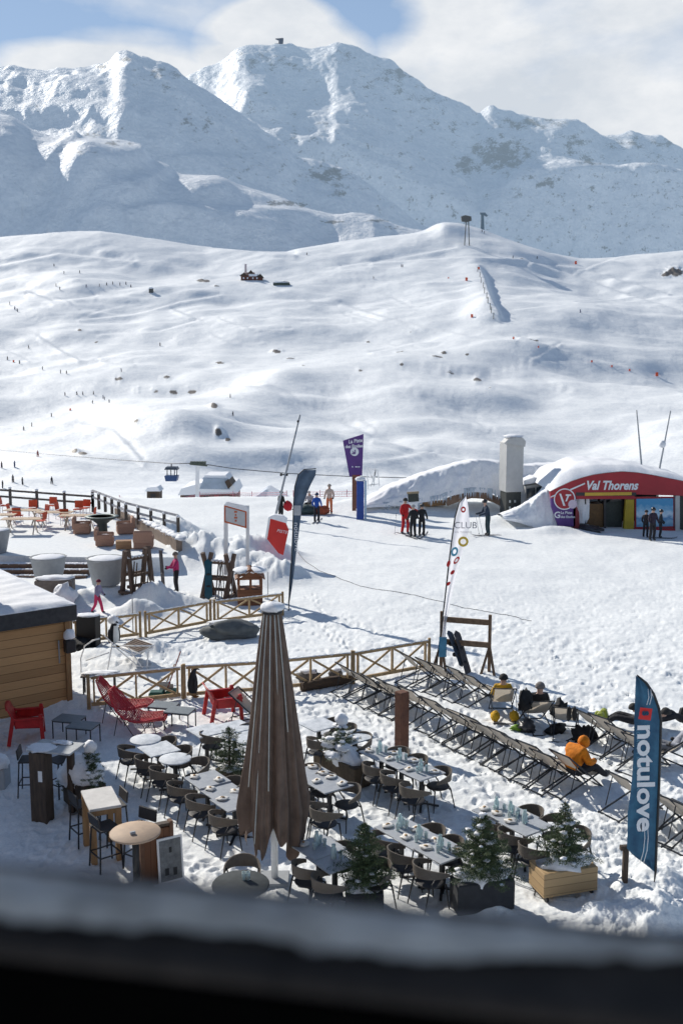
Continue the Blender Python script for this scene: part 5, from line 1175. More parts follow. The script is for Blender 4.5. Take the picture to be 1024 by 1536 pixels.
c_ = px2l(g,0,427,712); m = MB(); m.bbox((c_[0],0,c_[1]), (.34,.06,.06), .01); m.bbox((c_[0]-.2,0,c_[1]), (.13,.12,.16), .03); m.bbox((c_[0]+.12,0,c_[1]), (.13,.12,.14), .03); m.build('fitting', M_black, t)
m = MB(); c_ = px2l(g,0,447,632); m.tube([(c_[0],-.05,c_[1]),(c_[0],.05,c_[1])], .07, 8); m.build('collar', M_boot, t)
# notice board on two posts
g = on(340,856); g.y -= .2
t = thing('notice_board', 'white notice board with an orange frame on two tall white posts', 'sign', g)
for x0, x1 in ((336,342),(369,374)): plate(g, [(x0,758),(x1,758),(x1,862),(x0,862)], .09, M_white, 'post', t)
M_orange = mat('frame_orange', (.55,.12,.04), .5, .15)
plate(g, [(337,757),(370,766),(370,792),(337,783)], .06, M_orange, 'frame', t, -.06)
plate(g, [(339,760),(368,768),(368,789),(339,781)], .02, mat('board_pale',(.55,.56,.58),.6,.1), 'panel', t, -.10)
plate(g, [(336,757),(341,752),(368,758),(373,762),(372,767)], .22, M_snow, 'snow_cap', t)
m = MB(); x, z = px2l(g,0,354,774); 
for dz, w_ in ((.18,.12),(.06,.06),(-.05,.12),(-.17,.07)): m.bbox((x,-.117,z+dz), (w_,.004,.07), .001)
m.build('symbol', M_orange, t)
# purple sign
g = on(523,766)
t = thing('pylon_sign', 'tall purple sign board with white lettering on a brown and red post', 'sign', g)
plate(g, [(514,661),(545,651),(543,713),(524,715)], .18, M_purple, 'board', t)
plate(g, [(528,712),(534,712),(534,766),(528,766)], .22, mat('post_brown',(.24,.10,.06),.7,.3), 'post', t)
plate(g, [(534,712),(540,712),(540,762),(534,762)], .20, mat('post_red',(.26,.03,.06),.6,.3), 'post', t)
m = MB(); x, z = px2l(g,0,517,665.5); textmesh(m, 'La Piste', .30, (x+.22,-.10,z+.02), (1,0,.12), (-.0,0,1), 0, .008, extr=.004, sx=.88); x, z = px2l(g,0,518,670.5); textmesh(m, 'des Etoiles', .26, (x-.02,-.10,z-.06), (1,0,.06), (0,0,1), 0, .008, extr=.004, sx=.92); m.build('lettering', M_print, t)
m = MB(); x, z = px2l(g,0,531.5,677.5); disc(m, x, z, .25, 1, 0, 0); o_ = m.build('roundel', M_print, t); o_.location = (0,-.05,0)
m = MB(); m.prism([(x-.12,z+.02),(x-.06,z+.02),(x-.0,z-.05),(x+.0,z+.12),(x+.06,z+.12),(x+.06,z-.14),(x-.16,z-.14),(x-.16,z-.08),(x-.05,z-.08),(x-.12,z-.02)][::-1], .004, (0,-.105,0), (1,0,0), (0,0,1)); m.build('arrow', M_purple, t)
m = MB(); x, z = px2l(g,0,536,700); 
for k_, c_ in enumerate([(-.3,0),(-.1,0),(.0,0),(.1,0)]): m.bbox((x+c_[0],-.10,z), (.07,.006,.07), .001)
m.build('small_marks', M_print, t)
g = on(540,764)
t = thing('info_pillar', 'bright blue information pillar with snow on top beside the purple sign', 'pillar', g)
m = MB(); zt_ = ZT(g,721)-g.z; m.bbox((0,0,zt_/2-.05), (.42,.42,zt_+.1), .02); m.build('body', mat('pillar_blue',(.012,.06,.32),.45,.3,scale=3), t)
m = MB(); m.bbox((.30,.05,zt_/2-.05), (.12,.40,zt_+.1), .02); m.build('side_panel', mat('pillar_pale',(.40,.55,.70),.5,.1), t)
m = MB(); m.blob((0,0,zt_+.08), (.30,.28,.16), .12, 1.6, 3, flat=-.09); m.build('snow_cap', M_snow, t)
g = on(537,757); m = MB(); zt_ = ZT(g,709)-g.z; m.tube([(0,0,0),(0,0,zt_)], .03, 8); m.bbox((0,0,zt_), (.5,.1,.06), .01); m.blob((.0,0,zt_+.14), (.14,.1,.14), .1, 1.5, 3); tag(m.build('lamp_arm', M_black, None, g), 'black horizontal arm with a snowy lamp behind the blue pillar', 'lamp')
# pale wire cage frames beyond
g = Vector((P(560,728,90).x, 90, P(560,728,90).z)); t = thing('wire_frame', 'pale white lattice frame standing in the hollow right of the purple sign', 'frame', g)
for i, (x0,y0,x1,y1) in enumerate([(550,700,552,734),(563,702,560,730),(552,703,563,705),(553,716,566,714),(550,728,568,726),(566,704,569,730),(553,704,562,728),(564,704,556,730)]):
    a = px2l(g,0,x0,y0); b = px2l(g,0,x1,y1); m = MB(); m.bar((a[0],.1*(i%3),a[1]),(b[0],.1*(i%3),b[1]), .09, .09, up=(0,1,0)); m.build('tube', M_white, t)
# tower
g = on(767,777)
t = thing('lift_tower', 'grey box tower with a snow-topped curved head above a dark plinth', 'tower', g)
z0 = px2l(g,0,767,777)[1]-.4; z1 = px2l(g,0,767,738)[1]; z2 = px2l(g,0,767,664)[1]; xa = px2l(g,0,754,738)[0]; xb = px2l(g,0,781,738)[0]
M_tow = mat('tower_cladding', (.47,.47,.46), .5, .12, scale=3); 
m = MB(); m.bbox(((xa+xb)/2,.5,(z1+z2)/2), (xb-xa,1.1,z2-z1), .02, rot=(0,0,.22)); m.build('shaft', M_tow, t)
m = MB(); n = 10; pr = [(xa-.02,z2),(xb+.12,z2-.22),(xb+.16,z2+.1),(xb+.02,z2+.26),((xa+xb)/2+.1,z2+.33),(xa+.18,z2+.22)]; m.prism(pr, 1.2, (0,.95,0), (1,0,0), (0,0,1)); m.build('head', M_tow, t)
m = MB(); m.blob(((xa+xb)/2+.08,.4,z2+.33), ((xb-xa)*.55,.6,.14), .12, 1.5, 3, flat=-.08); m.build('snow_cap', M_snow, t)
m = MB(); m.bbox(((xa+xb)/2,.5,(z0+z1)/2), (xb-xa-.12,.95,z1-z0), .02, rot=(0,0,.22)); pl = m.build('plinth', mat('plinth_dark',(.05,.055,.05),.6,.3), t)
m = MB()
for i in range(3):
    for j in range(2): m.bbox(((xa+xb)/2-.12+j*.3,-.06+.07*j,z0+.65+i*.36), (.10,.03,.14), .004, rot=(0,0,.22))
m.build('lights', M_pipe, pl)
# little sign board behind the skiers
g = on(620,775); t = thing('dark_board', 'dark square board on a white block behind the skiers in black', 'sign', g)
plate(g, [(611,739),(627,738),(628,752),(612,753)], .10, mat('board_green',(.05,.06,.05),.6,.4), 'board', t); plate(g, [(613,753),(626,753),(626,776),(613,776)], .08, M_white, 'stand', t); plate(g, [(610,738),(628,737),(628,740),(610,741)], .14, mat('tan',(.35,.28,.18),.7), 'top_edge', t)

# ------------------------------------------------------------------ long snow-covered arched tunnel behind the skiers
Yt = 62.0; top = [(540,757),(556,747),(580,734),(610,722),(640,711),(665,703),(690,696),(715,691),(735,691),(755,694),(785,699),(815,698),(850,697)]
bot = [(540,760),(560,759),(600,757),(630,752),(655,748),(672,742),(692,738),(712,736),(735,738),(755,745),(785,752),(815,758),(850,762)]
t = thing('arched_tunnel', 'long arched tunnel roof thick with snow and icicles behind the skiers', 'tunnel', (0,Yt,0))
def snow_sheet(top, bot, Y0, back, bulge, x0, x1, seed=17, amp=.20, nu=150, nv=26, rib=0):
    m = MB(); vs = []; tx, ty = zip(*top); bx_, by_ = zip(*bot)
    for i in range(nu+1):
        px = x0 + (x1-x0)*i/nu; a = P(px, float(np.interp(px, tx, ty)), Y0); b = P(px, float(np.interp(px, bx_, by_)), Y0)
        for j in range(nv+1):
            s = j/nv
            if s < .3: q = s/.3; x, y, z = a.x, back*(1-q), a.z - .9*(1-q)**2
            else: q = (s-.3)/.7; x, y, z = a.x + (b.x-a.x)*q, -bulge*math.sin(q*PI*.5)*(1-.35*q), a.z + (b.z-a.z)*q
            e = min(1, (a.z-b.z)/1.2); dn = float(fbm(x*1.1, z*1.6+s*6, 4, seed, .6))*amp*e
            y -= rib*abs(math.sin(x*1.7))*min(1, max(0, s-.45)*3); vs.append((x, y - dn*(s > .3), z + dn*.5*(s > .05)*(s < .95)))
    return m.add(vs, [(i*(nv+1)+j, i*(nv+1)+j+1, (i+1)*(nv+1)+j+1, (i+1)*(nv+1)+j) for i in range(nu) for j in range(nv)], 0, True)
bx_, by_ = zip(*bot)
m = snow_sheet(top, bot, Yt, 7.0, .9, 540, 850, amp=.11, rib=.07); m.build('snow_roof', M_snow, t)
m = MB()
for i in range(90):
    px = rnd.uniform(575, 752); a = P(px, float(np.interp(px, bx_, by_))-1, Yt); Ln = rnd.uniform(.2,.75); m.tube([(a.x,-.62,a.z+.25),(a.x+rnd.uniform(-.02,.02),-.60,a.z-Ln*.6)], [rnd.uniform(.05,.10),.01], 6)
m.build('icicles', mat('ice',(.62,.70,.78),.25,.2), t)
m = MB(); wp = [(668,753),(690,745),(706,741),(722,742),(740,748),(760,758)]; 
for (x0,y0),(x1,y1) in zip(wp[:-1], wp[1:]): a = P(x0,y0,Yt); b = P(x1,y1,Yt); m.bar((a.x,-.15,a.z),(b.x,-.15,b.z), .5, .40)
m.build('timber_arch', mat('arch_wood',(.34,.22,.15),.8,.3,scale=3), t)
m = MB(); 
for (x0,y0,x1,y1) in [(600,757,668,752)]: a = P(x0,y0,Yt); b = P(x1,y1,Yt); m.bar((a.x,.2,a.z-.1),(b.x,.2,b.z-.1), .3,.3)
m.build('edge_beam', M_pine, t)
# glazed cabin behind tower
g = Vector((P(808,760,61).x, 61, 0)); t = thing('lift_cabin', 'dark glazed lift building half buried between the tower and red kiosk', 'building', g)
plate(g, [(783,726),(812,722),(812,775),(783,775)], 2.0, M_tow, 'wall', t); plate(g, [(785,730),(797,728),(797,743),(785,744)], .1, mat('dark_glass',(.03,.045,.06),.15,.3), 'window', t, -1.02); plate(g, [(799,728),(810,726),(810,743),(799,743)], .1, MATS['dark_glass'], 'window', t, -1.02)
plate(g, [(806,716),(826,718),(828,760),(806,760)], 1.2, mat('cabin_dark',(.09,.09,.095),.6,.4), 'shaft', t, .3); plate(g, [(780,724),(812,719),(812,714),(795,713),(780,718)], 2.2, M_snow, 'snow_cap', t)
m = MB(); p_ = px2l(g,0,800,748); m.blob((p_[0]+.0,-1.1,p_[1]-.5), (.5,.4,.45), .2, 1.5, 5); m.build('snow_lump', M_snow, t)
# ------------------------------------------------------------------ the red ski-pass kiosk
Yk = 55.5; g = Vector((P(930,798,Yk).x, Yk, 0)); g.z = P(930,798,Yk).z; KZ = g.z
t = thing('lift_kiosk', 'red arched ski-lift kiosk lettered Val Thorens with snow on its roof', 'kiosk', g)
M_kred = mat('kiosk_red', (.36,.018,.03), .45, .15, scale=2, bump=.05)
arc = [(823.5,737),(835,731),(855,721.6),(872,716),(887.5,712),(908,709),(931,707),(953,708.5),(975,712),(1000,717),(1024,721.6),(1060,732),(1085,742)]
plate(g, arc + [(1085,752),(1020,743),(952,741),(950,738),(863,738),(862,744),(825,747)], .35, M_kred, 'fascia', t)
plate(g, [(862,738),(952,738),(952,743),(862,743)], .34, M_seat, 'dark_band', t, -.02); plate(g, [(875,738.3),(945,737.5),(945,742),(875,743)], .02, mat('panel_yellow',(.62,.40,.05),.5,.1), 'yellow_panel', t, -.21)
plate(g, [(862,743.3),(950,743.3),(950,748),(862,748)], .30, M_kred, 'lower_band', t)
plate(g, [(825,747.3),(862.5,744.5),(861,789),(836,789),(826,760)], .30, M_purple, 'purple_panel', t)
plate(g, [(858,763),(863,758),(867,768),(868,800),(859,797)], .5, mat('post_dred',(.22,.02,.03),.5,.2), 'post', t, .1)
m = MB(); x, z = px2l(g,0,845,748)
def dd(m, x, z, r, ring, y): 
    n = 28; c = [(x+r*math.cos(2*PI*k/n), z+r*math.sin(2*PI*k/n)) for k in range(n)]
    if ring: ci = [(x+(a-x)*ring, z+(b-z)*ring) for a, b in c]; m.add([(a,y,b) for a, b in c+ci], [(k,(k+1)%n,n+(k+1)%n,n+k) for k in range(n)])
    else: m.add([(a,y,b) for a, b in c], [tuple(range(n))])
dd(m, x, z, .56, 0, -.19); m.build('roundel', M_kred, t)
m = MB(); dd(m, x, z, .585, .9, -.195); m.bar((x-.26,-.20,z+.30),(x+.0,-.20,z-.36), .04,.10,up=(0,0,1)) if False else None
m.prism([(x-.30,z+.30),(x-.20,z+.30),(x+.05,z-.36),(x-.06,z-.36)][::-1], .004, (0,-.197,0), (1,0,0), (0,0,1)); m.prism([(x+.05,z+.26),(x+.34,z+.26),(x+.34,z+.18),(x+.24,z+.18),(x+.12,z-.12),(x+.04,z-.12),(x+.14,z+.18),(x+.05,z+.18)][::-1], .004, (0,-.197,0), (1,0,0), (0,0,1)); m.build('emblem', M_print, t)
m = MB(); x2, z2 = px2l(g,0,857,755.5); dd(m, x2, z2, .24, 0, -.205); m.build('small_roundel', mat('print_lav',(.62,.52,.62),.6,.1,bump=0), t)
plate(g, [(824,744),(831,741),(831.5,742.5),(824,746)], .02, M_print, 'stripe', t, -.20); plate(g, [(853,733),(875,723.5),(875.4,725.5),(854,735)], .02, M_print, 'stripe', t, -.20)
m = MB(); a = px2l(g,0,876,733.5); textmesh(m, 'Val Thorens', .66, (a[0],-.19,a[1]), (1,0,.0), (0,0,1), 0, .022, extr=.004, shear=.25, sx=.86)
a = px2l(g,0,829,776); textmesh(m, 'G', .48, (a[0],-.19,a[1]), (1,0,0), (0,0,1), 0, .012, extr=.004); a = px2l(g,0,839,770); textmesh(m, 'La Piste', .20, (a[0],-.19,a[1]), (1,0,0), (0,0,1), 0, .004, extr=.004); a = px2l(g,0,839,776); textmesh(m, 'des Etoiles', .18, (a[0],-.19,a[1]), (1,0,0), (0,0,1), 0, .004, extr=.004)
m.build('lettering', M_print, t)
# interior
plate(g, [(868,744),(1010,744),(1010,799),(868,799)], .15, mat('kiosk_back',(.035,.035,.04),.8,.4), 'back_wall', t, 3.2)
plate(g, [(870,747),(886,747),(884,790),(870,790)], .06, mat('pale_glass_wall',(.42,.52,.60),.3,.3), 'window', t, 1.4)
plate(g, [(890,748),(905,748),(905,760),(890,760)], .06, MATS['pale_glass_wall'], 'window', t, 1.4); plate(g, [(909,748),(924,748),(924,756),(909,756)], .06, MATS['pale_glass_wall'], 'window', t, 1.4)
plate(g, [(877,757),(906,757),(906,793),(878,790)], 1.2, mat('desk_brown',(.16,.085,.03),.6,.4), 'desk', t, .9)
plate(g, [(878,748),(880,748),(880,795),(878,795)], .1, M_seat, 'mullion', t, .3); plate(g, [(905.5,744),(908.5,744),(908.5,798),(905.5,798)], .14, M_seat, 'mullion', t, .1)
plate(g, [(909,757),(937,752),(936,797),(909,796)], .9, mat('machine',(.04,.055,.05),.5,.4), 'ticket_machine', t, 1.0)
plate(g, [(937,749),(949.5,749),(949,800),(934,799)], .25, mat('door_yellow',(.42,.30,.02),.5,.25,scale=3), 'yellow_door', t, .02)
plate(g, [(951,745),(1010,745),(1010,792),(951,792)], .10, M_kred, 'frame', t); 
# poster: sky, snow and sea-blue bands
m_, nt, out_ = newmat('poster'); b_ = nn(nt, 'ShaderNodeBsdfPrincipled', Roughness=.4); tcn = nn(nt, 'ShaderNodeTexCoord'); sp_ = nn(nt, 'ShaderNodeSeparateXYZ'); nt.links.new(tcn.outputs['Generated'], sp_.inputs[0])
no_ = nn(nt, 'ShaderNodeTexNoise', Scale=6.0, Detail=6); nt.links.new(tcn.outputs['Generated'], no_.inputs['Vector'])
ma = nn(nt, 'ShaderNodeMath', operation='MULTIPLY_ADD'); nt.links.new(no_.outputs['Fac'], ma.inputs[0]); ma.inputs[1].default_value = .5; nt.links.new(sp_.outputs['Z'], ma.inputs[2])
rp_ = nn(nt, 'ShaderNodeValToRGB'); el = rp_.color_ramp.elements; el[0].position = .25; el[0].color = (.10,.26,.42,1); el[1].position = 1.2 if False else 1.0; el[1].color = (.05,.28,.52,1)
for p0, c0 in ((.42,(.25,.42,.55,1)),(.55,(.06,.22,.42,1)),(.68,(.55,.68,.78,1)),(.82,(.30,.52,.68,1))): e_ = el.new(p0); e_.color = c0
nt.links.new(ma.outputs[0], rp_.inputs[0]); nt.links.new(rp_.outputs[0], b_.inputs['Base Color']); nt.links.new(b_.outputs[0], out_.inputs[0])
plate(g, [(953,748),(1008,747),(1008,789),(953,790)], .04, m_, 'poster', t, -.08)
plate(g, [(1010.5,743),(1017,743),(1017,796),(1010.5,796)], .4, M_tow, 'column', t); plate(g, [(1018,744),(1085,752),(1085,796),(1018,796)], .2, MATS['machine'], 'side_wall', t, .4)
plate(g, [(949,792.3),(1016,792.3),(1016,797),(949,797)], .3, M_kred, 'base_strip', t)
# roof shell and its snow
def roofstrip(pts, y0, y1, thick, mt, name, nz=.0, lift=0):
    m = MB(); vs = []; xs, ys = zip(*pts); n = 70; k = 12
    for i in range(n+1):
        px = xs[0] + (xs[-1]-xs[0])*i/n; a = px2l(g,0,px,float(np.interp(px, xs, ys)))
        for j in range(k+1):
            s = j/k; y = y0 + (y1-y0)*s; e = min(s, 1-s, i/n*1.5, (1-i/n)*3)*8; th = thick(px)*min(1, e)**.5
            vs.append((a[0], y, a[1] + lift + th + nz*float(fbm(a[0]*.9, y*.9, 3, 6))*min(1, e)))
    m.add(vs, [(i*(k+1)+j, (i+1)*(k+1)+j, (i+1)*(k+1)+j+1, i*(k+1)+j+1) for i in range(n) for j in range(k)], 0, True); return m.build(name, mt, t)
roofstrip(arc, -.18, 6.0, lambda p: 0, mat('roof_grey',(.30,.31,.33),.5,.1), 'roof', lift=.012)
roofstrip(arc, -.10, 6.2, lambda p: float(np.interp(p, [823,840,880,930,1024,1085],[.35,.55,.50,.32,.22,.22])), M_snow, 'roof_snow', .10, lift=.02)
m = snow_sheet([(752,772),(775,764),(798,752),(818,736),(834,718),(848,706),(866,701),(884,703)], [(752,777),(775,782),(800,790),(822,797),(836,799),(864,797),(884,797)], Yk+.75, 3.5, .75, 752, 880, 29, .13, 90)
dr = m.build('snow_drift', M_snow, t); dr.location = (-g.x, .75, -g.z)
heap(885,796,(1.0,.3,.2), M_boot, 'dark skis and bags lying on the snow before the kiosk opening', 'ski_gear', 'ski gear', sd=5)
# masts
for (x0,y0,x1,y1,lab,ball) in [(962,705,954,615,'thin leaning mast behind the kiosk roof without a lamp',0),(987,710,1005,616,'thin mast behind the kiosk carrying a round white lamp',1)]:
    g_ = Vector((P(x0,760,60).x, 60, P(x0,760,60).z)); tt_ = thing('mast', lab, 'mast', g_); a = px2l(g_,0,x0,y0); b = px2l(g_,0,x1,y1); m = MB(); m.tube([(a[0],0,a[1]-1.6),(a[0],0,a[1]),(b[0],0,b[1])], [.06,.06,.035], 8); m.build('shaft', M_grey, tt_)
    if ball: c_ = px2l(g_,0,992,666); m = MB(); m.blob((c_[0],-.1,c_[1]), (.2,.2,.22), 0, 1, 1); m.build('lamp', M_white, tt_)
    else: pass

pts_ = [G(x,y,0) for x, y in [(447,838),(478,856),(510,869),(540,880),(580,888),(620,894),(650,901),(700,911),(760,922),(800,931)]]; pl_ = []
for a, b in zip(pts_[:-1], pts_[1:]):
    for i in range(12): q = a.lerp(b, i/12); pl_.append(Vector((q.x, q.y, gz(q)+.012)))
m = MB(); m.tube(pl_, .011, 5); tag(m.build('cable_shadow', mat('cable_shadow_grey',(.16,.17,.19),.9)), 'lift cable shadow drawn as a thin dark curve across the open snowfield', 'cable_shadow')  # cast shadow of the lift cable, modelled as a thin dark tube
# ------------------------------------------------------------------ raised sun terrace at upper left
TZ = .62
def TP(px, py, z=0): g = G(px, py, TZ+z); g.z = TZ; return g
edge = [TP(-420,726), TP(-60,734), TP(138,752), TP(176,772), TP(222,800), TP(268,826), TP(262,836), TP(140,836), TP(-60,832), TP(-420,826)]
m = MB(); k = len(edge)
m.v = [(p.x,p.y,TZ) for p in edge] + [(p.x,p.y,-.9) for p in edge]; m.f = [tuple(range(k-1,-1,-1))] + [(i,(i+1)%k,(i+1)%k+k,i+k) for i in range(k)]; m.m = [0]*(k+1); m.sm = [False]*(k+1)
o = m.build('terrace_platform', snow_near); o['kind'] = 'structure'
# steps down from it
t = thing('steps', 'wide wooden steps edged with snow leading down from the raised terrace', 'steps', (0,0,0))
A = TP(-60,838); B = TP(139,838); d = (B-A).normalized()
for i in range(3):
    z = TZ - .17*(i+1); off = Vector((0,-.42*(i+1)+.21,0)); m = MB(); c = (A+B)/2+off; m.bbox((c.x,c.y,z/2-.1), ((B-A).length,.42,z+.2), .01, rot=(0,0,math.atan2(d.y,d.x))); st_ = m.build('step', mat('step_wood',(.19,.12,.085),.8,.4,scale=4), t)
    m = MB(); n = 40
    for q in range(n): p = A.lerp(B,(q+.5)/n)+off; m.blob((p.x,p.y-.0,z+.0), ((B-A).length/n*.8,.17,.035), .35, 1.6, q+i, n=8, m=5)
    m.build('snow_cover', M_snow, st_)
# retaining wall with its snow
def wall(pa, pb_, h0, th, lab):
    a, b = pa, pb_; t = thing('retaining_wall', lab, 'wall', (a.x,a.y,0), math.atan2(b.y-a.y, b.x-a.x)); L_ = (Vector((b.x,b.y,0))-Vector((a.x,a.y,0))).length
    m = MB(); m.bbox((L_/2,0,h0/2), (L_,th,h0), .01); m.build('wall', mat('wall_render',(.25,.19,.15),.9,.35,scale=4), t)
    m = MB(); n = int(L_*2)
    for i in range(n): m.blob((L_*(i+.5)/n,.12,h0+.02), (L_/n*.9,th*.9,.13), .25, 1.6, i, n=10, m=6)
    m.build('snow_cover', M_snow, t)
wall(TP(176,775), TP(269,826), TZ+.50, .28, 'brown retaining wall capped with snow at the terrace side')
# plank railings with snow-capped posts
M_rail = mat('rail_dark', (.10,.085,.075), .8, .4)
def railing(pts, lab, h=.95, every=2.4, rails=(.5,.88), snow=True, z0=TZ, rm=None):
    t = thing('terrace_railing', lab, 'railing', (pts[0].x, pts[0].y, 0)); o0 = Vector((pts[0].x, pts[0].y, 0))
    for a, b in zip(pts[:-1], pts[1:]):
        a = Vector((a.x,a.y,z0))-o0; b = Vector((b.x,b.y,z0))-o0; n = max(1, round((b-a).length/every))
        for i in range(n+1):
            if i == n and b != Vector((pts[-1].x,pts[-1].y,z0))-o0: continue
            p = a.lerp(b, i/n); m = MB(); m.bbox(p+Vector((0,0,h/2)), (.14,.14,h+.1), .01); q = m.build('post', M_rail, t)
            if snow: m = MB(); m.blob(p+Vector((0,0,h+.09)), (.11,.11,.07), .2, 1.6, i, n=8, m=6); m.build('snow_cap', M_snow, q)
        for z in rails:
            m = MB(); m.bar(a+Vector((0,0,z)), b+Vector((0,0,z)), .06, .11); m.build('rail', rm or M_rail, t)
railing([TP(-60,752), TP(140,768)], 'dark two-rail fence along the back edge of the raised terrace', every=2.1)
railing([TP(140,768), TP(190,790), TP(268,812)], 'snow-capped post railing running down towards the snowbank', h=.75, every=1.35, z0=TZ+.35, rm=mat('rail_frost',(.5,.5,.52),.8,.5,scale=5))
# light wooden tables with trestle legs and red-orange chairs
def mk_beer():
    t = thing('picnic_table', '', 'table'); m = MB()
    for i in range(5): m.bbox((0,-.32+.16*i,.74), (1.9,.15,.03), .004)
    m.build('tabletop', mat('pale_pine',(.56,.42,.29),.7,.2,scale=4), t)
    for sx in (-1,1): m = MB(); m.bar((sx*.6,-.35,0),(sx*.6,.30,.72), .05,.05,up=(1,0,0)); m.bar((sx*.66,.35,0),(sx*.66,-.30,.72), .05,.05,up=(1,0,0)); m.build('trestle', mat('pale_leg',(.52,.46,.40),.7), t)
    return t
BT = Kind(mk_beer)
M_ochair = mat('chair_orange', (.62,.075,.02), .5, .2)
def mk_ochair():
    t = thing('terrace_chair', '', 'chair'); m = MB(); m.bbox((0,0,.45),(.46,.44,.04),.01); m.build('seat', M_ochair, t); m = MB(); m.bbox((0,-.23,.70),(.46,.035,.40),.02,rot=(.15,0,0)); m.build('backrest', M_ochair, t)
    for sx in (-1,1):
        for sy in (-1,1): m = MB(); m.bar((sx*.2,sy*.2,0),(sx*.19,sy*.19,.44),.03,.03,up=(0,1,0)); m.build('leg', M_white, t)
    return t
OC = Kind(mk_ochair)
tb = [(-5,772,'cut by the left picture edge'),(35,765,'furthest left against the railing'),(33,778,'nearest the grey tub at left'),(82,768,'second from the wicker seats, by the railing'),(118,773,'closest to the fire bowl')]
for px, py, lab in tb: g = G(px, py, TZ+.74); BT.put(Vector((g.x,g.y,TZ)), R(rnd.uniform(-8,8)), 'pale wooden trestle table '+lab, 'wooden trestle tables on the raised terrace')
for px, py, f, lab in [(20,772,(1,0),'between the two leftmost trestle tables'),(28,778,(0,1),'in front of the nearest trestle table'),(62,786,(-1,.2),'turned towards the left tables, standing apart in front'),(66,774,(-.7,-.7),'behind the one standing apart'),(99,780,(0,1),'under the middle trestle table'),(118,768,(0,-1),'behind the table closest to the fire bowl'),(137,778,(-1,0),'beside the fire bowl'),(8,762,(1,0),'at the far left by the railing'),(50,767,(.2,-1),'with its back to the railing, left of centre'),(78,762,(-.2,-1),'with its back to the railing, right of centre'),(92,770,(1,-.2),'squeezed in between the two middle trestle tables'),(128,766,(-.3,-1),'at the railing corner')]:
    g = TP(px, py+8); OC.put(g, rzf(*f), 'orange-red terrace chair '+lab, 'orange-red chairs on the raised terrace')
M_wick = mat('wicker', (.46,.28,.20), .8, c2=(.30,.16,.11), scale=30, bump=.6)
def mk_wick():
    t = thing('wicker_armchair', '', 'armchair'); m = MB(); m.bbox((0,.0,.21),(.85,.80,.36),.04); m.build('base', M_wick, t); m = MB(); m.bbox((0,-.38,.55),(.85,.16,.60),.06); m.build('backrest', M_wick, t)
    for s in (-1,1): m = MB(); m.bbox((s*.38,.0,.44),(.14,.78,.26),.04); m.build('armrest', M_wick, t)
    m = MB(); m.blob((0,.05,.42),(.30,.32,.09),.15,2,3,flat=-.04); m.build('snow_cushion', M_snow, t); return t
WK = Kind(mk_wick)
WK.put(TP(124,800), rzf(1,.15), 'wicker armchair left of the fire bowl, further from the camera', 'wicker armchairs by the fire bowl')
WK.put(TP(158,818), rzf(1,.15), 'wicker armchair in front of the fire bowl', 'wicker armchairs by the fire bowl')
WK.put(TP(216,822), rzf(-.1,1), 'wicker armchair turned away beside the retaining wall', 'wicker armchairs by the fire bowl')
WK.put(TP(188,800), rzf(-1,-.3), 'wicker armchair behind the fire bowl near the wall', 'wicker armchairs by the fire bowl')
g = TP(154,802); t = thing('fire_bowl', 'round dark fire bowl table on a black pedestal among wicker seats', 'fire bowl', g)
m = MB(); m.lathe([(.22,0),(.26,.05),(.24,.55),(.45,.72),(.78,.86),(.80,.90),(.72,.90),(.5,.84),(0,.82)], 30); m.build('bowl', mat('bowl_dark',(.045,.05,.045),.6), t)
m = MB(); m.lathe([(.80,.905),(.82,.92),(.60,.925),(.58,.905)], 30); m.build('rim', mat('bowl_rim',(.25,.30,.27),.5), t)
g = TP(186,823); m = MB(); m.bbox((0,0,.2),(.7,.5,.36),.02); tag(m.build('crate', planks('crate_boards',(.36,.21,.11),(.26,.14,.08),'z',.1), None, g, .2), 'low brown wooden crate between the front wicker seats', 'crate')
# big grey tubs
def mk_tub():
    t = thing('round_tub', '', 'planter'); m = MB(); m.lathe([(.50,0),(.52,.02),(.72,1.0),(.75,1.03),(.72,1.05),(.66,1.0),(.3,.95),(0,.95)], 30); m.build('tub', mat('tub_grey',(.30,.32,.34),.8,.15,scale=5), t)
    m = MB(); m.blob((0,0,1.0),(.66,.66,.10),.12,1.6,3,n=18,m=8,flat=-.04); m.build('snow_fill', M_snow, t); return t
TB = Kind(mk_tub)
TB.put(on(74,872), 0, 'big grey round tub in front of the terrace steps', 'big grey round tubs filled with snow')
TB.put(on(160,889), 0, 'big grey round tub beside the crossed ski racks', 'big grey round tubs filled with snow')
TB.put(TP(-8,829), 0, 'big grey round tub cut off by the left picture edge', 'big grey round tubs filled with snow')
g = on(84,905); t = thing('storage_box', 'grey wooden chest with snow on its lid behind the shed', 'chest', g, .08); m = MB(); m.bbox((0,0,.45),(1.35,.7,.95),.02); m.build('body', mat('chest_grey',(.17,.15,.14),.8,.3), t); m = MB(); m.blob((0,0,.96),(.72,.4,.10),.2,1.6,3,n=20,m=8,flat=-.03); m.build('snow_cover', M_snow, t)
heap(95,912,(.5,.45,.55), M_snow, 'rounded snow-covered bundle next to the grey chest', 'covered_bundle', 'bundle', sd=4)
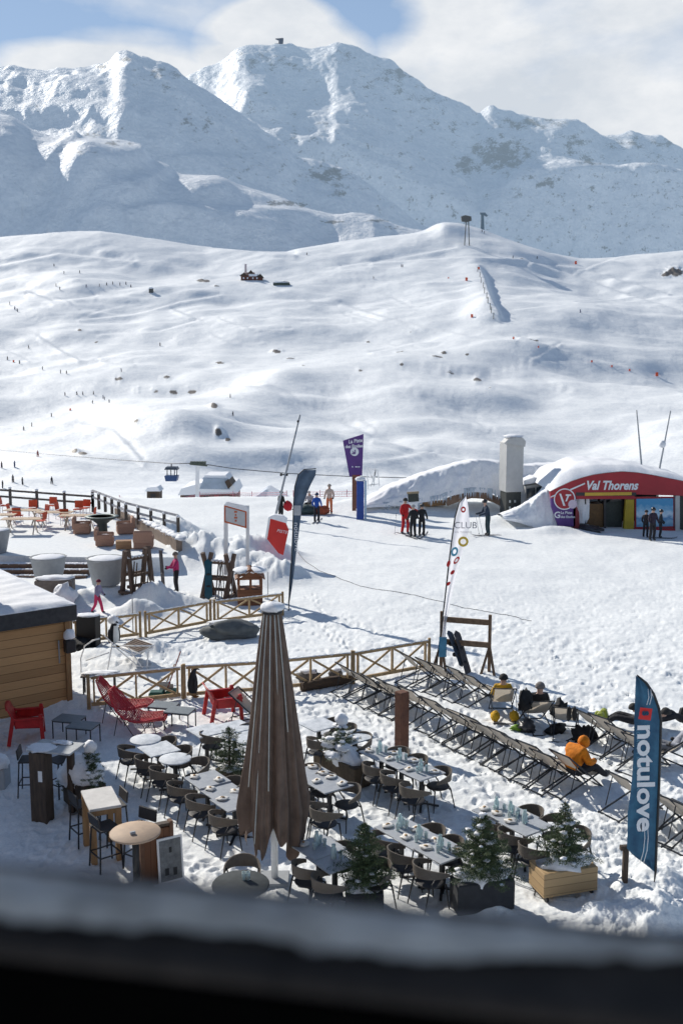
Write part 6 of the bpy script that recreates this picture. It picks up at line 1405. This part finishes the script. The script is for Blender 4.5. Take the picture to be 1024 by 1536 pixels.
# crossed-beam ski racks
M_xr = mat('rack_beam', (.155,.105,.08), .85, c2=(.09,.06,.045), scale=3, stretch=(3,3,1))
def xrack(px0, py0, px1, py1, lab):
    A = on(px0,py0); B = on(px1,py1); t = thing('crossed_rack', lab, 'ski rack', A, math.atan2(B.y-A.y,B.x-A.x)); L_ = (Vector((B.x,B.y,0))-Vector((A.x,A.y,0))).length
    for x in (0, L_):
        for s in (-1,1): m = MB(); m.bar((x+s*.06,s*.42-.12*0,-.05),(x-s*.14,-s*.10,1.72), .13,.15,up=(0,1,0)); m.build('beam', M_xr, t)
        m = MB(); m.bbox((x,0,.06),(.18,1.0,.12),.02); m.build('foot', M_xr, t)
    for z, y in ((1.35,0),(.75,.18),(.75,-.18),(.3,.0)): m = MB(); m.bar((0,y,z),(L_,y,z),.09,.11); r_ = m.build('crossbar', M_xr, t)
    m = MB()
    for i in range(6): m.blob((L_*(i+.5)/6,0,1.42),(L_/9,.08,.05),.3,1.6,i,n=8,m=5)
    m.build('snow_cover', M_snow, t); return t, A, L_
t1, A1, L1 = xrack(192,893,222,893,'crossed-beam ski rack near the big grey tub')
t2, A2, L2 = xrack(312,894,346,898,'crossed-beam ski rack standing next to the toy house')
board('snowboard', 'black and teal snowboard leaning on the rack by the toy house', on(313,899), A2+Vector((.05,-.1,1.5)), .3, mat('board_teal',(.02,.10,.14),.4))
for i, (x, s_) in enumerate([(.35,.1),(.6,-.12),(.85,.1)]):
    a_ = A2+Vector((x,-.45,0)); m = MB(); m.bar(a_, a_+Vector((s_,.38,1.35)), .02,.09); m.bar(a_+Vector((.1,0,0)), a_+Vector((s_+.1,.38,1.3)), .02,.09); tag(m.build('skis', mat('ski_dark',(.16,.15,.15),.5)), 'pair of dark skis, %s from the left on the rack by the toy house' % ORD[i], 'skis')
for i, x in enumerate((.25,.55,.8)):
    a_ = A1+Vector((x,-.45,0)); m = MB(); m.bar(a_, a_+Vector((.05,.38,1.3)), .02,.09); m.bar(a_+Vector((.1,0,0)), a_+Vector((.15,.38,1.25)), .02,.09); tag(m.build('skis', M_bark), 'pair of brown skis, %s from the left on the rack by the tub' % ORD[i], 'skis')
# small rail stand beside tub
g = on(184,888); t = thing('log_stand', 'short pale log railing with snow on its bars beside the tub', 'stand', g, .3)
for x in (-.32,.32): m = MB(); m.tube([(x,0,-.05),(x,0,.85)], .06, 8); m.build('post', M_xr, t)
for z in (.3,.62): m = MB(); m.tube([(-.36,0,z),(.36,0,z)], .05, 8); rr = m.build('rail', mat('log_pale',(.5,.46,.40),.8), t)
# toy house
g = on(375,905); t = thing('toy_house', 'little brown wooden playhouse with window openings and a snowy gable roof', 'playhouse', g, .12)
M_toy = planks('toy_boards', (.22,.095,.05), (.15,.065,.035), 'z', .12); w_, d_, h_ = .92, .8, .95
m = MB(); m.bbox((0,0,.30),(w_,d_,.62),.01); m.build('wall', M_toy, t)
for x, y in ((-.42,-.36),(0.02,-.36),(.42,-.36),(-.42,.36),(.42,.36)): m = MB(); m.bbox((x,y,.80),(.09,.08,.42),.01); m.build('corner_post', M_toy, t)
m = MB(); m.bbox((0,-.36,1.02),(w_,.08,.08),.01); m.bbox((0,.36,1.02),(w_,.08,.08),.01); m.build('lintel', M_toy, t)
m = MB(); m.prism([(-.40,1.06),(.40,1.06),(0,1.34)], .06, (.05,-.36,0)); m.build('gable', M_toy, t)
m = MB()
for s in (-1,1): m.bbox((s*.28,0,1.20),(.66,1.0,.04),.005,rot=(0,s*.60,0))
r_ = m.build('roof', M_toy, t); m = MB(); 
for s in (-1,1): m.blob((s*.26,0,1.28),(.36,.52,.11),.14,1.6,4+s,n=16,m=10)
m.build('snow_cover', M_snow, r_)
# grey tarpaulin heap
g = on(347,955); m = MB(); m.blob((0,0,.18),(.88,.42,.36),.18,1.5,9,n=28,m=16,flat=-.17); o = m.build('tarpaulin', mat('tarp',(.13,.145,.15),.8,.35,scale=4,bump=.5), None, g, .05); tag(o, 'grey tarpaulin heap dusted with snow in front of the crossed-rail fence', 'tarpaulin')
m = MB(); m.blob((-.1,.1,.44),(.7,.26,.10),.2,1.6,4,n=20,m=8); m.build('snow_cover', M_snow, o)
# black speaker box by the shed
g = on(134,968); t = thing('black_box', 'tall black cabinet with a snowy top beside the shed corner', 'cabinet', g, -.1); m = MB(); m.bbox((0,0,.48),(.62,.5,.98),.02); m.build('body', mat('cab_black',(.012,.012,.014),.6), t); m = MB(); m.blob((0,0,.99),(.36,.28,.05),.15,1.6,3,flat=-.01); m.build('snow_cap', M_snow, t)
heap(122,972,(.55,.3,.22), M_bk, 'black cables and gear lying at the foot of the black cabinet', 'cable_heap', 'gear', sd=5)
# penguin figures
def penguin(loc, rz, h, lab):
    t = thing('penguin_figure', lab, 'figure', loc, rz); s = h
    V = [(0,0,.10*s),(0,-.02*s,.35*s),(0,.0,.62*s),(0,.02*s,.78*s),(0,.04*s,.88*s),(0,.13*s,.90*s),(0,.24*s,.86*s)]; me = skin_mesh([Vector(v) for v in V], [(i,i+1) for i in range(6)], [.15*s,.20*s,.17*s,.09*s,.085*s,.035*s,.015*s]); 
    me.materials.append(mat('peng_black',(.02,.02,.024),.6)); me.materials.append(mat('peng_white',(.75,.74,.70),.7,.1))
    for p in me.polygons: p.use_smooth = True; p.material_index = 1 if (p.normal.y > .45 and p.center.z < .72*s) else 0
    o = bpy.data.objects.new('body', me); col.objects.link(o); o.parent = t
    for sx in (-1,1):
        m = MB(); m.blob((sx*.20*s,0,.42*s),(.03*s,.07*s,.24*s),.05,1,2,n=10,m=8); m.build('flipper', MATS['peng_black'], t)
        m = MB(); m.blob((sx*.08*s,.07*s,.03*s),(.06*s,.11*s,.03*s),.05,1,2,n=8,m=5); m.build('foot', mat('peng_foot',(.35,.18,.05),.7), t)
    return t
p_ = penguin(on(172,972), rzf(.75,-.6), .95, 'snow-covered penguin figure standing behind the white tube frame'); m = MB(); m.blob((-.02,-.05,.88),(.16,.2,.14),.2,1.6,2); m.blob((-.12,-.1,.66),(.12,.15,.2),.2,1.6,3); m.build('snow_cover', M_snow, p_)
penguin(on(290,1047), rzf(.8,.5), .85, 'black penguin figure behind the crossed-rail fence panel joint')
# white tube frame with slatted panel
g = on(205,1005); t = thing('tube_frame', 'white tubular frame with a dark slatted panel lying in the snow', 'frame', g)
def lp(px, py): return px2l(g, 0, px, py)
for i, (pts) in enumerate([[(125,1012),(124,985),(130,966),(142,958),(152,955)],[(152,955),(175,978),(205,1003),(232,1003)],[(168,965),(160,1010)],[(180,968),(232,968)],[(182,969),(201,980),(232,968)],[(190,975),(212,1006)],[(222,975),(220,1004)],[(130,990),(165,978)]]):
    m = MB(); m.tube([(lp(x,y)[0], .15*((i*7)%4)-.2, lp(x,y)[1]) for x, y in pts], .020, 6); m.build('tube', M_white, t)
a_, b_, c_, d_ = [G(x,y,.62) - g for x, y in ((182,970),(203,958),(231,967),(211,980))]
m = MB(); m.add([a_,b_,c_,d_,a_-Vector((0,0,.03)),b_-Vector((0,0,.03)),c_-Vector((0,0,.03)),d_-Vector((0,0,.03))], [(0,3,2,1),(4,5,6,7),(0,1,5,4),(1,2,6,5),(2,3,7,6),(3,0,4,7)]); m.build('panel', mat('slat_dark',(.12,.09,.08),.8,.5,scale=9), t)
m = MB()
for k_ in range(7): q0 = a_.lerp(b_,(k_+.5)/7); q1 = d_.lerp(c_,(k_+.5)/7); m.bar(q0+Vector((0,0,.015)), q0.lerp(q1,.85)+Vector((0,0,.015)), .03,.015)
m.build('slats', mat('slat_brown',(.28,.2,.15),.8), t)
m = MB(); m.tube([a_,b_,c_,d_,a_], .028, 6); m.build('rim', M_white, t)
# snow-dusted slatted lounger end behind fence
g = on(150,1042); t = thing('slatted_bench', 'small slatted bench dusted with snow behind the first fence panel', 'bench', g, .15)
for k_ in range(5): m = MB(); m.bbox((0,-.2+.1*k_,.55-.02*k_),(.95,.06,.03),.005); m.build('slat', M_dwood, t)
for s in (-1,1): m = MB(); m.bar((s*.4,-.2,0),(s*.4,-.15,.52),.04,.04,up=(1,0,0)); m.bar((s*.4,.2,0),(s*.4,.2,.45),.04,.04,up=(1,0,0)); m.build('leg', M_black, t)
m = MB(); m.blob((0,0,.58),(.45,.2,.05),.3,2,4,n=16,m=6); m.build('snow_cover', M_snow, t)
# shovels and crate
for i, (x0,y0,x1,y1,c,lab) in enumerate([(252,1043,271,977,(.30,.05,.04),'long red-handled shovel leaning behind the fence'),(248,1040,262,996,(.45,.30,.15),'wooden-handled shovel leaning behind the fence')]):
    g = on(x0,y0); tp = P(x1,y1,g.y+.3); t = thing('snow_shovel', lab, 'shovel', g); m = MB(); m.tube([(0,0,.2), tuple(tp-g)], .017, 7); m.build('handle', mat('handle%d' % i, c, .6), t); m = MB(); m.bbox((0,0,.15),(.30,.03,.32),.01,rot=(-.2,0,0)); m.build('blade', M_grey, t)
g = on(243,1046); m = MB(); m.bbox((-.14,0,.08),(.38,.3,.15),.03); tag(m.build('green_tray', mat('tray_green',(.02,.10,.08),.5), None, g), 'dark green tray on the snow behind the fence, left one', 'tray')
g = on(263,1043); m = MB(); m.bbox((-.1,0,.08),(.30,.28,.15),.03); tag(m.build('green_tray', MATS['tray_green'], None, g), 'dark green tray on the snow behind the fence, right one', 'tray')
m = MB(); a_ = on(200,950); m.tube([a_, a_+Vector((0,0,1.2))], .018, 6); tag(m.build('thin_stake', M_grey), 'thin grey stake standing in the snow behind the upper fence', 'stake')
m = MB(); a_ = on(402,900); m.tube([a_, a_+Vector((0,0,1.1))], .014, 6); tag(m.build('thin_stake', M_grey), 'thin stake in the snow right of the toy house', 'stake')
m = MB(); a_ = on(5,1180); m.blob((0,0,.5),(.25,.3,.2),.15,1.6,2,flat=-.1); o = m.build('snow_cap', M_snow, None, (0,0,0)); o2 = MB(); o2.bbox((0,0,.2),(.42,.42,.5),.03); b_ = o2.build('covered_stool', M_grey, None, on(-2,1180)); tag(b_, 'snow-capped grey stool cut off at the left picture edge', 'stool'); o.parent = b_
# heap of snow blocks at terrace edge already in ground

# ------------------------------------------------------------------ far side of the snowfield and the slopes
def gpt(px, py, Y): p = P(px, py, Y); return p
# chalet
g = gpt(311,753,170); t = thing('chalet', 'low wooden chalet with a snow-covered two-step roof beyond the snowfield', 'chalet', g)
plate(g, [(270,739),(352,739),(352,756),(270,756)], 9, planks('chalet_boards',(.16,.09,.065),(.09,.05,.04),'z',.5), 'wall', t, 5)
plate(g, [(267,743),(356,740),(350,727),(303,724),(272,733)], 10, M_snow, 'lower_roof', t, 5)
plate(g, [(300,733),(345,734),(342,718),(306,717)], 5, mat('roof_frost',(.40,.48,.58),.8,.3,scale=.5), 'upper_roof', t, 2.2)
plate(g, [(343,718),(349,727),(343,733),(338,722)], 6, M_dwood, 'gable', t, 2.3)
plate(g, [(302,719),(344,719),(338,713),(308,713)], 6, M_snow, 'roof_snow', t, 3)
for i in range(5): plate(g, [(276+i*15,743.5),(283+i*15,743.5),(283+i*15,751),(276+i*15,751)], .2, mat('pane_red' if i in (3,) else 'pane_dk', (.35,.03,.03) if i == 3 else (.05,.05,.06), .3), 'window', t, .4)
plate(g, [(319,716),(334,715),(334,716.5),(319,717.5)], .3, M_black, 'roof_frame', t, 2); plate(g, [(320,716),(321,716),(321,720),(320,720)], .3, M_black, 'roof_frame', t, 2); plate(g, [(332,716),(333,716),(333,720),(332,720)], .3, M_black, 'roof_frame', t, 2)
g = gpt(402,757,120); t = thing('marquee', 'snow-covered peaked tent roof with a red lower wall left of the pole', 'tent', g)
plate(g, [(377,748),(377,754),(400,757),(400,747)], 3, mat('tent_red',(.30,.05,.06),.7,.3), 'wall', t); plate(g, [(400,747),(400,757),(432,757),(432,750)], 3, mat('tent_pale',(.55,.50,.55),.7,.2), 'wall', t, .3)
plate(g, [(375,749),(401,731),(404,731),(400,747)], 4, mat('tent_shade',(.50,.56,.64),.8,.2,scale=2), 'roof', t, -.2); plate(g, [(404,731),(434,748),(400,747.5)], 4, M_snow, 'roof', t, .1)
g = gpt(229,750,160); t = thing('hut', 'small dark wooden hut standing alone left of the chalet', 'hut', g); plate(g, [(220,735),(239,735),(239,751),(220,751)], 2.5, M_dwood, 'wall', t, 1.5); plate(g, [(217,737),(222,731),(236,730),(241,737)], 3.2, M_snow, 'roof', t, 1.5); plate(g, [(226,741),(233,741),(233,747),(226,747)], .1, M_black, 'window', t, .1)
# pylon with red foot, gondola and its cable
g = gpt(295,770,80); t = thing('lift_pylon', 'white lift pylon with a red foot and a dark cable head', 'pylon', g)
plate(g, [(294,700),(299,700),(298.5,766),(293,766)], .3, M_white, 'mast', t); plate(g, [(291,764),(300,764),(300,771),(291,771)], .5, M_sred, 'foot', t)
plate(g, [(285,694),(311,697),(311,699.5),(285,697)], .3, mat('head_green',(.08,.10,.08),.6), 'cross_head', t)
for i in range(6): plate(g, [(286+i*4,692),(289+i*4,692.3),(289+i*4,696),(286+i*4,695.5)], .5, MATS['head_green'], 'roller', t)
def cable(lab, pts, r=.05):
    m = MB(); m.tube([gpt(*p) for p in pts], r, 5); return tag(m.build('lift_cable', mat('cable',(.05,.055,.065),.6)), lab, 'cable')
cable('lift cable running right from the red-footed pylon towards the purple sign', [(311,697,80),(350,703,84),(430,710,88),(520,714.5,92),(620,717,96)], .035)
cable('lift cable running left from the red-footed pylon past the blue gondola', [(286,695,80),(258,695.5,90),(180,690,120),(90,683,160),(0,675,200)], .035)
g = gpt(257,722,90); t = thing('gondola', 'small open blue gondola cabin hanging from the lift cable', 'gondola', g)
plate(g, [(248,713),(268,713),(266,721),(250,721)], 1.0, mat('gond_blue',(.02,.07,.20),.4,.3), 'cabin', t)
plate(g, [(250,700),(266,700),(268,704),(248,704)], 1.0, mat('gond_dark',(.03,.05,.08),.4,.3), 'roof', t)
for x in (251,256.5,262,265.5): plate(g, [(x-.6,704),(x+.6,704),(x+.6,713),(x-.6,713)], .08, MATS['gond_dark'], 'frame_post', t)
plate(g, [(256.7,695.5),(258,695.5),(258,700),(256.7,700)], .1, M_black, 'hanger', t)
# teal snow-dusted row and pink netting
for i in range(22):
    px = 163 + i*4.4; py = 752 + i*.95; g = gpt(px, py+1.5, 84); m = MB(); m.blob((0,0,.14), (.10,.10,.20), .15, 1.6, i%5, n=8, m=6, flat=-.14); m.tube([(0,0,.2),(0,0,.36)], .04, 6)
    o = m.build('snow_marker', mat('marker_teal',(.06,.12,.13),.7,.4), None, g); tag(o, 'dark teal marker post in the line beyond the terrace railing', 'marker', 'line of dark teal markers beyond the terrace')
    m = MB(); m.blob((0,0,.36), (.10,.10,.06), .15, 1.6, i%5, n=8, m=5); m.build('snow_cap', M_snow, o)
def netting(lab, pts, c, h=1.0):
    t = thing('safety_net', lab, 'netting', (0,0,0)); P3 = [gpt(*p) for p in pts]; m = MB()
    for z in np.linspace(.1, h, 6): m.tube([p+Vector((0,0,z)) for p in P3], .018, 4, cap=False)
    n = 0
    for a, b in zip(P3[:-1], P3[1:]):
        k_ = int((b-a).length/.25)
        for i in range(k_): q = a.lerp(b, i/k_); m.bar(q+Vector((0,0,.1)), q+Vector((0,0,h)), .014,.014,up=(0,1,0))
    m.build('mesh', c, t); m = MB()
    for p in P3: q = MB(); q.tube([p, p+Vector((0,0,h+.15))], .03, 6); q.build('post', c, t)
    return t
M_pink = mat('net_pink', (.62,.28,.34), .8, .2)
netting('pink safety netting in front of the chalet and tent', [(180,765,78),(230,769,78),(262,769,78),(300,757,90),(350,756,90),(378,757,88),(430,757,82)], M_pink)
netting('pink safety netting behind the blue skier and the purple sign', [(440,757,80),(480,757,80),(520,757,78),(548,757,76)], M_pink)
for i, (px, py) in enumerate([(214,768),(224,769),(236,770),(248,770)]): 
    m = MB(); m.blob((0,0,.1),(.22,.15,.12),.3,1.6,i); tag(m.build('red_mat', mat('mat_red',(.4,.04,.05),.7), None, gpt(px,py,76)), 'red mat on the snow, %s from the left before the pink netting' % ORD[i], 'mat')

# restaurant, pylons and station on the slopes
g = hillpt(378,420); sc_ = g.y/F
def bx(g, pts, th, mt, n_, t, dy=0): return plate(g, pts, th, mt, n_, t, dy)
t = thing('mountain_restaurant', 'brown mountain restaurant with gabled snowy roofs high on the slope', 'building', g)
Mb = mat('rest_brown', (.17,.07,.05), .8, .3, scale=.4, bump=0); Mr = mat('rest_pale', (.45,.30,.25), .8, .2, scale=.4, bump=0)
bx(g, [(362,413),(394,414),(394,421),(362,421)], 8, Mb, 'wall', t); bx(g, [(366,409),(382,409),(382,414),(366,414)], 7, Mr, 'upper_wall', t); bx(g, [(360,414),(366,410),(372,414)], 9, M_dwood, 'roof', t, -.3); bx(g, [(372,411),(377,405.5),(381,411)], 9, M_dwood, 'gable', t, -.3); bx(g, [(386,416),(391,411),(396,417)], 9, M_dwood, 'gable', t, -.3); bx(g, [(374,411.5),(388,412),(386,415),(374,415)], 8.6, M_snow, 'roof_snow', t, -.2); bx(g, [(367,396),(370,396),(370,408),(367,408)], 1.5, mat('mastp',(.6,.5,.5),.7,.1), 'mast', t)
for x in (365,371,379,385): bx(g, [(x,416.5),(x+2,416.5),(x+2,419),(x,419)], .3, M_white, 'window', t, -4.2)
g = hillpt(423,428); t = thing('shelter', 'flat dark shelter on the slope just right of the mountain restaurant', 'shelter', g); bx(g, [(410,424),(434,424),(436,428.5),(410,428.5)], 5, mat('shelt',(.10,.12,.10),.8,.4,bump=0), 'wall', t); bx(g, [(409,424.3),(413,422.6),(428,422.6),(433,424)], 5.5, M_snow, 'roof', t)
g = hillpt(700,369); t = thing('summit_pylon', 'lattice lift pylon with a broad head on the near ridge', 'pylon', g)
Mp = mat('pyl', (.13,.13,.12), .7, .2, bump=0)
for (x0,x1) in ((696,697.5),(703.5,707)): a = px2l(g,0,x0,372); b = px2l(g,0,(x0*.4+700*.6)+(x1-x0)*.2,330); m = MB(); m.bar((a[0],0,a[1]),(b[0],0,b[1]), .9,.9,up=(0,1,0)); m.build('leg', Mp, t)
bx(g, [(691,325),(697,323),(706,325),(706.5,331),(700,333),(692,332)], 4, Mp, 'head', t)
g = P(722,352,1500); t = thing('distant_pylon', 'smaller hazy lift pylon behind the near ridge', 'pylon', g); bx(g, [(721,322),(725,322),(726,352),(720,352)], 2, mat('pylh',(.20,.26,.30),.7,.2,bump=0), 'mast', t); bx(g, [(719,319),(727,319),(731,324),(729,325),(724,322),(720,322)], 3, MATS['pylh'], 'head', t)
g = P(420,74,3555); t = thing('summit_station', 'small lift station standing on the highest peak', 'building', g); Mst = mat('stat', (.22,.24,.27), .8, .2, bump=0)
bx(g, [(412,66),(419,66),(419,74),(412,74)], 14, Mst, 'hut', t); bx(g, [(418,60),(425,60),(424,67),(418,67)], 14, Mst, 'upper_floor', t); bx(g, [(420,66),(422.5,66),(422.5,76),(420,76)], 8, Mst, 'leg', t); bx(g, [(413,58.5),(425,57.5),(425,60.5),(418,60.5)], 10, Mst, 'roof', t)
# small huts and markers on slopes
g = hillpt(227,440); t = thing('slope_hut', 'tiny dark cabin alone on the upper left slope', 'cabin', g); bx(g, [(224,433),(230,433),(230,440),(224,440)], 3, Mp, 'wall', t); bx(g, [(223,433.2),(225,431),(229,431),(231,433.2)], 3.5, M_snow, 'roof', t)
M_om = mat('marker_orange', (.75,.10,.03), .6, .1, bump=0)
for i, (px, py, s_) in enumerate([(699.5,421.5,2.2),(708,476.5,2.2),(984,567,2.6),(863,397,2.0),(717,405,1.6),(769,509,1.6),(887,546,1.4),(917,551,1.4),(943,557,1.4),(807,523,1.3),(672,418,1.0),(105,617,1.5),(20,544,1.5)]):
    g = hillpt(px, py); k_ = g.y/F; m = MB(); m.bbox((0,0,s_*1.1*k_), (s_*1.5*k_,.3,s_*2.2*k_), .05); tag(m.build('piste_marker', M_om, None, g), 'orange piste marker on the snow slope', 'piste marker', 'orange piste markers on the slopes')
# fence stakes along the shaded bank
for i in range(10):
    py = 408+i*8.2; px = float(np.interp(py,[400,430,462,490],[715,724,734,744]))-1; g = hillpt(px, py); m = MB(); m.bar((0,0,0),(0,0,4.5),.45,.45,up=(0,1,0)); tag(m.build('stake', Mp, None, g), 'thin dark stake on the crest of the shaded snow bank', 'stake', 'stakes along the shaded snow bank')
# distant skiers
def mk_far():
    m = MB(); m.blob((0,0,1.25),(.30,.24,.42),.1,1.5,2,n=8,m=6); m.blob((0,0,1.80),(.16,.16,.18),0,1,1,n=8,m=5); m.tube([(-.15,0,.95),(-.2,0,0)],[.16,.12],6); m.tube([(.15,0,.95),(.22,.1,0)],[.16,.12],6); return m
far_me = {}
pts = [(82,400),(96,412),(120,410),(130,432),(84,431),(90,436),(150,432),(160,429),(170,428),(180,430),(190,428),(15,458),(22,465),(26,468),(44,524),(12,541),(92,560),(100,561),(65,555),(124,594),(140,592),(155,598),(140,607),(157,600),(116,596),(164,604),(77,628),(36,645),(182,560),(58,685),(22,702),(4,702),(20,725),(35,728),(78,728),(5,733),(196,432),(98,594),(603,401),(601,401),(768,388),(805,391),(726,352),(722,349),(460,383),(345,600),(349,625),(560,420),(870,470),(30,546),(48,640),(240,520)]
cols_ = [(.03,.03,.04),(.05,.05,.07),(.30,.04,.04),(.04,.06,.16)]
for i, (px, py) in enumerate(pts):
    g = hillpt(px, py); c_ = cols_[i%9 if i%9 < 4 and i%9 != 2 or i == 29 else 0]; key = c_
    if key not in far_me: o = mk_far().build('person', cloth('far%.2f%.2f' % c_[:2], c_)); far_me[key] = o.data; bpy.data.objects.remove(o)
    o = bpy.data.objects.new('person', far_me[key]); col.objects.link(o); o.location = g; o.rotation_euler = (0,0,i*1.3); sc = min(1.35, max(.9, g.y/600)) ; o.scale = (sc*1.1,sc*1.1,sc*1.1)
    tag(o, 'tiny distant skier on the white slope', 'person', 'distant skiers on the slopes')
